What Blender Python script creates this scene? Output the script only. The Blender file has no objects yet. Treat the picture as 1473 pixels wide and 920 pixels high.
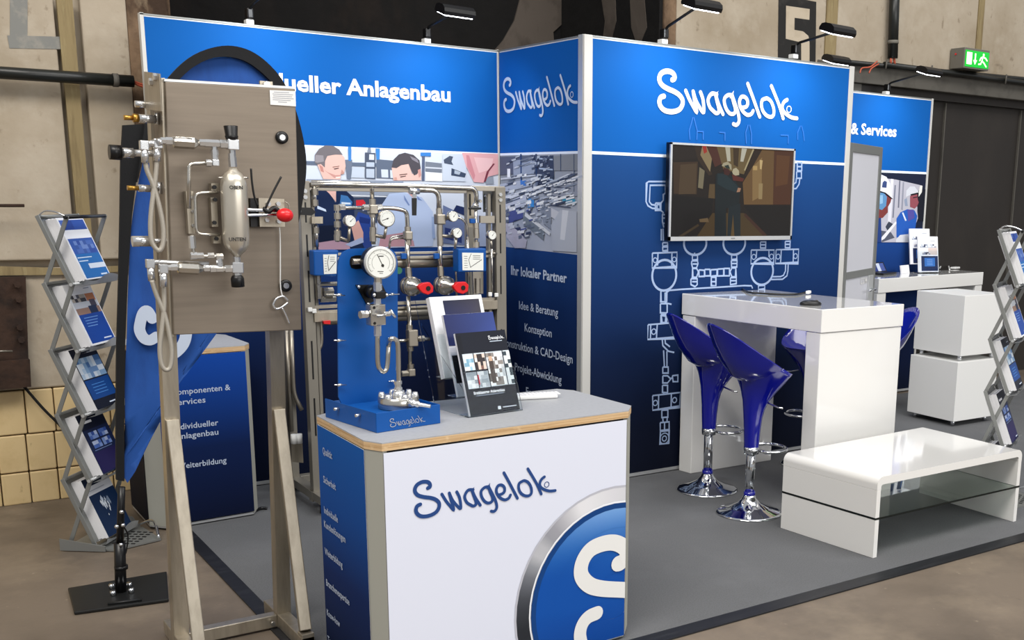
import bpy, bmesh, math, random
from mathutils import Vector, Matrix, Euler
PI = math.pi
SC = bpy.context.scene
COL = SC.collection
random.seed(7)

# ---------------------------------------------------------------- camera
cam_d = bpy.data.cameras.new('camera'); cam = bpy.data.objects.new('camera', cam_d); COL.objects.link(cam)
YAW, PITCH, ROLL = 0.6425, 0.2094, 0.0224
f = Vector((math.sin(YAW)*math.cos(PITCH), math.cos(YAW)*math.cos(PITCH), -math.sin(PITCH)))
r = Vector((math.cos(YAW), -math.sin(YAW), 0)); u = r.cross(f)
r2 = math.cos(ROLL)*r + math.sin(ROLL)*u; u2 = -math.sin(ROLL)*r + math.cos(ROLL)*u
mw = Matrix((r2, u2, -f)).transposed().to_4x4(); mw.translation = (-3.2901, -6.1812, 1.695)
cam.matrix_world = mw
cam_d.sensor_width = 36; cam_d.lens = 1568.11/1473*36
cam_d.shift_x = -(959.31-736.5)/1473; cam_d.shift_y = (607.84-460)/1473
cam_d.clip_start = 0.05; cam_d.clip_end = 200
SC.camera = cam

# ---------------------------------------------------------------- light
SC.view_settings.view_transform = 'Standard'; SC.view_settings.look = 'None'
SC.view_settings.exposure = 0.25; SC.view_settings.gamma = 1; SC.view_settings.use_curve_mapping = False
w = bpy.data.worlds.new('hall_air'); SC.world = w; w.use_nodes = True
w.node_tree.nodes['Background'].inputs[0].default_value = (0.95, 0.97, 1.0, 1)
w.node_tree.nodes['Background'].inputs[1].default_value = 0.40
def area(name, loc, target, sx, sy, power, col=(1, 1, 1), parent=None, spread=PI):
    l = bpy.data.lights.new(name, 'AREA'); l.shape = 'RECTANGLE'; l.size = sx; l.size_y = sy; l.energy = power; l.color = col; l.spread = spread
    o = bpy.data.objects.new(name, l); COL.objects.link(o); o.location = loc
    o.rotation_euler = (Vector(target)-Vector(loc)).to_track_quat('-Z', 'Y').to_euler()
    return o
area('hall_skylight', (2.0, -6.0, 8.5), (1.2, -2.0, 0), 8.0, 3.0, 430, (1.0, 0.98, 0.95))
area('front_fill_light', (2.2, -12.5, 4.4), (0.8, -2.0, 0.8), 10.0, 3.6, 400, (1.0, 0.98, 0.95))  # added unseen area light, widened and placed to reflect in the stand braces
area('left_fill_light', (-6.0, -6.0, 8.5), (-3.0, -1.5, 0), 5.0, 3.0, 540, (1.0, 0.95, 0.88))  # added unseen fill light at front left, brightens the left-facing sides

# ---------------------------------------------------------------- materials
def lin(c): return c/12.92 if c <= 0.04045 else ((c+0.055)/1.055)**2.4
def H(h): return tuple(lin(int(h[i:i+2], 16)/255) for i in (0, 2, 4))
def mat(name, col, rough=0.5, metal=0.0, coat=0.0, noise=None, bump=None, emit=None, trans=0, alpha=1, ior=1.45, spec=None):
    m = bpy.data.materials.new(name); m.use_nodes = True; nt = m.node_tree; b = nt.nodes['Principled BSDF']
    c = H(col) if isinstance(col, str) else col
    b.inputs['Base Color'].default_value = (*c, 1); b.inputs['Roughness'].default_value = rough; b.inputs['Metallic'].default_value = metal
    b.inputs['Coat Weight'].default_value = coat; b.inputs['Coat Roughness'].default_value = 0.05
    b.inputs['Transmission Weight'].default_value = trans; b.inputs['Alpha'].default_value = alpha; b.inputs['IOR'].default_value = ior
    if spec is not None: b.inputs['Specular IOR Level'].default_value = spec
    if emit: b.inputs['Emission Color'].default_value = (*(H(emit[0])), 1); b.inputs['Emission Strength'].default_value = emit[1]
    tc = None
    def coord(sc):
        t = nt.nodes.new('ShaderNodeTexCoord'); mp = nt.nodes.new('ShaderNodeMapping'); mp.inputs['Scale'].default_value = sc
        nt.links.new(t.outputs['Object'], mp.inputs[0]); return mp
    if noise:   # list of (col, scale xyz, lo, hi, strength)
        prev = None
        for (c2, sc, lo, hi, k) in noise:
            mp = coord(sc); n = nt.nodes.new('ShaderNodeTexNoise'); n.inputs['Scale'].default_value = 1; n.inputs['Detail'].default_value = 6; n.inputs['Roughness'].default_value = 0.62
            nt.links.new(mp.outputs[0], n.inputs['Vector'])
            rp = nt.nodes.new('ShaderNodeMapRange'); rp.inputs[1].default_value = lo; rp.inputs[2].default_value = hi; rp.inputs[4].default_value = k
            nt.links.new(n.outputs['Fac'], rp.inputs[0])
            mx = nt.nodes.new('ShaderNodeMix'); mx.data_type = 'RGBA'
            if prev is None: mx.inputs[6].default_value = (*c, 1)
            else: nt.links.new(prev, mx.inputs[6])
            mx.inputs[7].default_value = (*H(c2), 1); nt.links.new(rp.outputs[0], mx.inputs[0]); prev = mx.outputs[2]
        nt.links.new(prev, b.inputs['Base Color'])
    if bump:
        mp = coord(bump[0]); n = nt.nodes.new('ShaderNodeTexNoise'); n.inputs['Scale'].default_value = 1; n.inputs['Detail'].default_value = 5
        nt.links.new(mp.outputs[0], n.inputs['Vector']); bp = nt.nodes.new('ShaderNodeBump'); bp.inputs['Strength'].default_value = bump[1]; bp.inputs['Distance'].default_value = bump[2]
        nt.links.new(n.outputs['Fac'], bp.inputs['Height']); nt.links.new(bp.outputs[0], b.inputs['Normal'])
    return m
def attr_mat(name, rough=0.45, emit=0.0, coat=0.0, spec=0.5):
    m = bpy.data.materials.new(name); m.use_nodes = True; nt = m.node_tree; b = nt.nodes['Principled BSDF']
    a = nt.nodes.new('ShaderNodeAttribute'); a.attribute_name = 'Col'
    b.inputs['Roughness'].default_value = rough; b.inputs['Coat Weight'].default_value = coat; b.inputs['Specular IOR Level'].default_value = spec
    if emit:
        b.inputs['Base Color'].default_value = (0.01, 0.01, 0.01, 1)
        nt.links.new(a.outputs['Color'], b.inputs['Emission Color']); b.inputs['Emission Strength'].default_value = emit
    else: nt.links.new(a.outputs['Color'], b.inputs['Base Color'])
    return m
M = {}
M['concrete'] = mat('concrete', 'a89c8a', 0.9, noise=[('86775f', (1.3, 1.3, 1.3), .45, .75, .8), ('b8ae9e', (3, 3, 3), .5, .7, .6), ('4a3c2e', (2.2, 2.2, 5), .66, .8, .9), ('746552', (14, 14, 9), .62, .7, .6)], bump=((25, 25, 25), .25, .01))
M['concrete_stained'] = mat('stained_concrete', '7d6650', 0.95, noise=[('37281d', (3, 3, 2), .42, .62, 1), ('9c8a72', (6, 6, 3), .56, .7, .7)], bump=((20, 20, 20), .4, .02))
M['recess'] = mat('dark_mottled_plaster', '070505', 0.95, noise=[('1c130d', (1.1, 1.1, 0.5), .45, .7, .9), ('3a332c', (1.6, 1, 0.8), .62, .8, .8), ('030202', (3.5, 3, 1.6), .5, .62, .9)], bump=((9, 9, 9), .5, .03))  # near-black plaster with mottled brown and grey patches
M['plaster'] = mat('grey_peeling_plaster', '554d46', 0.95, noise=[('38312b', (4, 4, 3), .5, .66, .8)], bump=((9, 9, 9), .4, .02))
M['seam'] = mat('timber_seam', '8a7a58', 0.9, noise=[('5a4a32', (20, 20, 2), .5, .75, .8), ('a2956e', (40, 40, 6), .55, .7, .6)], bump=((30, 30, 4), .4, .01))
M['tile'] = mat('glazed_tile', 'd2ba8c', 0.42, noise=[('b69c6c', (6, 6, 6), .5, .75, .6), ('6c5233', (11, 11, 5), .68, .78, .8)], bump=((8, 8, 8), .15, .01))
M['grout'] = mat('dark_grout', '5b482e', 0.95)
M['rust'] = mat('rusty_steel', '3c2a20', 0.8, 0.2, noise=[('1d1410', (9, 9, 9), .45, .65, .8), ('5a3b26', (14, 14, 14), .6, .75, .6)], bump=((30, 30, 30), .3, .01))
M['grey_paint'] = mat('grey_wall_paint', '7c7c78', 0.9, noise=[('a09a8e', (9, 9, 9), .5, .7, .8)])
M['black_paint'] = mat('black_wall_paint', '1d1c1b', 0.85, noise=[('3a3733', (12, 12, 12), .55, .75, .6)])
M['beige_paint'] = mat('beige_wall_paint', 'b8ab97', 0.9, noise=[('a39580', (9, 9, 9), .5, .7, .6)])
M['black_metal'] = mat('black_metal', '131414', 0.45, 0.0, bump=((60, 60, 60), .1, .002))
M['pipe_black'] = mat('black_pipe', '181a18', 0.35, 0.0)
M['dark_door'] = mat('dark_door_sheet', '25211e', 0.6, noise=[('2f2a26', (2, 2, 1), .45, .7, .8), ('42382f', (60, 60, 60), .74, .8, .5)])
M['lintel'] = mat('grey_steel_lintel', '55524c', 0.7, noise=[('3d3a35', (5, 5, 5), .5, .7, .8)])
M['floor'] = mat('hall_concrete_floor', '74685b', 0.5, noise=[('4f463d', (0.9, 0.9, 1), .42, .7, .9), ('8f816f', (1.7, 1.7, 1), .5, .72, .7), ('b3a48f', (16, 16, 1), .66, .76, .55), ('3c322a', (7, 3, 1), .68, .76, .6)], bump=((40, 40, 40), .12, .005))
M['carpet'] = mat('grey_carpet', '68696b', 0.95, noise=[('58595b', (150, 150, 1), .4, .7, .8), ('717275', (2.2, 2.2, 1), .5, .7, .4)], bump=((420, 420, 420), .35, .003), spec=.15)
M['tape'] = mat('black_edge_tape', '1b1c20', 0.45, noise=[('2c2d31', (4, 30, 1), .5, .7, .8)])
M['alu'] = mat('anodised_aluminium', 'c8cacb', 0.38, 0.55)
M['alu_dull'] = mat('dull_grey_aluminium', '8f918f', 0.45, 0.6)
M['alu_post'] = mat('matt_white_post', 'c9c8c4', 0.5, 0.1)
M['steel'] = mat('brushed_steel', '887d70', 0.52, 0.5, noise=[('7d7266', (3, 3, 60), .4, .7, .7)], bump=((4, 4, 300), .08, .001))
M['rack_steel'] = mat('rack_steel', '8f8a80', 0.45, 0.5)
M['grey_post'] = mat('grey_counter_post', 'a3a39a', 0.5)
M['cyl_steel'] = mat('bright_brushed_steel', 'cfc8ba', 0.3, 0.75)
M['steel_post'] = mat('steel_tube', 'b4ab9b', 0.34, 0.75, noise=[('948b7c', (30, 30, 4), .4, .7, .7)])
M['pipe'] = mat('stainless_pipe', 'c9c5bd', 0.22, 0.95)
M['pipe_dull'] = mat('dull_stainless', 'aba498', 0.35, 0.85)
M['chrome'] = mat('chrome', 'd8dadd', 0.06, 1.0)
M['bright'] = mat('bright_fitting', 'dedfe0', 0.18, 0.85)
M['black'] = mat('black_plastic', '0e0e10', 0.35)
M['black_soft'] = mat('black_fabric', '101114', 0.85, bump=((90, 90, 90), .3, .003))
M['red'] = mat('red_plastic', 'd8141c', 0.35, coat=.3)
M['brass'] = mat('brass', 'c79a4a', 0.28, 0.9)
M['green'] = mat('green_tag', '2c6a4e', 0.5)
M['cable_red'] = mat('orange_red_cable', 'b0543c', 0.5)
M['hose'] = mat('grey_braided_hose', 'a8a297', 0.5, 0.3, bump=((300, 300, 300), .4, .002))
M['white_gloss'] = mat('white_gloss_lacquer', 'ecebe8', 0.12, coat=1.0)
M['white_satin'] = mat('white_satin', 'e6e6e4', 0.4)
M['white_print'] = mat('white_printed_board', 'dde1f0', 0.4)
M['worktop'] = mat('grey_laminate', 'a6a8ac', 0.45, noise=[('9a9ca0', (60, 60, 60), .45, .65, .5)])
M['ply'] = mat('plywood_edge', 'd2b288', 0.6, noise=[('b08a5c', (3, 3, 140), .45, .6, .8), ('e2caa2', (25, 25, 60), .55, .7, .6)])
M['stool'] = mat('royal_blue_gloss_plastic', '070e8a', 0.14, coat=.8)
M['stool_in'] = M['stool']
M['unit_blue'] = mat('blue_powder_coat', '0a4f9a', 0.42, spec=.35)
M['flag_blue'] = mat('blue_flag_fabric', '1b4f9e', 0.75, noise=[('123c80', (9, 9, 3), .45, .68, .7)], bump=((14, 14, 5), .5, .01))
M['flag_white'] = mat('white_flag_print', 'c6d2e6', 0.8)
M['glass'] = mat('clear_float_glass', 'dfeee6', 0.0, trans=1, ior=1.45)
M['glass_edge'] = mat('dark_glass_edge', '0c1414', 0.1)
M['acrylic'] = mat('clear_acrylic', 'f4f8fa', 0.02, trans=1, ior=1.12)
M['gauge_glass'] = mat('gauge_dial', 'e9ebe6', 0.25, coat=.6)
M['paper'] = mat('white_paper', 'e9e9ec', 0.6)
M['paper_edge'] = mat('paper_edges', 'dcdad8', 0.8, noise=[('c4c2c0', (4, 400, 4), .45, .6, .7)])
M['ink'] = attr_mat('printed_ink', 0.42, spec=.2)
M['ink_matte'] = attr_mat('matt_panel_print', 0.6, spec=.08)
M['white_ink'] = mat('white_lettering', 'f2f5fa', 0.5)
M['pale_ink'] = mat('pale_lettering', 'b9c6dc', 0.5)
M['blue_ink'] = mat('dark_blue_lettering', '17407f', 0.5)
M['line_ink'] = mat('light_blue_line_print', '9fb4d8', 0.55)
M['grey_ink'] = mat('grey_lettering', 'a2a5ad', 0.5)
M['black_ink'] = mat('black_lettering', '2a2826', 0.6)
M['screen'] = attr_mat('lit_screen', 0.15, emit=.5, spec=.3)
M['lamp_lens'] = mat('lit_lamp_lens', 'ffffff', 0.4, emit=('f2f7ff', 9.0))
M['exit_lit'] = mat('lit_green_sign', '0c8a2c', 0.4, emit=('10b030', 0.9))
M['exit_white'] = mat('lit_white_symbol', 'e8ffd8', 0.4, emit=('f0ffc0', 1.6))
M['sign_grey'] = mat('grey_sign_housing', '6d6a62', 0.6)
M['door_white'] = mat('white_door_leaf', 'cfd0d8', 0.5)

# ---------------------------------------------------------------- builders
WM = {}
class MB:
    def __init__(s): s.bm = bmesh.new(); s.cl = None
    def box(s, c, size, R=None, bev=0.0, seg=2):
        v = bmesh.ops.create_cube(s.bm, size=1)['verts']
        bmesh.ops.scale(s.bm, vec=size, verts=v)
        if bev:
            es = list({e for x in v for e in x.link_edges})
            g = bmesh.ops.bevel(s.bm, geom=es, offset=bev, segments=seg, profile=.5, affect='EDGES'); v = [x for x in g['verts']] if False else list({x for fc in g['faces'] for x in fc.verts} | {x for x in v if x.is_valid})
        Mx = (R.to_4x4() if R is not None else Matrix()); T = Matrix.Translation(c) @ Mx
        bmesh.ops.transform(s.bm, matrix=T, verts=v); return s
    def ring(s, pts): return [s.bm.verts.new(p) for p in pts]
    def bridge(s, a, b, smooth=True):
        n = len(a)
        for i in range(n):
            fc = s.bm.faces.new((a[i], a[(i+1) % n], b[(i+1) % n], b[i])); fc.smooth = smooth
    def cyl(s, p0, p1, r0, r1=None, n=14, smooth=True, cap=True):
        return s.lathe([(r0, 0), (r0 if r1 is None else r1, 1)], p0, Vector(p1)-Vector(p0), n, smooth, cap)
    def hexa(s, p0, p1, r): return s.cyl(p0, p1, r, n=6, smooth=False)
    def lathe(s, prof, o, axis, n=20, smooth=True, cap=True):
        o = Vector(o); axis = Vector(axis); L = axis.length; z = axis.normalized()
        x = z.orthogonal().normalized(); y = z.cross(x); prev = None
        for (rr, h) in prof:
            rg = s.ring([o+axis*h+(x*math.cos(2*PI*k/n)+y*math.sin(2*PI*k/n))*max(rr, 1e-5) for k in range(n)])
            if prev is None:
                if cap: s.bm.faces.new(rg[::-1])
            else: s.bridge(prev, rg, smooth)
            prev = rg
        if cap: s.bm.faces.new(prev)
        return s
    def tube(s, pts, rad, n=8, closed=False):
        pts = [Vector(p) for p in pts]; m = len(pts); prev = None; first = None; ref = None
        for i in range(m):
            a = pts[i-1] if (i or closed) else pts[i]; b = pts[(i+1) % m] if (i < m-1 or closed) else pts[i]
            t = (b-a).normalized()
            if ref is None: ref = t.orthogonal().normalized()
            ref = (ref-t*ref.dot(t)).normalized(); y = t.cross(ref)
            rg = s.ring([pts[i]+(ref*math.cos(2*PI*k/n)+y*math.sin(2*PI*k/n))*rad for k in range(n)])
            if prev: s.bridge(prev, rg)
            else: first = rg
            prev = rg
        if closed:
            best = min(range(n), key=lambda k: (prev[0].co-first[k].co).length); s.bridge(prev, first[best:]+first[:best])
        else: s.bm.faces.new(first[::-1]); s.bm.faces.new(prev)
        return s
    def prism(s, pts, vec, smooth=False):
        a = s.ring(pts); vec = Vector(vec); b = s.ring([Vector(p)+vec for p in pts])
        s.bm.faces.new(a[::-1]); s.bm.faces.new(b); s.bridge(a, b, smooth); return s
    def poly(s, pts): s.bm.faces.new(s.ring(pts)); return s
    def sphere(s, c, rad, sc=(1, 1, 1), n=16):
        v = bmesh.ops.create_uvsphere(s.bm, u_segments=n, v_segments=max(6, n//2), radius=rad)['verts']
        for x in v:
            for fc in x.link_faces: fc.smooth = True
        bmesh.ops.scale(s.bm, vec=sc, verts=v); bmesh.ops.translate(s.bm, vec=c, verts=v); return s
    def cpoly(s, pts, cols):
        if s.cl is None: s.cl = s.bm.loops.layers.float_color.new('Col')
        fc = s.bm.faces.new(s.ring(pts))
        for i, l in enumerate(fc.loops): l[s.cl] = (*(cols[i] if isinstance(cols, list) else cols), 1)
    def build(s, name, m, parent=None, local=False, norm=True):
        if norm: bmesh.ops.recalc_face_normals(s.bm, faces=s.bm.faces[:])
        me = bpy.data.meshes.new(name); s.bm.to_mesh(me); s.bm.free(); me.materials.append(M[m] if isinstance(m, str) else m)
        o = bpy.data.objects.new(name, me); COL.objects.link(o)
        adopt(o, parent, local); return o
def adopt(o, parent, local=False):
    WM[o.name] = Matrix()
    if parent is not None:
        o.parent = parent
        if local: WM[o.name] = WM[parent.name].copy()
        else: o.matrix_parent_inverse = WM[parent.name].inverted()
def tag(o, label, cat, group=None):
    o['label'] = label; o['category'] = cat
    if group: o['group'] = group
    return o
def thing(name, label, cat, loc=(0, 0, 0), rotz=0, group=None):
    o = bpy.data.objects.new(name, None); COL.objects.link(o); o.location = loc; o.rotation_euler = (0, 0, rotz); o.empty_display_size = .05
    WM[o.name] = Matrix.Translation(loc) @ Matrix.Rotation(rotz, 4, 'Z'); return tag(o, label, cat, group)
def struct(o): o['kind'] = 'structure'; return o
def dup(root, loc, rotz, label=None):
    c = root.copy(); COL.objects.link(c); c.location = loc; c.rotation_euler = (0, 0, rotz)
    if label: c['label'] = label
    for ch in list(root.children):
        d = ch.copy(); COL.objects.link(d); d.parent = c
        for g in list(ch.children):
            e = g.copy(); COL.objects.link(e); e.parent = d
    return c
V = Vector
def off(pts, n, k): n = V(n); return [V(p)+n*k for p in pts]
def spline(pts, sub=6, closed=False):
    P = [V(p) for p in pts]; n = len(P); out = []
    rng = range(n) if closed else range(n-1)
    for i in rng:
        p0 = P[i-1] if (i or closed) else P[i]; p1 = P[i]; p2 = P[(i+1) % n]; p3 = P[(i+2) % n] if (i+2 < n or closed) else p2
        for k in range(sub):
            t = k/sub; out.append(.5*((2*p1)+(p2-p0)*t+(2*p0-5*p1+4*p2-p3)*t*t+(3*p1-p0-3*p2+p3)*t**3))
    if not closed: out.append(P[-1])
    return out
def fillet(pts, rad, seg=5):
    P = [V(p) for p in pts]; out = [P[0]]
    for i in range(1, len(P)-1):
        a = (P[i-1]-P[i]); b = (P[i+1]-P[i]); q = min(rad, a.length*.49, b.length*.49); s = P[i]+a.normalized()*q; e = P[i]+b.normalized()*q
        for k in range(seg+1):
            t = k/seg; out.append(s*(1-t)**2+P[i]*2*t*(1-t)+e*t*t)
    return out+[P[-1]]
RSTEP = 6e-6
def ribbon(mb, pts, width, n, dots=True):
    n = V(n).normalized(); pts = [V(p) for p in pts]; hw = width/2
    L = []; R = []
    pts = [p+n*(i*RSTEP) for i, p in enumerate(pts)]
    for i, p in enumerate(pts):
        a = pts[max(0, i-1)]; b = pts[min(len(pts)-1, i+1)]; t = (b-a)
        if t.length < 1e-9: t = V((1, 0, 0))
        s = n.cross(t.normalized())
        if 0 < i < len(pts)-1:
            s1 = n.cross((pts[i]-a).normalized()); k = s.dot(s1); s = s/max(k, .4)
        L.append(mb.bm.verts.new(p+s*hw)); R.append(mb.bm.verts.new(p-s*hw))
    for i in range(len(pts)-1): mb.bm.faces.new((R[i], R[i+1], L[i+1], L[i]))
    if dots:
        for (p, q) in ((pts[0], pts[1]), (pts[-1], pts[-2])):
            d = (p-q).normalized(); s = n.cross(d)
            mb.bm.faces.new([mb.bm.verts.new(p+(s*math.cos(a)+d*math.sin(a))*hw) for a in [PI*k/8 for k in range(9)]][::-1])
def circ(c, rx, ry, ux, uy, n=24): c = V(c); return [c+V(ux)*(rx*math.cos(2*PI*k/n))+V(uy)*(ry*math.sin(2*PI*k/n)) for k in range(n)]
def text(body, p0, ux, uz, height, m, parent, width=None, align='LEFT', bold=0.0, name='lettering', depth=.0006, local=False):
    cu = bpy.data.curves.new('tmp_font', 'FONT'); cu.body = body; cu.size = 1; cu.offset = bold; cu.resolution_u = 2
    to = bpy.data.objects.new('tmp_font', cu); COL.objects.link(to)
    dg = bpy.context.evaluated_depsgraph_get(); me = bpy.data.meshes.new_from_object(to.evaluated_get(dg))
    bpy.data.objects.remove(to); bpy.data.curves.remove(cu)
    xs = [v.co.x for v in me.vertices]; x0, x1 = min(xs), max(xs)
    cap = 0.73
    sy = height/cap; sx = width/(x1-x0) if width else sy
    ux = V(ux).normalized(); uz = V(uz).normalized(); n = ux.cross(uz)
    sh = {'LEFT': 0, 'RIGHT': -(x1-x0), 'CENTER': -(x1-x0)/2}[align]
    for v in me.vertices: v.co = V(p0)+ux*((v.co.x-x0+sh)*sx)+uz*(v.co.y*sy)+n*depth
    me.materials.clear(); me.materials.append(M[m]); me.name = name
    o = bpy.data.objects.new(name, me); COL.objects.link(o); adopt(o, parent, local); return o
class Print:   # flat print: coloured polygons in thin layers on a surface
    def __init__(s, n, base=0.0006, step=0.00025): s.mb = MB(); s.n = V(n).normalized(); s.b = base; s.st = step; s.k = 0
    def p(s, pts, col, layer=1):
        s.k += 1; q = off(pts, s.n, s.b+layer*s.st+s.k*7e-6)
        cols = [H(c) for c in col] if isinstance(col, list) else H(col)
        s.mb.cpoly(q, cols)
    def line(s, pts, width, col, layer=2):
        t = MB(); ribbon(t, off(pts, s.n, s.b+layer*s.st), width, s.n, False)
        for fc in t.bm.faces: s.mb.cpoly([v.co.copy() for v in fc.verts], H(col))
        t.bm.free()
    def build(s, name, parent, m='ink', local=False): return s.mb.build(name, m, parent, local, norm=False)
# ---------------------------------------------------------------- hall shell
WY = 0.30
o = MB().box((1, -4, -.05), (34, 26, .1)).build('floor', 'floor'); struct(o)
def slab(name, x0, x1, z0, z1, y0=WY, th=.5, m='concrete', parent=None):
    return MB().box(((x0+x1)/2, y0+th/2, (z0+z1)/2), (x1-x0, th, z1-z0), bev=.008).build(name, m, parent)
wl = struct(slab('wall_left', -7.0, -1.80, -.02, 6.0, WY+.06, .9))
def wslab(x0, x1, z0, z1, m='concrete', nm='concrete_panel', y0=WY, th=.06, par=None): return slab(nm, x0, x1, z0, z1, y0, th, m, par or wl)
wslab(-6.9, -2.335, 1.275, 5.9); wslab(-2.215, -2.0, 1.275, 5.9); wslab(-6.9, -2.0, .61, 1.235)
MB().prism([(-2.3209,0.29,2.5686),(-2.249,0.29,2.5768),(-2.2524,0.29,1.2491),(-2.3148,0.29,1.2505)], (0, .03, 0)).build('timber_strip', 'seam', wl)
MB().prism([(-2.6991,0.28,1.2489),(-2.3731,0.28,1.2308),(-2.0521,0.28,1.2418),(-2.0542,0.28,1.2121),(-2.3758,0.28,1.1984),(-2.7032,0.28,1.2037)], (0, .03, 0)).build('timber_strip', 'seam', wl)
wslab(-2.0, -1.80, 0, 5.9, 'concrete_stained', 'stained_edge')
MB().box((-3.6, WY+.045, .3), (3.6, .03, .62)).build('tile_grout', 'grout', wl)
zr = [(0.0, .168), (.174, .37), (.376, .605)]
tm = None
for ri, (z0, z1) in enumerate(zr):
    for k in range(26):
        x1 = -1.985-k*.133+(.012 if ri == 2 else 0); x0 = x1-.1275
        t = MB().box(((x0+x1)/2, WY+.012+random.uniform(0, .004), (z0+z1)/2), (x1-x0, .045, z1-z0), Euler((random.uniform(-.008, .008), 0, random.uniform(-.01, .01))).to_matrix(), .006).build('wall_tile', 'tile', wl)
# painted letter on the left pier
pm = MB(); ribbon(pm, [(-2.4836,0.298,2.5638),(-2.5027,0.298,2.347)], .075, (0, -1, 0), False); ribbon(pm, off([(-2.5477,0.298,2.3428),(-2.2811,0.298,2.361)], (0, -1, 0), .0004), .06, (0, -1, 0), False); pm.build('painted_mark', 'grey_paint', wl)
# rusty steel plate with bolts
rp = thing('steel_plate', 'rusty brown steel plate bolted to the hall wall at far left', 'plate', (-3.0, WY, .9))
MB().prism([(-2.8698,0.24,1.1975),(-2.5801,0.24,1.1962),(-2.6043,0.24,0.7763),(-2.9106,0.24,0.7706)], (0, .06, 0)).build('plate', 'rust', rp)
MB().prism([(-2.913,0.2,0.7764),(-2.6027,0.2,0.778),(-2.6087,0.2,0.6373),(-2.927,0.2,0.6303)], (0, .1, 0)).build('ledge', 'rust', rp)
for p in [(-2.6238,0.235,1.1593),(-2.6242,0.235,1.0854),(-2.6306,0.235,0.9438),(-2.6301,0.235,0.8795),(-2.6359,0.235,0.707)]: MB().cyl(V(p), V(p)+V((0, -.03, 0)), .016, n=6, smooth=False).build('bolt', 'rust', rp)
MB().tube([(-2.8493,0.19,0.8394),(-2.6766,0.19,0.8275)], .006).build('slot_bar', 'pipe_dull', rp)
q = MB().tube([(-2.7816,0.2,1.5509),(-2.5597,0.2,1.5532)], .008).build('rod', 'rust'); tag(q, 'thin brown rod sticking out of the left hall wall', 'rod')
q = MB().tube(spline([(-2.67,0.25,0.6894),(-2.5653,0.25,0.5185),(-2.4645,0.25,0.369),(-2.4205,0.25,0.2187)]), .007).build('cable', 'black_soft'); tag(q, 'black cable slanting over the yellow wall tiles at left', 'cable')
# left conduit
cd = thing('conduit', 'black horizontal conduit pipe on the left concrete wall with red wires at its end', 'conduit', (-2.6, WY, 2.2))
MB().tube([(-2.8602,0.22,2.186),(-2.0081,0.22,2.1904)], .030, 14).build('pipe', 'pipe_black', cd)
MB().tube([(-2.1064,0.22,2.19),(-2.0804,0.22,2.1899)], .034, 14).build('clip', 'lintel', cd)
MB().tube(spline([(-2.0081,0.22,2.1904),(-1.9689,0.22,2.1794),(-1.9089,0.22,2.1732)]), .006).build('wire', 'cable_red', cd)
MB().tube(spline([(-2.0086,0.22,2.1834),(-1.9697,0.22,2.1689),(-1.9099,0.22,2.1591)]), .006).build('wire', 'cable_red', cd)
# dark recess between the piers
rc_ = struct(MB().box((-.1, 1.75, 3), (3.9, .2, 6.2)).build('wall_recess', 'recess'))
for pts in ([(1.1088,1.635,3.2614),(1.6505,1.635,3.3286),(1.5997,1.635,3.1136),(1.4708,1.635,2.9951),(1.3561,1.635,2.9),(1.3625,1.635,2.8276),(1.13,1.635,2.6508),(0.7663,1.635,2.5191),(0.7979,1.635,2.6739),(0.9122,1.635,2.7956),(1.0098,1.635,2.9472)], [(1.5873,1.635,3.0072),(1.719,1.635,3.0102),(1.7071,1.635,2.8598),(1.676,1.635,2.5884),(1.4786,1.635,2.5734),(1.4584,1.635,2.8576)]): MB().prism(pts, (0, .03, 0)).build('plaster_patch', 'plaster', rc_)
struct(MB().box((-1.79, 1.0, 3), (.03, 1.3, 6)).build('trim_1', 'concrete_stained'))
# right pier, wall over the gate
wr = struct(slab('wall_right', 1.46, 12.0, 2.742, 6.0, WY+.06, .9))
wslab(1.565, 3.02, .0, 5.9, par=wr); wslab(3.14, 4.855, 2.742, 5.9, par=wr); wslab(4.93, 11.9, 2.742, 5.9, par=wr)
wslab(1.46, 1.565, 0, 5.9, 'concrete_stained', 'stained_edge', par=wr)
MB().box((3.08, WY+.02, 4.3), (.12, .06, 3.1), bev=.004).build('timber_strip', 'seam', wr)
MB().box((4.892, WY+.02, 4.3), (.075, .06, 3.1), bev=.004).build('timber_strip', 'seam', wr)
struct(MB().box((2.3, .75, 1.37), (1.68, .78, 2.74)).build('trim_2', 'concrete'))
jb_ = struct(MB().box((1.445, 1.0, 3), (.03, 1.36, 6)).build('trim_7', 'recess'))
for pts in ([(1.425,1.0839,3.1797),(1.425,0.8784,3.1538),(1.425,0.8549,2.9098),(1.425,0.9256,2.7603),(1.425,1.0385,2.7503),(1.425,1.0038,2.9252)], [(1.425,0.6895,3.13),(1.425,0.5158,3.1081),(1.425,0.4646,2.8228),(1.425,0.5638,2.6902),(1.425,0.6555,2.8416)]): MB().prism(pts, (.01, 0, 0)).build('plaster_patch', 'plaster', jb_)
# painted number 5
nm = MB(); nm.poly([(2.5149,0.2985,3.1541),(2.9074,0.2985,3.1449),(2.9307,0.2985,2.6945),(2.5345,0.2985,2.685)]); nm.build('painted_field', 'black_paint', wr)
nm = MB(); nm.poly(off([(2.5954,0.298,3.0826),(2.8408,0.298,3.0852),(2.8421,0.298,3.0069),(2.6877,0.298,3.0058),(2.6912,0.298,2.9186),(2.7823,0.298,2.9166),(2.84,0.298,2.8891),(2.8553,0.298,2.8419),(2.8665,0.298,2.6751),(2.7786,0.298,2.6679),(2.7684,0.298,2.8241),(2.7478,0.298,2.836),(2.6058,0.298,2.846)], (0, -1, 0), .0005)); nm.build('painted_number', 'beige_paint', wr)
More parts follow.
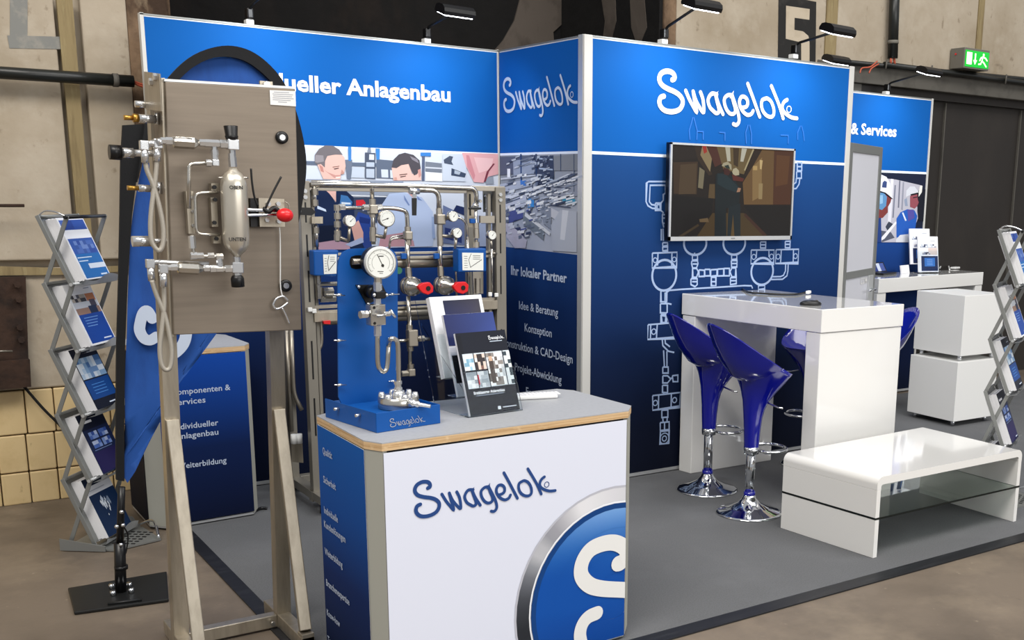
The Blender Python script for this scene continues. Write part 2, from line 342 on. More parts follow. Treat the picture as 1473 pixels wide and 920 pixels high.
# steel lintel, gate, conduits
li = struct(MB().box((7.4, .36, 2.655), (8.9, .14, .14), bev=.006).build('trim_3', 'lintel'))
struct(MB().box((7.4, .42, 2.555), (8.9, .1, .07)).build('trim_4', 'dark_door'))
gt = struct(MB().box((7.6, .46, 1.26), (8.4, .05, 2.53)).build('door_2', 'dark_door'))
for x0 in (4.66, 5.75, 6.85): MB().box((x0, .43, 1.26), (.012, .03, 2.5)).build('panel_seam', 'lintel', gt)
struct(MB().box((3.45, .40, 1.4), (.10, .12, 2.62)).build('trim_5', 'lintel'))
struct(MB().box((3.2, .46, 1.3), (.5, .06, 2.6)).build('trim_6', 'lintel'))
cb = thing('conduit', 'black conduit bundle running along the lintel above the dark gate', 'conduit', (5, WY, 2.74))
MB().tube([(3.6442,0.24,2.7412),(5.7919,0.24,2.7355)], .022, 12).build('pipe', 'pipe_black', cb)
MB().tube([(3.056,0.26,2.723),(5.8144,0.26,2.7756)], .018, 12).build('pipe', 'pipe_black', cb)
for a, b in (((1275, 82), (1273, 98)), ((1341, 92), (1340, 104)), ((1448, 106), (1446, 120))): pass
for pts in ([(3.6466,0.215,2.7746),(3.6367,0.215,2.7036)], [(5.21,0.215,2.7818),(5.2017,0.215,2.6975)], [(4.2018,0.215,2.7768),(4.1991,0.215,2.7206)]): MB().tube(pts, .007).build('cable_tie', 'lintel', cb)
for pts in ([(3.5179,0.2,2.7519),(3.4416,0.2,2.7029),(3.3475,0.2,2.6847),(3.327,0.2,2.646)], [(3.5359,0.2,2.732),(3.4585,0.2,2.6936),(3.4298,0.2,2.654)]): MB().tube(spline(pts), .006).build('wire', 'cable_red', cb)
cv = thing('conduit', 'black vertical conduit coming down the right concrete wall with red wire ends', 'conduit', (4.0, WY, 3.2))
MB().tube([(3.7086,0.24,3.4543),(3.7386,0.24,2.7951)], .042, 14).build('pipe', 'pipe_black', cv)
MB().tube([(3.7303,0.24,2.9351),(3.7312,0.24,2.9082)], .047, 14).build('clip', 'sign_grey', cv)
for pts in ([(3.7102,0.23,2.8028),(3.707,0.23,2.7483)], [(3.7432,0.23,2.8056),(3.7572,0.23,2.747)]): MB().tube(pts, .010).build('wire', 'cable_red', cv)
# emergency exit sign
ex = thing('exit_sign', 'lit green emergency exit sign on the concrete wall above the dark gate', 'sign', (5.2, WY, 2.9))
A = (4.5156,0.14,2.9359); B = (4.853,0.14,2.9399); Cc = (4.8607,0.14,2.773); D = (4.5384,0.14,2.7874)
MB().box(((A[0]+B[0])/2, .215, (A[2]+D[2])/2), (B[0]-A[0], .15, A[2]-D[2]+.02), bev=.004).build('housing', 'sign_grey', ex)
xa, xb, zt, zb = A[0]+.012, B[0]-.012, (A[2]+B[2])/2-.012, (D[2]+Cc[2])/2+.012
MB().box(((xa+xb)/2, .138, (zt+zb)/2), (xb-xa, .006, zt-zb)).build('face', 'exit_lit', ex)
def fs(u_, v_): return (xa+(xb-xa)*u_, .1344, zb+(zt-zb)*v_)
def sh(pts): return [fs(a, b) for a, b in pts]
sm = MB(); sm.poly(sh([(.05, .15), (.27, .15), (.27, .88), (.05, .88)]))
sm.poly(sh([(.385, .42), (.435, .42), (.435, .85), (.385, .85)])); sm.poly(sh([(.33, .44), (.41, .15), (.49, .44)]))
sm.poly(circ(fs(.76, .83), .011, .011, (1, 0, 0), (0, 0, 1), 12))
for s_ in ([(.74, .72), (.70, .45)], [(.70, .45), (.80, .32), (.90, .12)], [(.70, .45), (.66, .25), (.57, .22)], [(.74, .70), (.86, .62), (.92, .50)], [(.74, .70), (.64, .60), (.61, .46)]): ribbon(sm, off(sh(s_), (0, -1, 0), .0003), .012, (0, -1, 0))
sm.build('symbol', 'exit_white', ex)
MB().cyl(V(A)+V((-.002, .09, -.04)), V(A)+V((-.008, .09, -.04)), .008).build('indicator', 'red', ex)

# ---------------------------------------------------------------- carpet
cp = thing('carpet', 'grey booth carpet with black edge tape on the concrete hall floor', 'carpet', (1, -1.5, 0))
MB().prism([(-2.08, .12, 0.001), (-2.08, -2.97, 0.001), (5.4, -2.97, .001), (5.4, .12, .001)], (0, 0, .004)).build('pile_sheet', 'carpet', cp)
MB().prism([(-2.135, -3.045, 0.001), (5.45, -3.045, .001), (5.45, -2.965, .001), (-2.135, -2.965, .001)], (0, 0, .006)).build('edge_tape', 'tape', cp)
MB().prism([(-2.135, -2.965, 0.001), (-2.075, -2.965, .001), (-2.075, .12, .001), (-2.135, .12, .001)], (0, 0, .006)).build('edge_tape', 'tape', cp)
q = MB().tube(spline([(-1.73, -.52, .012), (-1.69, -.49, .014), (-1.66, -.5, .01)]), .008).build('cable_end', 'black'); tag(q, 'short black cable end on the carpet beside the rear blue counter', 'cable')

# ---------------------------------------------------------------- logo strokes (traced on the TV wall, height units)
LOGO_A = [spline(s_) for s_ in (
 [(0.5937,-0.968,2.3162),(0.6076,-0.968,2.3226),(0.6093,-0.968,2.3372),(0.597,-0.968,2.3528),(0.5726,-0.968,2.36),(0.5458,-0.968,2.3591),(0.5169,-0.968,2.3466),(0.5026,-0.968,2.325),(0.5047,-0.968,2.3026),(0.5239,-0.968,2.2813),(0.5618,-0.968,2.2654),(0.6107,-0.968,2.2522),(0.6466,-0.968,2.2359),(0.6692,-0.968,2.2122),(0.67,-0.968,2.185),(0.6517,-0.968,2.1586),(0.6166,-0.968,2.1439),(0.576,-0.968,2.1403),(0.5381,-0.968,2.1477),(0.5135,-0.968,2.167),(0.5049,-0.968,2.1913),(0.5149,-0.968,2.2147),(0.5361,-0.968,2.2223)],
 [(0.6923,-0.968,2.2633),(0.7215,-0.968,2.2156),(0.7534,-0.968,2.1753),(0.775,-0.968,2.1502),(0.77,-0.968,2.1805),(0.7575,-0.968,2.2179),(0.7465,-0.968,2.2628)],
 [(0.7465,-0.968,2.2628),(0.7659,-0.968,2.2185),(0.7894,-0.968,2.186),(0.8246,-0.968,2.1505),(0.828,-0.968,2.1798),(0.819,-0.968,2.2261),(0.8008,-0.968,2.2623)],
 [(0.923,-0.968,2.2586),(0.8886,-0.968,2.2614),(0.8665,-0.968,2.242),(0.859,-0.968,2.2159),(0.8745,-0.968,2.1826),(0.901,-0.968,2.1627),(0.9216,-0.968,2.1519),(0.9415,-0.968,2.1586),(0.9405,-0.968,2.1823),(0.9244,-0.968,2.2244),(0.9125,-0.968,2.2622),(0.9366,-0.968,2.2079),(0.9749,-0.968,2.1489)],
 [(1.0419,-0.968,2.2614),(1.0098,-0.968,2.2601),(0.9844,-0.968,2.2412),(0.9839,-0.968,2.2109),(1.0017,-0.968,2.1773),(1.026,-0.968,2.157),(1.0497,-0.968,2.154),(1.0669,-0.968,2.1637),(1.0689,-0.968,2.1857),(1.0524,-0.968,2.2239),(1.0377,-0.968,2.2642),(1.0646,-0.968,2.216),(1.0906,-0.968,2.1651),(1.1013,-0.968,2.1262),(1.0964,-0.968,2.104),(1.0791,-0.968,2.0921),(1.0581,-0.968,2.0967)],
 [(1.113,-0.968,2.1949),(1.1456,-0.968,2.1991),(1.1629,-0.968,2.2133),(1.1616,-0.968,2.2396),(1.1398,-0.968,2.2579),(1.113,-0.968,2.2561),(1.0994,-0.968,2.2312),(1.1067,-0.968,2.2011),(1.1319,-0.968,2.1719),(1.1657,-0.968,2.1554),(1.1956,-0.968,2.1624),(1.2098,-0.968,2.1809)],
 [(1.1599,-0.968,2.3357),(1.1993,-0.968,2.2684),(1.2326,-0.968,2.2088),(1.2649,-0.968,2.1508)],
 [(1.2973,-0.968,2.2572),(1.2794,-0.968,2.2471),(1.2747,-0.968,2.2202),(1.2889,-0.968,2.1855),(1.321,-0.968,2.1606),(1.3555,-0.968,2.1545),(1.3765,-0.968,2.1682),(1.3757,-0.968,2.2041),(1.3536,-0.968,2.243),(1.3217,-0.968,2.261),(1.2973,-0.968,2.2572)],
 [(1.3497,-0.968,2.3362),(1.3891,-0.968,2.2765),(1.4236,-0.968,2.2205),(1.458,-0.968,2.1511)],
 [(1.4842,-0.968,2.2639),(1.4597,-0.968,2.2497),(1.4456,-0.968,2.2218),(1.4566,-0.968,2.1954),(1.4896,-0.968,2.1747),(1.5288,-0.968,2.1609),(1.5741,-0.968,2.1575)])]
LX0 = min(p.x for s_ in LOGO_A for p in s_); LX1 = max(p.x for s_ in LOGO_A for p in s_)
LZ0 = min(p.z for p in LOGO_A[0]); LZ1 = max(p.z for p in LOGO_A[0])
LW = LX1-LX0; LH = LZ1-LZ0
def logo(parent, p0, ux, uz, width, m, height=None, rel=.083, name='logo', local=False, reg=True, offn=.0012):
    """script wordmark: p0 = lower left of the big first letter"""
    ux = V(ux).normalized(); uz = V(uz).normalized(); n = ux.cross(uz); sx = width/LW; sz = (height/LH) if height else sx
    mb = MB()
    for i, s_ in enumerate(LOGO_A): ribbon(mb, [V(p0)+ux*((p.x-LX0)*sx)+uz*((p.z-LZ0)*sz)+n*(offn+i*.0001) for p in s_], rel*LH*sz*(1.25 if i == 0 else 1), n)
    if reg:
        c = V(p0)+ux*(LW*.935*sx)+uz*(LH*.31*sz)+n*offn; rg = circ(c, .018*width, .018*width, ux, uz, 16); ribbon(mb, rg+[rg[0]], .005*width, n, False)
    return mb.build(name, m, parent, local)

# ---------------------------------------------------------------- exhibition panels
def post(parent, x, y, sx=.04, sy=.04, h=2.505, m='alu_post'): return MB().box((x, y, h/2+.003), (sx, sy, h), bev=.004).build('post', m, parent)
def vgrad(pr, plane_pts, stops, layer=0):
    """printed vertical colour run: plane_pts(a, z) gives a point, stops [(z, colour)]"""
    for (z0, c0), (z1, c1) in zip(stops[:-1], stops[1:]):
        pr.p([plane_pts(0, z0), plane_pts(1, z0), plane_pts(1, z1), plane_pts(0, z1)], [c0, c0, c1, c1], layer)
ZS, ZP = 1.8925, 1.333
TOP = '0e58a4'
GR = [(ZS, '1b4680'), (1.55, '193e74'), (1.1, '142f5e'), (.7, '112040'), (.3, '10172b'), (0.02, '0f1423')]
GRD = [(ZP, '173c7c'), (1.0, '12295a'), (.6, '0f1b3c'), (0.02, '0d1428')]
# panel with the workshop photograph
pa = thing('display_panel', 'wide blue display panel with workshop photo and white lettering behind the pipe rack', 'display panel', (-1, .02, 0))
MB().box((-1.0, .02, 1.255), (2.0, .036, 2.49)).build('board', 'white_satin', pa)
pr = Print((0, -1, 0)); F = lambda a, z: (-1.985+a*1.98, 0.0015, z)
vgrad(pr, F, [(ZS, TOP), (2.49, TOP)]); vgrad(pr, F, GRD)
pr.p([F(0, ZP), F(1, ZP), F(1, ZS), F(0, ZS)], ['b9c4d8', 'c3cbdb', 'cfd6e2', 'c8d2e2'], 0)
pr.p([F(0, ZS-.007), F(1, ZS-.007), F(1, ZS+.007), F(0, ZS+.007)], 'eaf2fb', 2)
pr.build('print_sheet', pa, 'ink_matte')
ph = Print((0, -1, 0), .0020, .0003)
def PA(l, c, *pts): ph.p(pts[0], c, l)
# machines behind
PA(1, '5e6b80', [(-1.2004,0,1.8139),(-0.633,0,1.8155),(-0.6321,0,1.7949),(-1.2013,0,1.7943)]); PA(1, '6a7487', [(-0.9802,0,1.8279),(-0.9379,0,1.8293),(-0.9492,0,1.7217),(-0.9739,0,1.7211)]); PA(1, '5d687c', [(-0.7944,0,1.8375),(-0.6311,0,1.8294),(-0.6341,0,1.7292),(-0.798,0,1.7321)])
PA(2, 'c6d0df', [(-0.7687,0,1.7806),(-0.7269,0,1.7805),(-0.7261,0,1.7353),(-0.7673,0,1.7356)]); PA(2, 'c6d0df', [(-0.7144,0,1.7781),(-0.6789,0,1.7777),(-0.6803,0,1.7336),(-0.7136,0,1.7342)]); PA(2, 'b9c4d4', [(-0.9394,0,1.7891),(-0.8684,0,1.7859),(-0.8704,0,1.7304),(-0.9489,0,1.7298)])
PA(2, '3f80c4', [(-0.9597,0,1.9004),(-0.9407,0,1.8999),(-0.9452,0,1.8224),(-0.9607,0,1.8232)]); PA(2, '3f80c4', [(-0.7981,0,1.8975),(-0.772,0,1.8972),(-0.7763,0,1.8348),(-0.7945,0,1.8342)])
PA(2, '4c5568', [(-0.8616,0,1.8722),(-0.8004,0,1.8711),(-0.8041,0,1.7252),(-0.8669,0,1.7271)]); PA(3, 'cdd5e2', [(-0.8368,0,1.8631),(-0.808,0,1.8628),(-0.809,0,1.8323),(-0.8393,0,1.8326)]); PA(3, 'b0bccd', [(-0.8564,0,1.8186),(-0.8081,0,1.8188),(-0.809,0,1.793),(-0.8573,0,1.7929)]); PA(3, 'b0bccd', [(-0.8578,0,1.7814),(-0.8094,0,1.7815),(-0.8111,0,1.7318),(-0.8596,0,1.732)]); PA(3, '7d8798', [(-0.8427,0,1.8998),(-0.8268,0,1.9004),(-0.8257,0,1.8722),(-0.8466,0,1.8714)])
PA(1, '8a94a6', [(-1.205,0,1.7156),(-0.6344,0,1.7188),(-0.637,0,1.632),(-1.2087,0,1.6366)]); PA(2, '39435a', [(-0.9532,0,1.6205),(-0.7283,0,1.6237),(-0.7331,0,1.4779),(-0.9588,0,1.4777)]); PA(3, 'c42f3a', [(-0.9253,0,1.6039),(-0.8822,0,1.6079),(-0.8684,0,1.591),(-0.8801,0,1.5669),(-0.9253,0,1.5665)]); PA(3, 'd8dde6', [(-0.954,0,1.634),(-0.7429,0,1.6304),(-0.7431,0,1.6249),(-0.9543,0,1.6272)])
PA(2, '26418a', [(-0.9135,0,1.5393),(-0.835,0,1.5123),(-0.8414,0,1.3321),(-0.9653,0,1.313),(-0.9448,0,1.4709)]); PA(3, '1b2f6c', [(-0.9073,0,1.512),(-0.8427,0,1.4985),(-0.851,0,1.4709),(-0.9086,0,1.4777)])
# first man
PA(4, 'd9b4ab', [(-1.1404,0,1.7962),(-1.1097,0,1.7179),(-1.0127,0,1.7169),(-1.008,0,1.7471),(-0.9888,0,1.7529),(-0.9781,0,1.7913),(-0.9831,0,1.8411),(-1.0068,0,1.8601),(-1.0835,0,1.8441),(-1.1193,0,1.81)]); PA(5, '6f6b70', [(-1.1535,0,1.8056),(-1.1516,0,1.8482),(-1.1263,0,1.8819),(-1.0913,0,1.9016),(-1.0466,0,1.9015),(-1.0128,0,1.8831),(-0.9931,0,1.854),(-1.0348,0,1.8538),(-1.08,0,1.8476),(-1.095,0,1.8174),(-1.0987,0,1.781),(-1.1197,0,1.8001),(-1.1404,0,1.7949)])
PA(5, '8e8a90', [(-1.1482,0,1.8484),(-1.104,0,1.8467),(-1.102,0,1.8139),(-1.1399,0,1.8061),(-1.152,0,1.809)]); PA(5, 'c08f88', [(-1.1073,0,1.7709),(-1.0472,0,1.7261),(-1.0088,0,1.727),(-1.0081,0,1.7437),(-1.0396,0,1.7409),(-1.0805,0,1.7551)]); PA(6, '4a3336', [(-1.0492,0,1.7765),(-1.0183,0,1.7827),(-1.0192,0,1.7781),(-1.0438,0,1.772)]); PA(6, '8a675f', [(-1.055,0,1.7863),(-1.0151,0,1.7935),(-1.0146,0,1.7895),(-1.0531,0,1.7824)]); PA(6, 'b98c82', [(-1.002,0,1.7739),(-0.986,0,1.753),(-1.0031,0,1.7458),(-1.0085,0,1.751)]); PA(6, 'ead2cc', [(-1.04,0,1.7316),(-1.0084,0,1.735),(-1.0123,0,1.7256),(-1.0369,0,1.723)]); PA(6, 'b9837c', [(-1.1301,0,1.7965),(-1.1102,0,1.784),(-1.1046,0,1.7544),(-1.1215,0,1.7606)])
PA(4, 'd3aaa2', [(-1.1217,0,1.6779),(-1.0387,0,1.6795),(-1.0424,0,1.5923),(-1.0786,0,1.6387)]); PA(3, '1a2848', [(-1.1595,0,1.6738),(-1.1185,0,1.6746),(-1.0717,0,1.6388),(-1.046,0,1.5889),(-1.0355,0,1.6729),(-0.9869,0,1.6604),(-0.9389,0,1.6207),(-0.9376,0,1.4709),(-0.8852,0,1.3327),(-1.1824,0,1.3229)]); PA(4, '3d6fa8', [(-1.0126,0,1.6331),(-0.9742,0,1.6269),(-0.9471,0,1.5935),(-0.9553,0,1.5662),(-1.0222,0,1.5723)]); PA(5, 'c7d6e8', [(-1.0108,0,1.5927),(-0.9579,0,1.5899),(-0.9583,0,1.5798),(-1.0113,0,1.5806)]); PA(4, 'bccbe2', [(-1.1505,0,1.5724),(-1.1032,0,1.5515),(-1.1003,0,1.5381),(-1.1513,0,1.5544)]); PA(4, '141d33', [(-1.1452,0,1.4607),(-1.0512,0,1.4641),(-1.0553,0,1.3689),(-1.1493,0,1.3698)]); PA(5, 'c99c95', [(-0.9596,0,1.4572),(-0.9153,0,1.4914),(-0.8891,0,1.4227),(-0.8906,0,1.3812),(-0.9416,0,1.3679)]); PA(5, 'a98a9c', [(-1.1529,0,1.3665),(-1.0618,0,1.3792),(-0.9705,0,1.3613),(-0.9719,0,1.3269),(-1.1547,0,1.3259)]); PA(6, '9aa6c8', [(-0.9993,0,1.3547),(-0.8973,0,1.3951),(-0.8839,0,1.3673),(-0.9642,0,1.3406)]); PA(6, '2a3f80', [(-0.8906,0,1.3812),(-0.8389,0,1.4017),(-0.8414,0,1.3321),(-0.8852,0,1.3327)])
# second man
PA(4, 'dcb7ae', [(-0.7046,0,1.7927),(-0.6597,0,1.8078),(-0.5995,0,1.8166),(-0.5785,0,1.7584),(-0.5243,0,1.7946),(-0.5223,0,1.7249),(-0.6959,0,1.7195)]); PA(5, '4e4b52', [(-0.7046,0,1.7927),(-0.6921,0,1.8376),(-0.6577,0,1.8696),(-0.6201,0,1.8799),(-0.5678,0,1.8695),(-0.5307,0,1.8396),(-0.5243,0,1.7946),(-0.5481,0,1.7592),(-0.5673,0,1.7517),(-0.5853,0,1.7859),(-0.5995,0,1.8166),(-0.6447,0,1.8083),(-0.6751,0,1.7902)]); PA(6, '85828c', [(-0.5907,0,1.8617),(-0.5457,0,1.846),(-0.535,0,1.8221),(-0.5761,0,1.8415)]); PA(6, '3a2a2c', [(-0.6557,0,1.7432),(-0.618,0,1.7497),(-0.6197,0,1.7448),(-0.6513,0,1.7385)]); PA(6, '5c4842', [(-0.6598,0,1.7548),(-0.6101,0,1.7617),(-0.6103,0,1.7568),(-0.657,0,1.7501)]); PA(6, 'c4968c', [(-0.6916,0,1.7361),(-0.6766,0,1.7406),(-0.6728,0,1.7214),(-0.6907,0,1.7203)]); PA(6, 'c2908a', [(-0.5436,0,1.7836),(-0.5244,0,1.7912),(-0.5216,0,1.7529),(-0.5372,0,1.7385)])
PA(3, 'a9b9d8', [(-0.7706,0,1.5817),(-0.7242,0,1.6445),(-0.6344,0,1.6529),(-0.5211,0,1.6267),(-0.4535,0,1.5424),(-0.4492,0,1.3993),(-0.4585,0,1.3382),(-0.8013,0,1.3316),(-0.8024,0,1.5124)]); PA(4, '8fa2c8', [(-0.462,0,1.5138),(-0.4464,0,1.5139),(-0.4417,0,1.3848),(-0.4613,0,1.385)]); PA(5, '6f84b4', [(-0.6348,0,1.639),(-0.5988,0,1.58),(-0.6065,0,1.5765),(-0.6319,0,1.6111)]); PA(5, '6f84b4', [(-0.5516,0,1.6332),(-0.5178,0,1.6056),(-0.5483,0,1.6122)]); PA(5, 'c89c98', [(-0.6118,0,1.6533),(-0.5666,0,1.6435),(-0.5749,0,1.6189)]); PA(4, 'b28a94', [(-0.7841,0,1.4013),(-0.6414,0,1.4216),(-0.5818,0,1.3716),(-0.575,0,1.3395),(-0.801,0,1.3386)])
PA(2, '3d7cc4', [(-0.5218,0,1.885),(-0.4567,0,1.8874),(-0.4572,0,1.8651),(-0.5224,0,1.8642)]); PA(2, '55607a', [(-0.5132,0,1.8645),(-0.4956,0,1.8651),(-0.5017,0,1.7219),(-0.5186,0,1.7215)]); PA(2, '747c8a', [(-0.4926,0,1.8339),(-0.3882,0,1.8268),(-0.3894,0,1.7739),(-0.4941,0,1.7781)]); PA(3, 'c7cdd8', [(-0.4934,0,1.8039),(-0.3888,0,1.8014),(-0.389,0,1.793),(-0.4936,0,1.7955)]); PA(1, 'e2e7ef', [(-0.4942,0,1.7746),(-0.3856,0,1.7705),(-0.3867,0,1.721),(-0.4955,0,1.722)])
PA(2, 'c4cedd', [(-0.3831,0,1.8797),(-0.2406,0,1.8849),(-0.2259,0,1.8106),(-0.2355,0,1.7244),(-0.3851,0,1.7245)]); PA(3, '4a5468', [(-0.376,0,1.8483),(-0.3362,0,1.8722),(-0.3142,0,1.8681),(-0.325,0,1.8394),(-0.3136,0,1.8186),(-0.3725,0,1.8273)]); PA(3, '3e4a60', [(-0.3259,0,1.8005),(-0.2306,0,1.7711),(-0.2391,0,1.7472),(-0.3291,0,1.7578)]); PA(4, 'aab6c6', [(-0.3062,0,1.7904),(-0.2666,0,1.7794),(-0.2749,0,1.7628),(-0.3083,0,1.769)])
PA(4, 'dda9ad', [(-0.2564,0,1.8935),(-0.0115,0,1.8955),(-0.0112,0,1.7733),(-0.0797,0,1.757),(-0.1133,0,1.7199),(-0.1788,0,1.722),(-0.2298,0,1.814)]); PA(5, 'c98890', [(-0.2286,0,1.8818),(-0.2085,0,1.879),(-0.17,0,1.7619),(-0.1786,0,1.7329),(-0.2218,0,1.8107)]); PA(5, 'e9c0c2', [(-0.1764,0,1.8694),(-0.0451,0,1.8668),(-0.0626,0,1.801),(-0.1453,0,1.777)]); PA(6, '7a3a48', [(-0.1132,0,1.7235),(-0.0917,0,1.7857),(-0.0455,0,1.8378),(-0.0355,0,1.8345),(-0.0751,0,1.7897),(-0.0983,0,1.7275)]); PA(3, '8f98a6', [(-0.0922,0,1.753),(-0.0465,0,1.7578),(-0.0429,0,1.7141),(-0.101,0,1.7114)])
PA(3, '232f58', [(-0.2984,0,1.5831),(-0.2262,0,1.5657),(-0.2271,0,1.5148),(-0.3191,0,1.5505)]); PA(3, '20294c', [(-0.2325,0,1.6633),(-0.2269,0,1.6598),(-0.2297,0,1.5983),(-0.2498,0,1.6053)]); PA(2, '66749a', [(-0.3859,0,1.5822),(-0.3111,0,1.5506),(-0.2159,0,1.4565),(-0.2179,0,1.3391),(-0.391,0,1.3555)]); PA(3, '2c3a6e', [(-0.377,0,1.4494),(-0.2652,0,1.4274),(-0.2666,0,1.3543),(-0.3785,0,1.3844)]); PA(4, 'b8c2da', [(-0.3538,0,1.4204),(-0.282,0,1.3983),(-0.2821,0,1.3895),(-0.354,0,1.4096)]); PA(1, '9aa6c2', [(-0.2146,0,1.5294),(-0.0143,0,1.5083),(-0.0163,0,1.333),(-0.218,0,1.3354)]); PA(2, '6d7a98', [(-0.1328,0,1.5152),(-0.0369,0,1.5156),(-0.0375,0,1.4711),(-0.1335,0,1.4711)])
ph.build('photo_print', pa, 'ink_matte')
MB().box((-1.992, .02, 1.255), (.018, .044, 2.505)).build('post', 'alu_post', pa)
MB().box((-.006, .018, 1.255), (.012, .04, 2.505)).build('post', 'alu_post', pa)
MB().box((-1.0, .02, 2.501), (2.0, .044, .007)).build('top_rail', 'alu_dull', pa); MB().box((-1.0, .015, .02), (2.0, .044, .018)).build('bottom_rail', 'alu', pa)
e0 = (-0.938,0,2.19); e1 = (-0.3232,0,2.18)
text('Individueller Anlagenbau', (e1[0], -.001, (e0[2]+e1[2])/2), (1, 0, 0), (0, 0, 1), .088, 'white_ink', pa, width=(e1[0]-e0[0])*2.17, align='RIGHT', bold=.028)

# side panel
pb = thing('display_panel', 'narrow blue display panel in the corner with factory photo and a list of services', 'display panel', (0.01, -.48, 0))
MB().box((.02, -.48, 1.255), (.036, .94, 2.49)).build('board', 'white_satin', pb)
pr = Print((-1, 0, 0)); F = lambda a, z: (0.0015, -.006-a*.915, z)
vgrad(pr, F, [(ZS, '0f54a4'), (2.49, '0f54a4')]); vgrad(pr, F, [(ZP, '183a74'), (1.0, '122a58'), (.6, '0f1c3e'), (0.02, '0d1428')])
pr.p([F(0, ZP), F(1, ZP), F(1, ZS), F(0, ZS)], ['9aa2b6', 'aeb3c0', '8f96a4', '7f8794'], 0)
pr.p([F(0, ZS-.007), F(1, ZS-.007), F(1, ZS+.007), F(0, ZS+.007)], 'd8e2f4', 2); pr.build('print_sheet', pb, 'ink_matte')
ph = Print((-1, 0, 0), .0020, .0003)
PA(1, '7d828c', [(0,-0.644,1.8747),(0,-0.9229,1.8837),(0,-0.9237,1.7944),(0,-0.644,1.7948)]); PA(1, '39435c', [(0,-0.4635,1.8768),(0,-0.6524,1.8788),(0,-0.6609,1.7357),(0,-0.4625,1.6998)]); PA(1, '525b72', [(0,-0.0087,1.8774),(0,-0.4635,1.881),(0,-0.463,1.7864),(0,-0.0064,1.7682)]); PA(2, '8f9ab0', [(0,-0.1774,1.8533),(0,-0.437,1.8684),(0,-0.4364,1.7777),(0,-0.1799,1.7641)])
rnd = random.Random(3)
for (xa_, ya_, sx_, sy_) in [(345+rnd.random()*85, 210+rnd.random()*130, 8+rnd.random()*18, 5+rnd.random()*12) for _ in range(34)]: pass
for pts, c in (([(0,-0.2656,1.8922),(0,-0.2821,1.892),(0,-0.2837,1.7068),(0,-0.2689,1.7067)], '24406e'), ([(0,-0.4459,1.8898),(0,-0.4653,1.8896),(0,-0.4643,1.7085),(0,-0.4501,1.7084)], '2a3f66'), ([(0,-0.7271,1.8862),(0,-0.737,1.8861),(0,-0.7373,1.7947),(0,-0.729,1.7947)], '3a4a66'), ([(0,-0.8693,1.8844),(0,-0.8788,1.8843),(0,-0.8805,1.6794),(0,-0.8725,1.6793)], '4a566e')): PA(4, c, pts)
for pts, c in (([(0,-0.0159,1.75),(0,-0.6101,1.7821),(0,-0.6101,1.7736),(0,-0.0157,1.739)], 'b9c1d0'), ([(0,-0.3999,1.6729),(0,-0.8414,1.7781),(0,-0.9239,1.7798),(0,-0.4177,1.6539)], '4b556c'), ([(0,-0.4179,1.6862),(0,-0.8092,1.7764),(0,-0.8414,1.7764),(0,-0.4215,1.6767)], 'c4cbd8'), ([(0,-0.0053,1.7134),(0,-0.4362,1.7517),(0,-0.4002,1.7079),(0,-0.014,1.6584)], 'a2abc0'), ([(0,-0.0627,1.6409),(0,-0.4537,1.7084),(0,-0.4536,1.6867),(0,-0.0719,1.6136)], 'bfc6d6'), ([(0,-0.0618,1.5951),(0,-0.3456,1.6633),(0,-0.3541,1.6016),(0,-0.0799,1.5222)], 'b2b8cc'), ([(0,-0.6186,1.7227),(0,-0.9241,1.7537),(0,-0.9251,1.6554),(0,-0.6271,1.6504)], '8a90a0')): PA(2, c, pts)
for k in range(6): 
    PA(3, '3f4860' if k % 2 else 'c9cfda', [V(p)+V((0, 0, -.026*k)) for p in [(0,-0.6186,1.7337),(0,-0.8417,1.7244),(0,-0.8418,1.7195),(0,-0.6186,1.7278)]])
for k in range(5):
    PA(3, '4a5470' if k % 2 else 'd2d8e4', [V(p)+V((0, 0, -.03*k)) for p in [(0,-0.0819,1.6321),(0,-0.2907,1.6714),(0,-0.2906,1.6652),(0,-0.0818,1.6248)]])
    PA(3, '3a4560' if k % 2 else '9fb0cc', [V(p)+V((0, 0, -.028*k)) for p in [(0,-0.4897,1.8679),(0,-0.644,1.8604),(0,-0.644,1.852),(0,-0.4897,1.8585)]])
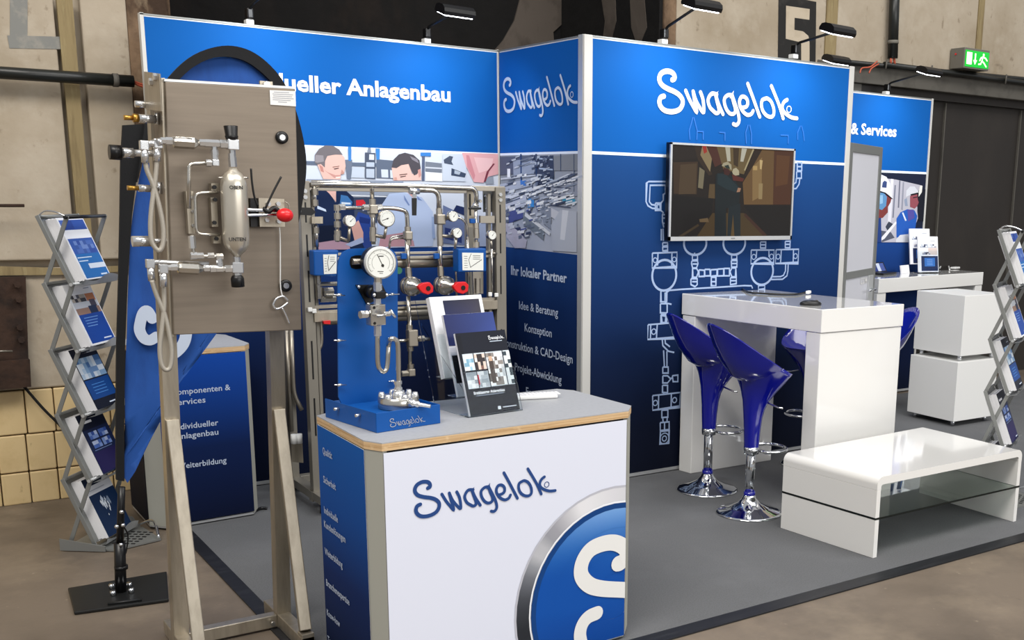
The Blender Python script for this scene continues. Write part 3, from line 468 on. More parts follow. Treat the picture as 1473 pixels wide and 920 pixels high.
for pts, c in (([(0,-0.36,1.6459),(0,-0.4267,1.6558),(0,-0.4316,1.5858),(0,-0.3557,1.5768)], '3f86cc'), ([(0,-0.2637,1.7404),(0,-0.3426,1.7355),(0,-0.3314,1.7055),(0,-0.2689,1.7111)], '3f74c0'), ([(0,-0.7444,1.6456),(0,-0.8904,1.6383),(0,-0.8906,1.6093),(0,-0.761,1.6148)], '3f8fb0'), ([(0,-0.4973,1.6178),(0,-0.7198,1.5631),(0,-0.72,1.5078),(0,-0.4971,1.5699)], 'b9bcc6'), ([(0,-0.1003,1.5731),(0,-0.3079,1.5649),(0,-0.3075,1.5202),(0,-0.118,1.4776)], '46508a'), ([(0,-0.2986,1.5557),(0,-0.5493,1.4495),(0,-0.5404,1.3966),(0,-0.2978,1.484)], '6c7684'), ([(0,-0.3262,1.552),(0,-0.6185,1.4438),(0,-0.6099,1.426),(0,-0.3168,1.5295)], 'c8ccd4'), ([(0,-0.1904,1.4529),(0,-0.2603,1.4628),(0,-0.3155,1.4083),(0,-0.2835,1.3707),(0,-0.2032,1.4169)], '33395a'), ([(0,-0.0793,1.4854),(0,-0.2131,1.4447),(0,-0.343,1.3871),(0,-0.3277,1.3395),(0,-0.1925,1.3323),(0,-0.0874,1.3934)], 'a9a8bc'), ([(0,-0.7281,1.576),(0,-0.9069,1.5725),(0,-0.9089,1.3472),(0,-0.6442,1.3409),(0,-0.6271,1.4873)], 'a8aebc'), ([(0,-0.7529,1.5767),(0,-0.8185,1.5742),(0,-0.7785,1.4081),(0,-0.7286,1.41)], 'c4c8d2'), ([(0,-0.1044,1.8063),(0,-0.1426,1.8062),(0,-0.1418,1.755),(0,-0.1035,1.7549)], 'dde4f0'), ([(0,-0.4353,1.6034),(0,-0.4886,1.6307),(0,-0.506,1.5876),(0,-0.4706,1.5605)], '4a5a86'), ([(0,-0.5059,1.5702),(0,-0.6271,1.5862),(0,-0.6271,1.4614),(0,-0.5407,1.4928)], '7f8798')): PA(5, c, pts)
rg = random.Random(17)
def scatter(n_, y0, y1, z0, z1, w0, w1, h0, h1, cols, ux_, mk_):
    for _ in range(n_):
        y_ = rg.uniform(y0, y1); z_ = rg.uniform(z0, z1); w_ = rg.uniform(w0, w1); h_ = rg.uniform(h0, h1); ph.p([mk_(y_, z_), mk_(y_+w_, z_+w_*.15), mk_(y_+w_, z_+w_*.15+h_), mk_(y_, z_+h_)], rg.choice(cols), 6)
mkb = lambda a_, z_: (0, -a_, z_)
gc_ = ['c8ced8', '5a6478', 'a4adbe', '3c465e', 'd6dae2', '7c879c', 'e2e6ec']
scatter(90, .06, .60, 1.52, 1.76, .015, .09, .004, .018, gc_, 0, mkb); scatter(60, .50, .86, 1.60, 1.76, .02, .12, .004, .012, gc_, 0, mkb); scatter(40, .40, .60, 1.68, 1.87, .01, .05, .006, .02, ['2c3650', '48546e', 'a8b2c4', '66728a'], 0, mkb); scatter(30, .06, .38, 1.38, 1.58, .02, .07, .006, .02, ['4a5488', 'b8bccc', '5c667c', 'd0d2dc', '38405c'], 0, mkb); scatter(24, .38, .58, 1.42, 1.60, .02, .06, .004, .01, ['c8ccd6', '6c7688', '8c96a6'], 0, mkb); scatter(16, .05, .40, 1.80, 1.88, .03, .12, .004, .012, ['6a7488', 'b0b8c6', '3e4862'], 0, mkb)
ph.build('photo_print', pb, 'ink_matte')
MB().box((.012, -.939, 1.255), (.034, .045, 2.505)).build('post', 'alu', pb)
MB().box((.02, -.47, 2.501), (.044, .94, .007)).build('top_rail', 'alu_dull', pb); MB().box((.016, -.47, .02), (.044, .94, .018)).build('bottom_rail', 'alu', pb)
lb0 = (0,-0.0672,2.1585); lb1 = (0,-0.902,2.1587)
zt_ = (0,-0.1358,2.3321); zb_ = (0,-0.1326,2.1435)
logo(pb, (-.001, lb0[1], zb_[2]), (0, -1, 0), (0, 0, 1), lb0[1]-lb1[1], 'pale_ink', height=(zt_[2]-zb_[2]), rel=.085)
def tline(body, pL, pR, h, m='pale_ink', bold=.01): text(body, (-.001, pL[1], (pL[2]+pR[2])/2), (0, -1, 0), (0, 0, 1), h, m, pb, width=pL[1]-pR[1], bold=bold)
tline('Ihr lokaler Partner', (0,-0.1386,1.1651), (0,-0.7984,1.1697), .058, bold=.025)
tline('Idee & Beratung', (0,-0.2375,0.9631), (0,-0.7025,0.964), .052)
tline('Konzeption', (0,-0.3057,0.8286), (0,-0.6312,0.8371), .052)
tline('Konstruktion & CAD-Design', (0,-0.0257,0.7028), (0,-0.866,0.7155), .052)
tline('Projekt-Abwicklung', (0,-0.1788,0.5721), (0,-0.743,0.5703), .052)
tline('Fertigung', (0,-0.3191,0.4347), (0,-0.6149,0.4403), .052)
# TV wall panel
PY_ = -.968
pc = thing('display_panel', 'blue display panel with big white wordmark, pipe diagram print and television', 'display panel', (1.03, PY_, 0))
MB().box((1.03, PY_+.021, 1.255), (2.03, .036, 2.49)).build('board', 'white_satin', pc)
pr = Print((0, -1, 0)); F = lambda a, z: (.055+a*1.965, PY_+.0015, z)
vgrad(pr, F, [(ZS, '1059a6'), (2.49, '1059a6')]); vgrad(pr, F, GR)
pr.p([F(0, ZS-.008), F(1, ZS-.008), F(1, ZS+.008), F(0, ZS+.008)], 'eaf3fc', 2); pr.build('print_sheet', pc, 'ink_matte')
MB().box((.026, PY_+.018, 1.255), (.055, .044, 2.505), bev=.003).build('post', 'alu_post', pc)
MB().box((2.04, PY_+.018, 1.255), (.044, .044, 2.505), bev=.003).build('post', 'alu_post', pc)
MB().box((1.03, PY_+.02, 2.503), (1.97, .044, .007)).build('top_rail', 'alu_dull', pc); MB().box((1.03, PY_+.014, .02), (1.97, .044, .018)).build('bottom_rail', 'alu', pc)
l0 = (LX0, PY_-.001, LZ0)
logo(pc, l0, (1, 0, 0), (0, 0, 1), LW, 'white_ink', rel=.105)
# printed pipe diagram
dm = MB(); DW = .0095
def D1(pts, wd=DW): ribbon(dm, off(pts, (0, -1, 0), .0003), wd, (0, -1, 0), False)
def DC(pts): D1(list(pts)+[pts[0]])
def Ell(c, e, r_): # ellipse from centre and two rim points
    c = V(c); a = (V(e)-c).length; b = (V(r_)-c).length; q = circ(c, a, b, (1, 0, 0), (0, 0, 1), 32); D1(q+[q[0]], .014)
G1 = None
for pts in ([(0.5817,-0.968,1.7486),(0.4421,-0.968,1.7455),(0.4281,-0.968,1.7371),(0.4263,-0.968,1.6321),(0.44,-0.968,1.6095),(0.471,-0.968,1.5951),(0.4967,-0.968,1.5937)], [(0.5823,-0.968,1.7282),(0.4527,-0.968,1.7247),(0.4497,-0.968,1.6324),(0.4654,-0.968,1.6163),(0.4963,-0.968,1.6125)], [(0.5636,-0.968,1.727),(0.5648,-0.968,1.6829),(0.5484,-0.968,1.6745),(0.5493,-0.968,1.6418),(0.5321,-0.968,1.6252),(0.5331,-0.968,1.5842),(0.5511,-0.968,1.5712),(0.5452,-0.968,1.5596),(0.5463,-0.968,1.5184),(0.5565,-0.968,1.4853)], [(0.5773,-0.968,1.6831),(0.5565,-0.968,1.6811)], [(0.5786,-0.968,1.5598),(0.5473,-0.968,1.5596)], [(0.5791,-0.968,1.5391),(0.5478,-0.968,1.5398)], [(0.5799,-0.968,1.5101),(0.5527,-0.968,1.5101)]): D1(pts)
for pts in ([(0.4929,-0.968,1.6247),(0.5321,-0.968,1.6252),(0.5331,-0.968,1.5842),(0.4939,-0.968,1.5839)], [(0.5044,-0.968,1.6167),(0.5271,-0.968,1.6169),(0.5278,-0.968,1.5907),(0.5051,-0.968,1.5905)], [(0.5515,-0.968,1.3981),(0.5872,-0.968,1.3978),(0.5878,-0.968,1.3769),(0.5521,-0.968,1.3773)], [(0.5522,-0.968,1.3731),(0.5879,-0.968,1.3727),(0.5885,-0.968,1.3501),(0.5528,-0.968,1.3506)], [(0.4781,-0.968,1.3384),(0.6589,-0.968,1.3407),(0.6572,-0.968,1.2536),(0.4781,-0.968,1.2518)]): DC(pts)
for pts in ([(0.5186,-0.968,1.3377),(0.5173,-0.968,1.2651)], [(0.6206,-0.968,1.3387),(0.6206,-0.968,1.2628)], [(0.5675,-0.968,1.3504),(0.5677,-0.968,1.3395)], [(0.539,-0.968,1.4771),(0.5407,-0.968,1.4107)], [(0.5515,-0.968,1.4787),(0.5554,-0.968,1.4089)], [(0.791,-0.968,1.3362),(0.7914,-0.968,1.3233)]): D1(pts)
Ell((0.5681,-0.968,1.2075), (0.6565,-0.968,1.2051), (0.5657,-0.968,1.2976))
for c in ((0.4988,-0.968,1.2972), (0.6388,-0.968,1.2988)):
    q = circ(c, .014, .014, (1, 0, 0), (0, 0, 1), 14); D1(q+[q[0]], .006)
Ell((0.7938,-0.968,1.3917), (0.8792,-0.968,1.385), (0.7962,-0.968,1.3228)); Ell((1.0998,-0.968,1.3899), (1.1876,-0.968,1.383), (1.1029,-0.968,1.3197)); Ell((1.338,-0.968,1.2113), (1.4298,-0.968,1.209), (1.3335,-0.968,1.2957))
for pts in ([(0.7746,-0.968,1.3208),(0.8136,-0.968,1.3202),(0.8146,-0.968,1.292),(0.7755,-0.968,1.2928)], [(0.7719,-0.968,1.2882),(0.8147,-0.968,1.2873),(0.819,-0.968,1.2714),(0.8087,-0.968,1.2451),(0.7786,-0.968,1.2458),(0.7695,-0.968,1.2724)], [(0.7787,-0.968,1.2429),(0.8088,-0.968,1.2422),(0.8246,-0.968,1.2212),(0.8106,-0.968,1.1891),(0.7805,-0.968,1.1899)], [(0.768,-0.968,1.1814),(0.8162,-0.968,1.18),(0.8175,-0.968,1.1445),(0.8013,-0.968,1.1331),(0.7692,-0.968,1.146)], [(0.828,-0.968,1.2329),(0.8698,-0.968,1.2289),(0.8712,-0.968,1.1933),(0.8294,-0.968,1.1927)], [(0.8719,-0.968,1.2348),(0.9117,-0.968,1.2338),(0.9171,-0.968,1.195),(0.8749,-0.968,1.195)], [(0.9195,-0.968,1.2307),(0.9673,-0.968,1.2325),(0.9689,-0.968,1.1936),(0.921,-0.968,1.1919)], [(0.9734,-0.968,1.2341),(1.0201,-0.968,1.2354),(1.0219,-0.968,1.1921),(0.9751,-0.968,1.1922)], [(1.0239,-0.968,1.2371),(1.0672,-0.968,1.2361),(1.0692,-0.968,1.1908),(1.0258,-0.968,1.192)], [(0.9251,-0.968,1.1858),(0.9615,-0.968,1.1848),(0.9635,-0.968,1.1338),(0.9271,-0.968,1.135)], [(1.0809,-0.968,1.3182),(1.1229,-0.968,1.3175),(1.1242,-0.968,1.2892),(1.0822,-0.968,1.29)], [(1.0793,-0.968,1.284),(1.1268,-0.968,1.2831),(1.1263,-0.968,1.2438),(1.0842,-0.968,1.2436)], [(1.1186,-0.968,1.2379),(1.0868,-0.968,1.2387),(1.0721,-0.968,1.2149),(1.0892,-0.968,1.1842),(1.1211,-0.968,1.1833)], [(1.0776,-0.968,1.1785),(1.1253,-0.968,1.1784),(1.127,-0.968,1.1406),(1.0795,-0.968,1.136)], [(1.3134,-0.968,1.3957),(1.3579,-0.968,1.3953),(1.3583,-0.968,1.3567),(1.3155,-0.968,1.3572)], [(1.5235,-0.968,1.3968),(1.5661,-0.968,1.3977),(1.5661,-0.968,1.3559),(1.526,-0.968,1.3564)], [(1.2394,-0.968,1.346),(1.4314,-0.968,1.3434),(1.432,-0.968,1.2586),(1.2404,-0.968,1.2608)], [(1.4481,-0.968,1.3451),(1.6443,-0.968,1.3456),(1.6439,-0.968,1.2574),(1.4472,-0.968,1.2583)], [(1.3105,-0.968,1.1224),(1.3644,-0.968,1.1219),(1.3658,-0.968,1.0957),(1.3118,-0.968,1.0976)]): DC(pts)
for pts in ([(1.285,-0.968,1.3442),(1.2827,-0.968,1.2954)], [(1.3872,-0.968,1.3428),(1.3896,-0.968,1.2996)], [(1.4928,-0.968,1.3438),(1.4909,-0.968,1.2605)], [(1.5986,-0.968,1.3437),(1.6005,-0.968,1.2583)], [(1.5576,-0.968,1.256),(1.5579,-0.968,1.2089),(1.5513,-0.968,1.1776),(1.514,-0.968,1.1566),(1.4125,-0.968,1.1578)], [(1.5354,-0.968,1.2565),(1.5365,-0.968,1.2094),(1.5211,-0.968,1.1816),(1.496,-0.968,1.1741),(1.4284,-0.968,1.1748)], [(0.5874,-0.968,1.1054),(0.6089,-0.968,1.1174),(0.697,-0.968,1.1202),(1.0013,-0.968,1.1235),(1.192,-0.968,1.1263),(1.253,-0.968,1.1231),(1.2621,-0.968,1.1055)], [(0.7778,-0.968,1.2693),(0.8116,-0.968,1.2686)], [(0.7776,-0.968,1.1635),(0.8138,-0.968,1.1624)], [(1.0856,-0.968,1.2658),(1.1229,-0.968,1.2651)], [(1.0824,-0.968,1.1602),(1.123,-0.968,1.159)], [(1.3144,-0.968,1.3774),(1.3589,-0.968,1.3769)], [(1.5246,-0.968,1.3782),(1.5656,-0.968,1.3778)], [(0.9262,-0.968,1.1589),(0.9625,-0.968,1.1578)], [(0.5765,-0.968,1.1058),(0.5781,-0.968,1.0445),(0.6259,-0.968,1.0337)]): D1(pts)
for c in ((1.2627,-0.968,1.3031), (1.4111,-0.968,1.3024), (1.4674,-0.968,1.3014), (1.6185,-0.968,1.302)):
    q = circ(c, .016, .016, (1, 0, 0), (0, 0, 1), 14); D1(q+[q[0]], .006)
for pts in ([(0.545,-0.968,1.1195),(0.5878,-0.968,1.118),(0.5897,-0.968,1.0505),(0.5468,-0.968,1.0522)], [(0.5435,-0.968,1.0409),(0.5936,-0.968,1.0388),(0.5951,-0.968,0.9839),(0.5449,-0.968,0.9863)], [(0.5487,-0.968,0.976),(0.5917,-0.968,0.974),(0.593,-0.968,0.9261),(0.55,-0.968,0.9284)]): DC(pts)
for pts in ([(0.5514,-0.968,0.9707),(0.5868,-0.968,0.9643),(0.5819,-0.968,0.9265),(0.555,-0.968,0.9222)], [(0.4562,-0.968,0.92),(0.6831,-0.968,0.9231),(0.686,-0.968,0.8295),(0.4558,-0.968,0.8332)], [(0.5713,-0.968,0.6588),(0.6118,-0.968,0.6556),(0.6129,-0.968,0.6187),(0.5722,-0.968,0.6219)], [(0.5727,-0.968,0.6054),(0.6085,-0.968,0.6025),(0.6331,-0.968,0.5809),(0.6097,-0.968,0.5585),(0.5738,-0.968,0.5616)], [(0.5718,-0.968,0.5472),(0.6101,-0.968,0.5439),(0.6113,-0.968,0.4997),(0.573,-0.968,0.5033)], [(0.6446,-0.968,0.5995),(0.6868,-0.968,0.6009),(0.6881,-0.968,0.5596),(0.6517,-0.968,0.5627)], [(0.4999,-0.968,0.4906),(0.7084,-0.968,0.4908),(0.7063,-0.968,0.4019),(0.502,-0.968,0.4008)], [(0.571,-0.968,0.3938),(0.6167,-0.968,0.3911),(0.618,-0.968,0.3465),(0.5722,-0.968,0.3484)], [(0.561,-0.968,0.318),(0.6285,-0.968,0.3156),(0.6299,-0.968,0.2658),(0.5623,-0.968,0.2685)], [(0.5636,-0.968,0.2634),(0.63,-0.968,0.2608),(0.6298,-0.968,0.181),(0.5621,-0.968,0.1842)]): DC(pts)
for pts in ([(0.5234,-0.968,0.9201),(0.5197,-0.968,0.835)], [(0.4758,-0.968,0.9199),(0.4755,-0.968,0.8339)], [(0.5448,-0.968,0.4903),(0.5446,-0.968,0.4023)], [(0.6405,-0.968,0.4892),(0.6406,-0.968,0.4005)], [(0.562,-0.968,0.8323),(0.5679,-0.968,0.7889),(0.6104,-0.968,0.7524),(0.6549,-0.968,0.7416)], [(0.5833,-0.968,0.831),(0.5864,-0.968,0.8021),(0.6215,-0.968,0.7787)], [(0.5745,-0.968,0.7597),(0.5832,-0.968,0.6579)], [(0.5996,-0.968,0.7532),(0.6022,-0.968,0.6583)], [(0.5825,-0.968,0.5024),(0.5829,-0.968,0.4877)], [(0.5795,-0.968,0.3456),(0.5827,-0.968,0.3157)], [(0.6132,-0.968,0.342),(0.6116,-0.968,0.3145)], [(0.5935,-0.968,0.3145),(0.5948,-0.968,0.2668)], [(0.633,-0.968,0.5858),(0.6474,-0.968,0.5846)]): D1(pts)
for c, rr in (((0.4988,-0.968,0.877), .016), ((0.521,-0.968,0.4438), .016), ((0.6659,-0.968,0.4474), .016), ((0.595,-0.968,0.2151), .034), ((0.595,-0.968,0.2151), .016)):
    q = circ(c, rr, rr, (1, 0, 0), (0, 0, 1), 18); D1(q+[q[0]], .007)
for pts in ([(1.5963,-0.968,1.8896),(1.6356,-0.968,1.8909),(1.6388,-0.968,1.8404),(1.5995,-0.968,1.8392)], [(1.5952,-0.968,1.8335),(1.6361,-0.968,1.8346),(1.6388,-0.968,1.793),(1.5978,-0.968,1.792)]): DC(pts)
for pts in ([(1.6261,-0.968,1.7927),(1.6206,-0.968,1.7553),(1.5987,-0.968,1.7288),(1.5752,-0.968,1.7261)], [(1.5947,-0.968,1.7919),(1.5932,-0.968,1.766),(1.5735,-0.968,1.7543)], [(1.5979,-0.968,1.8639),(1.6372,-0.968,1.8651)]): D1(pts)
dm.build('pipe_diagram', 'line_ink', pc)
fm = MB()
for pts in ([(0.7323,-0.968,1.99),(0.725,-0.968,2.0431),(0.7402,-0.968,2.0865),(0.7489,-0.968,2.1189)], [(0.7828,-0.968,1.9922),(0.7837,-0.968,2.046),(0.7682,-0.968,2.088),(0.7559,-0.968,2.1193)], [(1.1655,-0.968,1.9868),(1.1578,-0.968,2.0532),(1.1752,-0.968,2.0984)], [(1.2065,-0.968,1.9863),(1.2051,-0.968,2.0443),(1.1872,-0.968,2.099)], [(0.7867,-0.968,2.0408),(0.8292,-0.968,2.0407),(0.8309,-0.968,1.9943)], [(1.5894,-0.968,2.0277),(1.5865,-0.968,2.0737),(1.6082,-0.968,2.1151)], [(1.6468,-0.968,2.0245),(1.6352,-0.968,2.076),(1.6163,-0.968,2.1155)], [(0.9511,-0.968,2.0433),(0.9949,-0.968,2.0432),(0.9969,-0.968,1.9962)], [(1.4437,-0.968,2.0498),(1.5073,-0.968,2.0516),(1.5104,-0.968,2.0013)]): ribbon(fm, off(pts, (0, -1, 0), .0025), .007, (0, -1, 0), False)
fm.build('faint_diagram', mat('faint_blue_print', '2a70c8', .55), pc)

# television
tv = thing('television', 'wall mounted flat television showing two helmeted people in a dim tunnel', 'television', (1.02, -1.05, 1.69))
tx0, tx1, tz0, tz1 = .533, 1.499, 1.412, 1.967
bz = .014
MB().box((1.016, -1.026, 1.69), (tx1-tx0, .04, tz1-tz0), bev=.004).build('back_case', 'black', tv)
MB().box((1.016, -.985, 1.69), (.4, .036, .3)).build('wall_mount', 'black_metal', tv)
bm_ = MB()
bm_.box((1.016, -1.047, tz1-bz*.4), (tx1-tx0, .012, bz*.8)).box((1.016, -1.047, tz0+.012), (tx1-tx0, .012, .024)).box((tx0+.006, -1.047, 1.69), (.012, .012, tz1-tz0)).box((tx1-.006, -1.047, 1.69), (.012, .012, tz1-tz0)); bm_.build('bezel', 'alu', tv)
MB().box((1.016, -1.054, tz0+.012), (.03, .002, .006)).build('maker_badge', 'alu_dull', tv)
ts = Print((0, -1, 0), .0004, .0002); sx0, sx1, sz0, sz1 = tx0+.012, tx1-.012, tz0+.024, tz1-.011
ts.p([(sx0, -1.047, sz0), (sx1, -1.047, sz0), (sx1, -1.047, sz1), (sx0, -1.047, sz1)], ['1c130b', '1a110a', '2a1a0e', '241a10'], 0)
def TV(l, c, pts): ts.p([(min(max(x, sx0), sx1), y, min(max(z, sz0), sz1)) for x, y, z in pts], c, l)
T = None
for l, c, pts in (
 (1, '4a3520', [(0.5553,-1.047,1.8563),(0.7354,-1.047,1.8656),(0.733,-1.047,1.6796),(0.5647,-1.047,1.6803)]), (2, '5c4830', [(0.6078,-1.047,1.8445),(0.7268,-1.047,1.8551),(0.7239,-1.047,1.6829),(0.5998,-1.047,1.6775)]), (1, '2b2018', [(0.5525,-1.047,1.9536),(0.7056,-1.047,1.9531),(0.7345,-1.047,1.8895),(0.5595,-1.047,1.8598)]), (3, '8f8468', [(0.7472,-1.047,1.8351),(0.7867,-1.047,1.8156),(0.7769,-1.047,1.7115),(0.7406,-1.047,1.7178)]),
 (1, '3d2c1c', [(0.7056,-1.047,1.9531),(0.7502,-1.047,1.9515),(0.8465,-1.047,1.7965),(0.8194,-1.047,1.7888),(0.735,-1.047,1.8759)]), (2, 'a59068', [(0.7635,-1.047,1.9555),(0.7949,-1.047,1.9568),(0.8384,-1.047,1.8862),(0.8277,-1.047,1.8098),(0.7519,-1.047,1.9038)]), (3, 'c0392a', [(0.7634,-1.047,1.9575),(0.7931,-1.047,1.9588),(0.8007,-1.047,1.9227),(0.7786,-1.047,1.9116)]), (2, '5a2f22', [(0.7994,-1.047,1.957),(0.8722,-1.047,1.9551),(0.9175,-1.047,1.8611),(0.8632,-1.047,1.8386)]),
 (2, '7d6840', [(0.8722,-1.047,1.9551),(1.1635,-1.047,1.9542),(1.0894,-1.047,1.8028),(0.9282,-1.047,1.8266)]), (3, 'd8d4bc', [(0.9366,-1.047,1.9557),(0.9738,-1.047,1.9551),(0.982,-1.047,1.8758),(0.9559,-1.047,1.8749)]), (3, 'dcd8c4', [(1.065,-1.047,1.9538),(1.106,-1.047,1.9533),(1.0811,-1.047,1.8769),(1.0573,-1.047,1.8769)]), (3, '4a3820', [(0.9972,-1.047,1.9546),(1.0442,-1.047,1.9551),(1.0399,-1.047,1.8439),(1.0063,-1.047,1.8569)]), (4, 'c9b98e', [(1.1511,-1.047,1.9523),(1.1636,-1.047,1.9514),(1.0979,-1.047,1.8244),(1.0882,-1.047,1.8276)]), (2, '32200f', [(1.1665,-1.047,1.9529),(1.2267,-1.047,1.951),(1.1184,-1.047,1.7965),(1.0901,-1.047,1.7886)]),
 (2, '7c5c34', [(1.2267,-1.047,1.951),(1.3252,-1.047,1.9498),(1.3335,-1.047,1.6268),(1.098,-1.047,1.6244),(1.0822,-1.047,1.7529),(1.1544,-1.047,1.8473)]), (3, 'a08050', [(1.1544,-1.047,1.8473),(1.2291,-1.047,1.9068),(1.2364,-1.047,1.6767),(1.1646,-1.047,1.6467)]), (3, '5a3218', [(1.3252,-1.047,1.9498),(1.5065,-1.047,1.9531),(1.4806,-1.047,1.6284),(1.3335,-1.047,1.6268)]), (4, '6e4420', [(1.3465,-1.047,1.9254),(1.4574,-1.047,1.9221),(1.4474,-1.047,1.7535),(1.3473,-1.047,1.7368)]), (4, 'b29868', [(1.2099,-1.047,1.7521),(1.2422,-1.047,1.7528),(1.2423,-1.047,1.6586),(1.2128,-1.047,1.6582)]), (4, 'd4b070', [(1.1589,-1.047,1.8546),(1.1928,-1.047,1.8556),(1.1941,-1.047,1.8306),(1.1602,-1.047,1.8297)]), (4, 'e8c88c', [(1.2103,-1.047,1.8919),(1.2349,-1.047,1.8892),(1.228,-1.047,1.8352),(1.2151,-1.047,1.8384)]),
 (2, '6a5434', [(0.8259,-1.047,1.7403),(0.8671,-1.047,1.7412),(0.8704,-1.047,1.6572),(0.8198,-1.047,1.66)]), (2, '54401f', [(0.7418,-1.047,1.428),(0.8553,-1.047,1.5725),(1.1004,-1.047,1.574),(1.2947,-1.047,1.4241)]), (3, '6b522a', [(0.9687,-1.047,1.4264),(0.9746,-1.047,1.616),(1.0504,-1.047,1.6167),(1.0593,-1.047,1.4257)]), (1, '120c08', [(0.5475,-1.047,1.6732),(0.8612,-1.047,1.657),(0.8464,-1.047,1.5654),(0.6073,-1.047,1.429),(0.5457,-1.047,1.4294)]), (1, '160e08', [(1.0983,-1.047,1.6172),(1.4862,-1.047,1.621),(1.4856,-1.047,1.4302),(1.2943,-1.047,1.4315)]), (3, '7a6240', [(0.7561,-1.047,1.5369),(0.8196,-1.047,1.5441),(0.8298,-1.047,1.5195),(0.7612,-1.047,1.5194)]), (2, '4a3a22', [(0.607,-1.047,1.4394),(0.748,-1.047,1.5089),(0.7574,-1.047,1.4983),(0.634,-1.047,1.4288)]), (2, '4a2a1a', [(1.11,-1.047,1.574),(1.2937,-1.047,1.4426),(1.2643,-1.047,1.4317),(1.1011,-1.047,1.5596)]),
 (5, '142024', [(0.8694,-1.047,1.7971),(0.9288,-1.047,1.8126),(1.0048,-1.047,1.7865),(1.0648,-1.047,1.7169),(1.0593,-1.047,1.6311),(1.0511,-1.047,1.6024),(0.9565,-1.047,1.6016),(0.9687,-1.047,1.4264),(0.875,-1.047,1.4271),(0.8715,-1.047,1.629)]), (5, '18262c', [(0.975,-1.047,1.6089),(1.0688,-1.047,1.6312),(1.0785,-1.047,1.4256),(1.0305,-1.047,1.426),(1.0147,-1.047,1.5663),(1.0019,-1.047,1.4262),(0.9734,-1.047,1.4264)]), (6, '20343a', [(0.8829,-1.047,1.8044),(0.948,-1.047,1.7991),(1.0451,-1.047,1.7308),(1.0373,-1.047,1.6951),(0.9516,-1.047,1.7148),(0.8855,-1.047,1.7416)]), (6, 'c2b898', [(0.9135,-1.047,1.8471),(0.9266,-1.047,1.8649),(0.9588,-1.047,1.8729),(0.9875,-1.047,1.8564),(0.9918,-1.047,1.8249),(0.9651,-1.047,1.8346),(0.9368,-1.047,1.8422)]), (7, '2c3b34', [(0.932,-1.047,1.8476),(0.9642,-1.047,1.8556),(0.9793,-1.047,1.8316),(0.9511,-1.047,1.8342)]), (6, '4a2018', [(0.9278,-1.047,1.837),(0.9653,-1.047,1.8311),(0.9847,-1.047,1.8141),(0.9669,-1.047,1.7926),(0.934,-1.047,1.7987)]), (6, 'd2c6a4', [(0.996,-1.047,1.8145),(1.0027,-1.047,1.8322),(1.0259,-1.047,1.84),(1.0484,-1.047,1.823),(1.0515,-1.047,1.7983),(1.0233,-1.047,1.794),(1.0041,-1.047,1.8006)]), (6, '6a2c20', [(0.9947,-1.047,1.8003),(1.0906,-1.047,1.778),(1.0819,-1.047,1.76),(1.0057,-1.047,1.7653)]), (7, 'c09070', [(1.0455,-1.047,1.7237),(1.0694,-1.047,1.7206),(1.0609,-1.047,1.699),(1.0353,-1.047,1.6965)])):
    TV(l, c, pts)
ts.build('screen', tv, 'screen')

# storage cabin door leaf
dn = V((.44, -.898, 0)).normalized(); du = V((.898, .44, 0)).normalized()
d0 = V((2.139, -.9, 0))-du*.05; DWd = .735
Rz = Matrix((du, -dn, (0, 0, 1))).transposed()
dr = bpy.data.objects.new('door_1', None); COL.objects.link(dr); dr.location = d0; WM[dr.name] = Matrix.Translation(d0); struct(dr)
def dbox(name, a0, a1, z0, z1, m, th=.035, o_=0.0): return MB().box(d0+du*((a0+a1)/2)+V((0, 0, (z0+z1)/2))+dn*o_, (a1-a0, th, z1-z0), Rz, .003).build(name, m, dr)
dbox('leaf', .05, DWd-.05, .05, 2.0, 'door_white', .02)
dbox('frame', 0, .055, .01, 2.035, 'alu_dull'); dbox('frame', DWd-.065, DWd, .01, 2.035, 'alu_dull'); dbox('frame', .055, DWd-.065, 1.975, 2.035, 'alu_dull'); dbox('frame', .055, DWd-.065, .01, .09, 'alu_dull'); dbox('rail', .055, DWd-.065, 1.13, 1.18, 'alu_dull')
dbox('lock_plate', DWd-.17, DWd-.065, .90, 1.13, 'alu', .05)
hp = d0+du*(DWd-.12)+V((0, 0, 1.03))
MB().tube([hp, hp+dn*.06, hp+dn*.06-du*.16], .009).build('door_handle', 'chrome', dr)
text('COM', d0+du*.40+V((0, 0, 1.075))+dn*.012, du, (0, 0, 1), .05, 'white_satin', dr, align='LEFT', bold=.02)
struct(MB().box((2.06, -.36, 1.25), (.04, 1.1, 2.48)).build('wall_cabin', 'white_satin'))
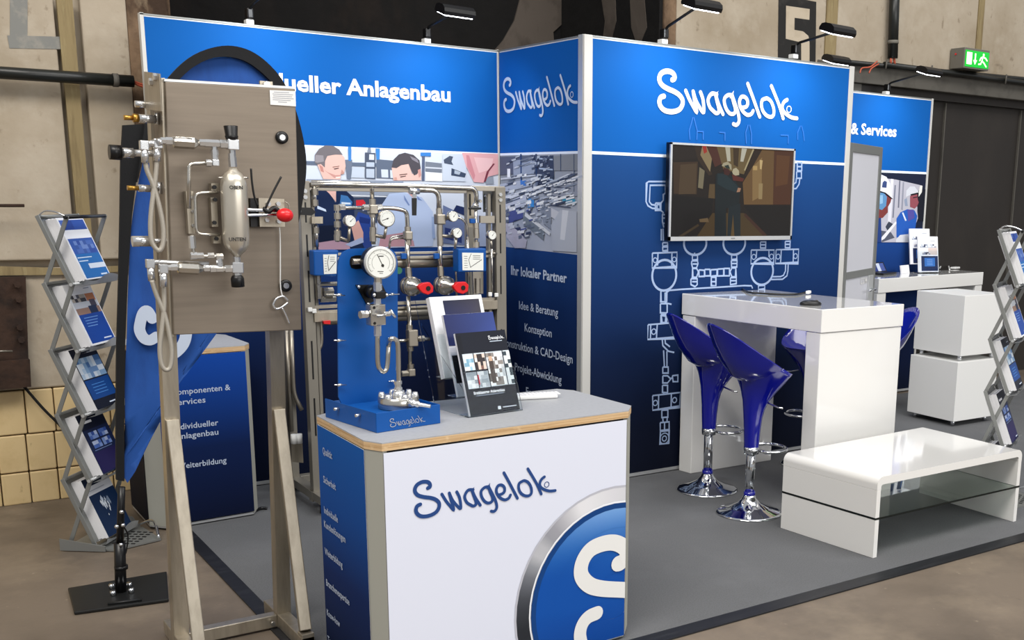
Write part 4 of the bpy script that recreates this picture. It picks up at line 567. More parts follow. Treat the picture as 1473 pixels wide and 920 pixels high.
# far panel
DY = .196
pd = thing('display_panel', 'blue display panel at the far right with helmeted workers photo and white lettering', 'display panel', (3.2, DY, 0))
MB().box((3.15, DY+.021, 1.255), (2.14, .036, 2.49)).build('board', 'white_satin', pd)
pr = Print((0, -1, 0)); F = lambda a, z: (2.09+a*2.11, DY+.0015, z)
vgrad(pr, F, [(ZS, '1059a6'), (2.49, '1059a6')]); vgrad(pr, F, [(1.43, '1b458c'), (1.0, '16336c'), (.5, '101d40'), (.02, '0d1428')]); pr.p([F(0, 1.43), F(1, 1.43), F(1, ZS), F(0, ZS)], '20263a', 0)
pr.p([F(0, ZS-.009), F(1, ZS-.009), F(1, ZS+.009), F(0, ZS+.009)], 'eaf3fc', 2); pr.build('print_sheet', pd, 'ink_matte')
ph = Print((0, -1, 0), .0020, .0003)
for l, c, pts in ((1, 'b7b6c2', [(3.5604,0.196,1.8454),(3.8254,0.196,1.8297),(4.1549,0.196,1.7882),(4.0871,0.196,1.7149),(4.1309,0.196,1.5171),(4.036,0.196,1.31),(3.6077,0.196,1.314)]), (2, 'd8d8e2', [(3.7581,0.196,1.8355),(3.7917,0.196,1.8326),(3.7912,0.196,1.4858),(3.7536,0.196,1.4107),(3.7493,0.196,1.6352)]), (2, '6d6f80', [(3.8597,0.196,1.8231),(3.8766,0.196,1.822),(3.8815,0.196,1.5991),(3.8646,0.196,1.5989)]), (2, '8d8f9e', [(3.9057,0.196,1.813),(3.9228,0.196,1.8111),(3.929,0.196,1.5769),(3.9079,0.196,1.5843)]), (2, '74788a', [(3.8074,0.196,1.7848),(3.8241,0.196,1.7852),(3.822,0.196,1.516),(3.8051,0.196,1.5159)]), (2, '3c4150', [(3.7285,0.196,1.4408),(3.7633,0.196,1.4858),(3.839,0.196,1.4557),(3.7536,0.196,1.4107)]), (3, 'e4e4ea', [(3.6731,0.196,1.3209),(3.6918,0.196,1.3583),(3.8473,0.196,1.4859),(3.8706,0.196,1.4784),(3.7265,0.196,1.343)]), (2, '565a6a', [(3.6759,0.196,1.4109),(3.7998,0.196,1.3954),(3.8491,0.196,1.3497),(3.6959,0.196,1.3132)]),
  (4, 'e2e3ea', [(3.5598,0.196,1.8526),(3.6343,0.196,1.8677),(3.7017,0.196,1.8489),(3.7506,0.196,1.7984),(3.7638,0.196,1.7172),(3.8014,0.196,1.6731),(3.7023,0.196,1.7236),(3.5695,0.196,1.7433)]), (5, '3a4a78', [(3.6598,0.196,1.8038),(3.6825,0.196,1.819),(3.711,0.196,1.8086),(3.7099,0.196,1.7606),(3.6548,0.196,1.7633)]), (4, '7a3c3c', [(3.6927,0.196,1.7086),(3.7791,0.196,1.6728),(3.7708,0.196,1.6429),(3.741,0.196,1.6053),(3.7452,0.196,1.5606),(3.6884,0.196,1.5155),(3.5911,0.196,1.5003),(3.5747,0.196,1.6847)]), (5, '5d8cb8', [(3.6155,0.196,1.7147),(3.6804,0.196,1.7232),(3.7223,0.196,1.6869),(3.7182,0.196,1.6125),(3.6716,0.196,1.5787),(3.6268,0.196,1.5895)]), (6, '8cb4d4', [(3.6332,0.196,1.7003),(3.6714,0.196,1.7009),(3.6775,0.196,1.6344),(3.6399,0.196,1.6266)]), (5, '28407c', [(3.5904,0.196,1.5078),(3.6664,0.196,1.5154),(3.6904,0.196,1.3132),(3.6077,0.196,1.314)]), (5, '14141c', [(3.5692,0.196,1.747),(3.7027,0.196,1.7199),(3.8017,0.196,1.6694),(3.7735,0.196,1.6727),(3.6811,0.196,1.7158),(3.5705,0.196,1.7323)]),
  (4, 'd0d3dc', [(3.9576,0.196,1.6903),(3.958,0.196,1.7429),(4.0001,0.196,1.7775),(4.0574,0.196,1.7787),(4.1078,0.196,1.738),(4.1152,0.196,1.7229),(4.0295,0.196,1.714)]), (5, '1c1c24', [(4.0123,0.196,1.7137),(4.1144,0.196,1.7305),(4.1156,0.196,1.7192),(4.0197,0.196,1.6972)]), (5, '92505a', [(4.0081,0.196,1.6986),(4.0986,0.196,1.7151),(4.1092,0.196,1.6697),(4.1232,0.196,1.647),(4.1089,0.196,1.6163),(4.0765,0.196,1.5932),(4.0173,0.196,1.6079)]), (5, '8f9ab0', [(3.9371,0.196,1.6674),(3.9697,0.196,1.6829),(3.9879,0.196,1.6152),(3.9537,0.196,1.6148)]), (6, '2d2630', [(4.0437,0.196,1.6877),(4.1006,0.196,1.6961),(4.1014,0.196,1.6886),(4.0502,0.196,1.6803)]), (4, '2a5cb4', [(3.8564,0.196,1.5086),(3.9021,0.196,1.5616),(3.9849,0.196,1.5886),(4.0781,0.196,1.578),(4.1177,0.196,1.5324),(4.097,0.196,1.3942),(3.8718,0.196,1.3496)]), (5, '55509c', [(3.9853,0.196,1.5849),(4.0657,0.196,1.5855),(4.0844,0.196,1.5169),(4.0067,0.196,1.4862)]), (6, 'd6e0f0', [(3.9195,0.196,1.5579),(3.9362,0.196,1.5618),(3.9852,0.196,1.4938),(3.9661,0.196,1.4899)]), (5, 'd3d6de', [(3.8676,0.196,1.3344),(3.915,0.196,1.3721),(4.0174,0.196,1.3792),(4.0476,0.196,1.3099),(3.8698,0.196,1.3115)]), (3, '20222c', [(4.1086,0.196,1.7304),(4.2103,0.196,1.7627),(4.2163,0.196,1.4865),(4.1333,0.196,1.4941),(4.1129,0.196,1.5782)]), (3, 'e6e6e0', [(4.1263,0.196,1.7838),(4.1586,0.196,1.786),(4.1551,0.196,1.7312),(4.1184,0.196,1.6926),(4.1144,0.196,1.7305)])): ph.p(pts, c, l)
ph.build('photo_print', pd, 'ink_matte')
MB().box((4.212, DY+.018, 1.255), (.022, .044, 2.505)).build('post', 'alu_post', pd)
MB().box((3.15, DY+.02, 2.503), (2.13, .044, .007)).build('top_rail', 'alu_dull', pd); MB().box((3.15, DY+.014, .02), (2.13, .044, .018)).build('bottom_rail', 'alu', pd)
e0 = (3.314,0.196,2.1792); e1 = (3.7912,0.196,2.1739)
text('Komponenten & Services', (e1[0], DY-.001, (e0[2]+e1[2])/2), (1, 0, 0), (0, 0, 1), .088, 'white_ink', pd, width=(e1[0]-e0[0])*2.75, align='RIGHT', bold=.028)

# ---------------------------------------------------------------- arm lamps on the panels
def arm_lamp(label, base, tip, power=2.9, target=None):
    base = V(base); tip = V(tip)
    t = thing('arm_lamp', label, 'lamp', base, 0, 'arm lamps clipped on the panel tops')
    MB().box(base+V((0, .012, .008)), (.04, .05, .026), bev=.004).build('clamp', 'white_satin', t)
    MB().box(base+V((.0, .0, .05)), (.035, .05, .055), bev=.008).build('hinge', 'black', t)
    hd = (tip-base).normalized(); back = tip-hd*.02
    MB().tube(fillet([base+V((0, 0, .055)), base+V((0, -.03, .085)), back], .02), .008).build('arm', 'black_metal', t)
    R = Euler((.30, .02, 0)).to_matrix(); c = tip+V((0, -.055, .012))
    prof = [(-.06, -.026), (.06, -.026), (.064, -.012), (.05, .012), (.02, .022), (-.025, .024), (-.055, .012), (-.064, -.006)]
    hm = MB(); hm.prism([c+R @ V((-.092, a, b)) for a, b in prof], R @ V((.184, 0, 0))); h = hm.build('head', 'black', t)
    lm = MB().box(c+R @ V((0, 0, -.028)), (.165, .105, .008), R, .003).build('lens', 'lamp_lens', t)
    tg = V(target) if target else V((c.x, base.y, 1.6))
    lo = area('lamp_light', c+R @ V((0, 0, -.045)), tg, .17, .1, power, (.92, .96, 1.0), spread=2.4); adopt(lo, t)
    return t
arm_lamp('black arm lamp on the workshop photo panel, standing in front of the dark recess', (-.455, .02, 2.51), (-0.5011,-0.4,2.6203))
arm_lamp('black arm lamp clamp above the steel cabinet, its head out of frame', (-1.46, .02, 2.51), (-1.40, -.40, 2.71))
arm_lamp('black arm lamp above the big wordmark, nearer the corner post', (0.5438,-0.95,2.5128), (0.4637,-1.34,2.6538))
arm_lamp('black arm lamp above the television panel, in front of the painted number 5', (1.551,-0.95,2.52), (1.4735,-1.34,2.6267))
arm_lamp('black arm lamp peeking over the right end of the television panel', (2.9, DY+.02, 2.51), (2.6102,-0.2,2.6453))
arm_lamp('black arm lamp on the far right panel, in front of the dark conduit', (3.67, DY+.02, 2.51), (3.6233,-0.2,2.647))

# ---------------------------------------------------------------- counters
def octa(z, pts): return [V((x, y, z)) for x, y in pts]
def counter(name, label, P8, h, loc):
    """P8: front-left, front-right, right-front, right-back, back-right, back-left, left-back, left-front (plan)"""
    t = thing(name, label, 'counter', loc)
    c = V((sum(p[0] for p in P8)/8, sum(p[1] for p in P8)/8, 0)); ins = lambda k: [(c.x+(x-c.x)*k, c.y+(y-c.y)*k) for x, y in P8]
    MB().prism(octa(h-.0275, P8), (0, 0, .024)).build('top_edge', 'ply', t)
    MB().prism(octa(h-.0035, P8), (0, 0, .0035)).build('worktop', 'worktop', t)
    MB().prism(octa(.03, ins(.965)), (0, 0, h-.06)).build('carcass', 'black', t)
    MB().prism(octa(.012, ins(.985)), (0, 0, .012)).build('base_rail', 'alu', t)
    for i, j in ((1, 2), (3, 4), (5, 6), (7, 0)):
        a, b = V((*P8[i], 0)), V((*P8[j], 0)); n_ = V((b.y-a.y, a.x-b.x, 0)).normalized()
        MB().prism([a+V((0, 0, .02))-n_*.003, b+V((0, 0, .02))-n_*.003, b+V((0, 0, h-.028))-n_*.003, a+V((0, 0, h-.028))-n_*.003], -n_*.02).build('corner_post', 'grey_post', t)
    return t
def face(P8, i, j): a, b = V((*P8[i], 0)), V((*P8[j], 0)); n_ = V((b.y-a.y, a.x-b.x, 0)).normalized(); return a, b, (b-a).normalized(), n_
C1 = [(-2.007, -2.972), (-1.04, -2.937), (-.979, -2.866), (-.998, -2.485), (-1.04, -2.424), (-1.957, -2.415), (-2.035, -2.458), (-2.041, -2.907)]
k1 = counter('promotion_counter', 'white fronted counter with blue side and wood-edged grey top in the foreground', C1, .9, (-1.52, -2.7, 0))
a, b, ux, n = face(C1, 0, 1); L = (b-a).length
def cf(s_, z, o_=0.0): return a+ux*(s_*L)+V((0, 0, z))+n*o_
MB().prism([cf(.004, .02), cf(.99, .02), cf(.99, .866), cf(.004, .866)], n*.003).build('front_panel', 'white_print', k1)
# printed roundel, clipped to the panel
pr = Print(n, .0034, .0002)
cx_, cz_, RO = .905, .19, .432
def rnd_poly(r0, r1, a0, a1, nn, fc, layer):
    for k in range(nn):
        t0 = a0+(a1-a0)*k/nn; t1 = a0+(a1-a0)*(k+1)/nn
        q = []
        for rr, tt in ((r0, t0), (r1, t0), (r1, t1), (r0, t1)):
            q.append(a+ux*(cx_+rr*math.cos(tt))+V((0, 0, cz_+rr*math.sin(tt))))
        if (q[0]-q[2]).length > 1e-5 and (q[1]-q[3]).length > 1e-5: pr.p(q, fc(t0, t1, r0, r1), layer)
def mix(c1, c2, t): return ''.join('%02x' % int(int(c1[i:i+2], 16)*(1-t)+int(c2[i:i+2], 16)*t) for i in (0, 2, 4))
def ringc(t):
    t = (t % (2*PI))/PI; st = [(.0, 'd0d0d6'), (.45, 'cfd0d6'), (.62, 'e4e4e8'), (.74, '8f9098'), (.80, 'c9cacf'), (.86, '7d8088'), (.95, '40434a'), (1.05, '24272d'), (1.3, '90939a'), (2.0, 'd0d0d6')]
    for (p, c), (q, d) in zip(st[:-1], st[1:]):
        if p <= t <= q: return mix(c, d, (t-p)/(q-p))
    return 'd0d0d6'
rnd_poly(.372, RO-.008, 0, PI*2, 64, lambda t0, t1, r0, r1: [ringc(t0), ringc(t0), ringc(t1), ringc(t1)], 1)
rnd_poly(RO-.008, RO, 0, PI*2, 48, lambda t0, t1, r0, r1: 'b9bac4', 1)
rnd_poly(.365, .372, 0, PI*2, 48, lambda t0, t1, r0, r1: 'f2f4f8', 1)
def bluec(t, rr):
    z = rr*math.sin(t); return mix('0d4ea4', '7fabe2', max(0, min(1, (z-.12)/.24))**1.6) if z > -.02 else mix('0d4ea4', '0a3a86', min(1, -z/.3))
for r0, r1 in ((.0, .09), (.09, .18), (.18, .27), (.27, .345)): rnd_poly(r0+1e-4, r1, 0, PI*2, 72, lambda t0, t1, p, q: [bluec(t0, p), bluec(t0, q), bluec(t1, q), bluec(t1, p)], 2)
rnd_poly(.345, .365, 0, PI*2, 48, lambda t0, t1, r0, r1: '123f7c', 2)
def clip_panel(bm):
    for co, no in ((a+ux*.957, ux), (a+V((0, 0, .021)), V((0, 0, -1)))):
        bmesh.ops.bisect_plane(bm, geom=bm.verts[:]+bm.edges[:]+bm.faces[:], dist=1e-6, plane_co=co, plane_no=no, clear_outer=True)
clip_panel(pr.mb.bm); pr.build('roundel_print', k1)
# the big initial on the roundel (clipped at the panel edge)
big = MB(); S1 = spline([(-0.9926,-2.9376,0.1848),(-1.046,-2.9395,0.2036),(-1.1565,-2.9432,0.2332),(-1.2159,-2.9453,0.2611),(-1.2511,-2.9465,0.3059),(-1.2476,-2.9464,0.3557),(-1.2132,-2.9452,0.3959),(-1.1585,-2.9433,0.4091),(-1.1028,-2.9414,0.4033),(-1.058,-2.9399,0.3763),(-1.0452,-2.9394,0.3428),(-1.0693,-2.9403,0.3199),(-1.0854,-2.9408,0.3176)], 8); S2 = spline([(-1.1794,-2.944,0.1416),(-1.2188,-2.9454,0.1349),(-1.246,-2.9463,0.1104),(-1.2558,-2.9467,0.0714),(-1.2453,-2.9463,0.0202)], 8)
for s_, wd in ((S1, .062), (S2, .055)): ribbon(big, off(s_, n, .0062), wd, n, True)
clip_panel(big.bm)
big.build('roundel_initial', 'white_satin', k1)
p0 = (-1.9011,-2.9688,0.6449); p1 = (-1.3634,-2.9504,0.6273); pt = (-1.8417,-2.9668,0.7459); pb_ = (-1.8447,-2.9669,0.628)
logo(k1, a+ux*((V(p0)-a).dot(ux))+V((0, 0, .5*(p0[2]+pb_[2])))+n*.003, ux, (0, 0, 1), (V(p1)-V(p0)).dot(ux), 'blue_ink', height=(pt[2]-pb_[2]), rel=.09)
# blue left side
a, b, ux, n = face(C1, 6, 7); L = (b-a).length
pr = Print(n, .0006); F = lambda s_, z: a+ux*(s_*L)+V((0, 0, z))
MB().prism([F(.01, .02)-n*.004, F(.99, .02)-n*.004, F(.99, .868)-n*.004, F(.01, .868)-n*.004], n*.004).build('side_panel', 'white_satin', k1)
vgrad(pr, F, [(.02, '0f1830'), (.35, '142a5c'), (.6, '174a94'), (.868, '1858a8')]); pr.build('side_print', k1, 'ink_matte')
for body, q0, hh, wd in (('Qualität', (-2.0375,-2.5148,0.775), .026, .095), ('Sicherheit', (-2.0375,-2.5086,0.6709), .026, .125), ('Individuelle', (-2.0374,-2.5014,0.5574), .026, .14), ('Kundenlösungen', (-2.0374,-2.4946,0.5043), .026, .215), ('Weiterbildung', (-2.0373,-2.4889,0.4017), .026, .18), ('Branchenexpertise', (-2.0373,-2.4886,0.2836), .026, .235), ('Know-how', (-2.0373,-2.4813,0.1669), .026, .135), ('Training', (-2.0372,-2.4757,0.0627), .026, .11)):
    text(body, V(q0)+n*.001, ux, (0, 0, 1), hh, 'pale_ink', k1, width=wd, bold=.012)
# counter behind the steel cabinet
C2 = [(-2.17, -.60), (-1.746, -.572), (-1.706, -.504), (-1.72, -.13), (-1.77, -.06), (-2.17, -.06), (-2.24, -.12), (-2.24, -.52)]
k2 = counter('info_counter', 'small blue counter with grey top and service list behind the steel cabinet', C2, .893, (-1.97, -.3, 0))
a, b, ux, n = face(C2, 0, 1); L = (b-a).length; F = lambda s_, z: a+ux*(s_*L)+V((0, 0, z))
MB().prism([F(.0, .03), F(1, .03), F(1, .862), F(.0, .862)], n*.001).build('front_panel', 'white_satin', k2)
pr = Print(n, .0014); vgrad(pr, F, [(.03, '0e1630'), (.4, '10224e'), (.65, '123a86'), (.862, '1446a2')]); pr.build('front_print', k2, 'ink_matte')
K_ = lambda s_, z: F(s_, z)+n*.0018
for body, q0, q1 in (('Komponenten &', (-2.1109,-0.5531,0.6765), (-1.8304,-0.5643,0.6737)), ('Services', (-2.1081,-0.5532,0.6245), (-1.9548,-0.5593,0.6245)), ('Individueller', (-2.1131,-0.553,0.5034), (-1.9002,-0.5615,0.5025)), ('Anlagenbau', (-2.1133,-0.553,0.4545), (-1.903,-0.5614,0.4564)), ('Weiterbildung', (-2.1137,-0.553,0.3066), (-1.8721,-0.5626,0.3052))):
    s0 = (V(q0)-a).dot(ux); s1 = (V(q1)-a).dot(ux); text(body, a+ux*s0+V((0, 0, (q0[2]+q1[2])/2))+n*.0018, ux, (0, 0, 1), .030, 'pale_ink', k2, width=s1-s0, bold=.012)
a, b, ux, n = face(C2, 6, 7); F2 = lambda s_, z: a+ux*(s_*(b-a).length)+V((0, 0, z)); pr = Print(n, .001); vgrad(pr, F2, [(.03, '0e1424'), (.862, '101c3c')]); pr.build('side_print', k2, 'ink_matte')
# ---------------------------------------------------------------- bar table, stools, coffee table, cubes
def slabq(q, z0, z1, bev=.004, mb=None):
    mb = mb or MB(); vs = mb.ring([V((x, y, z0)) for x, y in q]); ws = mb.ring([V((x, y, z1)) for x, y in q])
    fs_ = [mb.bm.faces.new(vs[::-1]), mb.bm.faces.new(ws)]; n = len(q)
    for i in range(n): fs_.append(mb.bm.faces.new((vs[i], vs[(i+1) % n], ws[(i+1) % n], ws[i])))
    bmesh.ops.recalc_face_normals(mb.bm, faces=fs_)
    if bev: bmesh.ops.bevel(mb.bm, geom=list({e for fc in fs_ for e in fc.edges}), offset=bev, segments=2, profile=.5, affect='EDGES')
    return mb
def quad(fl, fr, br, bl, a0, a1, b0, b1):
    g = lambda s_, t: tuple((V(fl)*(1-s_)+V(fr)*s_)*(1-t)+(V(bl)*(1-s_)+V(br)*s_)*t)
    return [g(a0, b0), g(a1, b0), g(a1, b1), g(a0, b1)]
BT = ((.826, -2.035), (1.488, -2.02), (1.352, -.99), (.69, -.985))
bt = thing('bar_table', 'tall white gloss bar table with slab legs in front of the television panel', 'table', (1.1, -1.5, 0))
slabq(quad(*BT, 0, 1, 0, 1), .972, 1.098).build('tabletop', 'white_gloss', bt)
slabq(quad(*BT, .005, .995, .006, .098), .0055, .969).build('leg', 'white_gloss', bt)
slabq(quad(*BT, .005, .995, .895, .994), .0055, .969).build('leg', 'white_gloss', bt)
def things_on(z): return z
# black cable, plug, remote on the bar table
cbm = thing('power_cable', 'black cable with a white plug lying on the tall bar table', 'cable', (1.0, -1.2, 1.1))
MB().tube(spline([(1.0797,-0.897,1.105),(1.2389,-0.8567,1.105),(1.0713,-1.1464,1.105),(1.0898,-1.2273,1.105),(1.1564,-1.3277,1.105),(1.2576,-1.3711,1.105),(1.393,-1.3073,1.105)]), .006).build('cord', 'black', cbm)
MB().box((1.3747,-1.3564,1.112), (.05, .022, .018), Euler((0, 0, .5)).to_matrix(), .004).build('plug', 'white_satin', cbm)
rmm = thing('computer_mouse', 'dark grey mouse lying on the front half of the tall bar table', 'mouse', (0.9494,-1.8176,1.098))
rc = V((0.9266,-1.8408,1.105)); Rm = Euler((0, 0, -.5)).to_matrix()
m_ = MB().sphere((0, 0, 0), .5, (1, 1, 1), 18); 
for v in m_.bm.verts: v.co = rc+Rm @ V((v.co.x*.125, v.co.y*.062, max(-.006, v.co.z*.045)))
m_.build('shell', 'black', rmm)
m_ = MB()
for k in range(1): m_.cyl(rc+Rm @ V((.035, -.006, .017)), rc+Rm @ V((.035, .006, .017)), .006)
m_.build('scroll_wheel', 'lintel', rmm)

def make_stool():
    t = thing('bar_stool', 'royal blue gloss bar stool, the nearest one beside the coffee table', 'stool', (0, 0, 0), 0, 'blue bar stools around the bar table')
    N = 40
    MB().lathe([(.178, 0), (.178, .006), (.165, .012), (.11, .028), (.06, .055), (.036, .085), (.033, .1)], (0, 0, .0055), (0, 0, 1), 40).build('base_plate', 'chrome', t, True)
    MB().cyl((0, 0, .085), (0, 0, .40), .026, n=20).build('column', 'chrome', t, True)
    MB().cyl((0, 0, .098), (0, 0, .125), .033, .031, n=20).build('collar', 'stool', t, True)
    # seat shell: front = +x, tall back = -x
    def rim(th):
        c = math.cos(th); s_ = math.sin(th)
        b = (1-c)/2
        z = .755+.275*b**1.35+.012*math.cos(2*th); rx = .21+.055*b; x = rx*c-.015; y = .215*s_*(1-.1*b)
        return V((x, y, z))
    def prof(th, k):   # k 0 neck .. 1 rim
        r_ = rim(th)
        zr = [0, .22, .40, .52, .63, .74, .85, .93, 1.0]; rr = [0, .03, .075, .15, .28, .48, .71, .87, 1.0]
        for i in range(8):
            if zr[i] <= k <= zr[i+1]:
                u_ = (k-zr[i])/(zr[i+1]-zr[i]); w_ = rr[i]*(1-u_)+rr[i+1]*u_
        neck = V((math.cos(th)*.040, math.sin(th)*.040, 0)); p = neck.lerp(V((r_.x, r_.y, 0)), w_); p.z = .365+(r_.z-.365)*k; return p
    mb = MB(); ks = [0, .1, .22, .31, .4, .46, .52, .57, .63, .68, .74, .80, .85, .9, .95, 1.0]; prev = None
    for k in ks:
        rg = mb.ring([prof(2*PI*i/N, k) for i in range(N)])
        if prev: mb.bridge(prev, rg)
        prev = rg
    top = prev
    for kk, dz in ((.985, -.004), (.95, -.01), (.86, -.02), (.72, -.03), (.5, -.02), (.25, 0.0), (.06, .0)):
        ring = []
        for i in range(N):
            th = 2*PI*i/N; r_ = rim(th); zb = .70+.02*(1-kk)
            h = kk**2.6; ring.append(mb.bm.verts.new((r_.x*kk, r_.y*kk, zb+(r_.z-zb)*h)))
        mb.bridge(prev, ring); prev = ring
    mb.bm.faces.new(prev); mb.build('seat_shell', 'stool', t, True)
    MB().cyl((0, 0, .335), (0, 0, .372), .041, n=20).build('neck_ring', 'chrome', t, True)
    pts = [V((.035, .03, .352))]+[V((.105+.105*math.cos(a), .105*math.sin(a), .352+.0*a)) for a in [PI*.72-k*PI*1.44/20 for k in range(21)]]+[V((.035, -.03, .352))]
    MB().tube(pts, .009, 8).build('footrest', 'chrome', t, True)
    MB().tube([(.045, -.05, .62), (.075, -.125, .60), (.085, -.15, .60)], .005).build('height_lever', 'chrome', t, True)
    return t
st = make_stool(); st.location = (.47, -1.914, 0); st.rotation_euler = (0, 0, -.12)
dup(st, (.567, -1.431, 0), -.10, 'royal blue bar stool on the left of the bar table, second from the front')
dup(st, (1.50, -1.30, 0), PI+.25, 'royal blue bar stool seen through the gap under the bar table top')
dup(st, (1.585, -1.72, 0), PI-.25, 'royal blue bar stool mostly hidden behind the front slab leg of the bar table')
# coffee table
CQ = ((.476, -2.812), (1.585, -2.812), (1.588, -2.16), (.428, -2.214))
ct = thing('coffee_table', 'low white gloss coffee table with rounded edges and a glass shelf in front', 'table', (1.03, -2.5, 0))
g = lambda a_, b_: V(quad(*CQ, a_, a_, b_, b_)[0]+(0,))
def cpt(a_, b_, z): p = g(a_, b_); return V((p.x, p.y, z))
th_ = .0255; hT = .402
def ushape(b_, inset=0):
    rO = .035; pts = []
    kx = 1.109
    def arc(cx0, cz0, rr, a0, a1): return [(cx0+rr*math.cos(a0+(a1-a0)*k/6), cz0+rr*math.sin(a0+(a1-a0)*k/6)) for k in range(7)]
    return arc, rO, kx
mb = MB()
kx = 1.11
def prof_top():
    o_ = [(0, .34)]+[(.038+.038*math.cos(PI-k*PI/20), hT-.038+.038*math.sin(PI-k*PI/20)) for k in range(11)]+[(kx-.038+.038*math.cos(PI/2-k*PI/20), hT-.038+.038*math.sin(PI/2-k*PI/20)) for k in range(11)]+[(kx, .34)]
    i_ = [(kx-.027, .34)]+[(kx-.027-.012+.012*math.cos(k*PI/6), hT-.05+.012*math.sin(k*PI/6)) for k in range(4)]+[(.027+.012+.012*math.cos(PI/2+k*PI/6), hT-.05+.012*math.sin(PI/2+k*PI/6)) for k in range(4)]+[(.027, .34)]
    return o_+i_
P_ = prof_top(); A_ = mb.ring([cpt(x/kx, 0, z) for x, z in P_]); B_ = mb.ring([cpt(x/kx, 1, z) for x, z in P_])
mb.bm.faces.new(A_); mb.bm.faces.new(B_[::-1]); mb.bridge(A_, B_, False)
for fc in mb.bm.faces:
    fc.smooth = False
mb.build('tabletop', 'white_gloss', ct)
for a0, a1 in ((0, .0235), (.9765, 1)):
    slabq(quad(*CQ, a0, a1, 0, 1), .203, .339, .001).build('side_panel', 'white_gloss', ct)
    slabq(quad(*CQ, a0, a1, 0, 1), .0055, .193, .001).build('side_panel', 'white_gloss', ct)
gs = slabq(quad(*CQ, .001, .999, .003, .997), .1935, .2025, 0).build('glass_shelf', 'glass', ct)
em = MB()
for q in (quad(*CQ, -.0005, 1.0005, -.002, .001), quad(*CQ, -.0005, 1.0005, .999, 1.002), quad(*CQ, -.001, .0004, 0, 1), quad(*CQ, .9996, 1.001, 0, 1)): slabq(q, .194, .202, 0, em)
em.build('shelf_edge', 'glass_edge', ct)
# white cubes
def cube(label, z0, q, grp='white box cubes'):
    t = thing('storage_cube', label, 'cube', (q[0][0], q[0][1], z0), 0, grp)
    slabq(q, z0+.042, z0+.492, .003).build('body', 'white_satin', t)
    c = V((sum(p[0] for p in q)/4, sum(p[1] for p in q)/4))
    for p in q: pp = c+(V(p)-c)*.8; MB().cyl((pp.x, pp.y, z0+.002), (pp.x, pp.y, z0+.043), .016).build('foot', 'chrome', t)
    return t
cA = V((3.2376,-1.0509,0.042)).to_2d(); cB = V((3.7037,-1.0569,0.042)).to_2d(); cC = V((3.2475,-0.5859,0.042)).to_2d()
e1 = (cB-cA); e2 = (cC-cA)
CU = [tuple(cA), tuple(cA+e1), tuple(cA+e1+e2), tuple(cA+e2)]
cube('white storage cube on metal feet, lower one of the stacked pair', 0.005, CU)
cA2 = cA+V((.03, .0)); CU2 = [tuple(V(p)+V((.035, .01))) for p in CU]
cube('white storage cube stacked on top of the other one', .497, CU2)
# rear high table with display
RT = ((3.15, -.30), (4.70, -.10), (4.68, .18), (3.13, .17))
rt = thing('bar_table', 'white high table at the far right panel carrying a brochure holder', 'table', (3.4, -.3, 0))
slabq(quad(*RT, 0, 1, 0, 1), .948, 1.06).build('tabletop', 'white_gloss', rt)
slabq(quad(*RT, .0, .075, .02, .98), .0055, .946).build('leg', 'white_gloss', rt); slabq(quad(*RT, .93, 1, .02, .98), .0055, .946).build('leg', 'white_gloss', rt)
def leaflet(name, label, bl, ux, up, wd, ht, draw, th=.004, group=None, cat='brochure', m='paper'):
    """thin standing or leaning booklet; bl = lower left of its cover, draw(p, P) prints the cover"""
    ux = V(ux).normalized(); up = V(up).normalized(); n = ux.cross(up); bl = V(bl)
    t = thing(name, label, cat, bl, 0, group)
    MB().prism([bl, bl+ux*wd, bl+ux*wd+up*ht, bl+up*ht], -n*th).build('pages', m, t)
    if draw:
        pr = Print(n, .0003, .00012); draw(lambda l, c, *uv: pr.p([bl+ux*(a_*wd)+up*(b_*ht) for a_, b_ in uv], c, l), pr); pr.build('cover_print', t)
    return t
def R4(a0, b0, a1, b1): return ((a0, b0), (a1, b0), (a1, b1), (a0, b1))
def bits(P, l, x0, y0, x1, y1, nx, ny, cols, seed):
    rg = random.Random(seed)
    for i in range(nx):
        for j in range(ny):
            P(l, rg.choice(cols), *R4(x0+(x1-x0)*i/nx, y0+(y1-y0)*j/ny, x0+(x1-x0)*(i+1)/nx, y0+(y1-y0)*(j+1)/ny))
def cov_white(P, pr):
    P(0, 'f0f0f4', *R4(0, 0, 1, 1)); P(1, '8a93a8', *R4(.1, .69, .92, .72)); bits(P, 2, .15, .70, .80, .78, 9, 2, ['3c4660', 'c5ccd8', '8892aa', 'eef0f4'], 3); P(1, 'a9b0bf', *R4(.62, .86, .85, .875)); P(1, 'd9c9c4', *R4(.5, .48, .95, .68)); bits(P, 2, .2, .49, .6, .56, 5, 2, ['44465c', '8a8fa8', 'd8d4d4'], 9); P(1, '27345c', *R4(.14, .03, .97, .45)); P(2, '3e78c8', *R4(.3, .16, .82, .40)); 
    for k in range(4): P(3, '8fb4e8', *R4(.42, .20+.045*k, .70, .212+.045*k))
bu = V((.86, .50, 0)).normalized(); bn = bu.cross(V((0, 0, 1)))
bz0 = V((3.9656,0.01,1.0827))
h2 = thing('brochure_holder', 'clear acrylic brochure holder with two white brochures on the rear high table', 'holder', bz0)
fx = V((.98, -.2, 0)).normalized(); fu = (V((0, 0, 1))+fx.cross(V((0, 0, 1)))*-.16).normalized(); fn = fx.cross(V((0, 0, 1)))
def acr(bl, ux, up, wd, ht, parent, name='pane', th=.0025): n_ = V(ux).cross(V(up)).normalized(); return MB().prism([V(bl), V(bl)+V(ux)*wd, V(bl)+V(ux)*wd+V(up)*ht, V(bl)+V(up)*ht], n_*th).build(name, 'acrylic', parent)
zz = V((0, 0, 1.0615)); b0 = V((bz0.x, bz0.y, 1.0615))
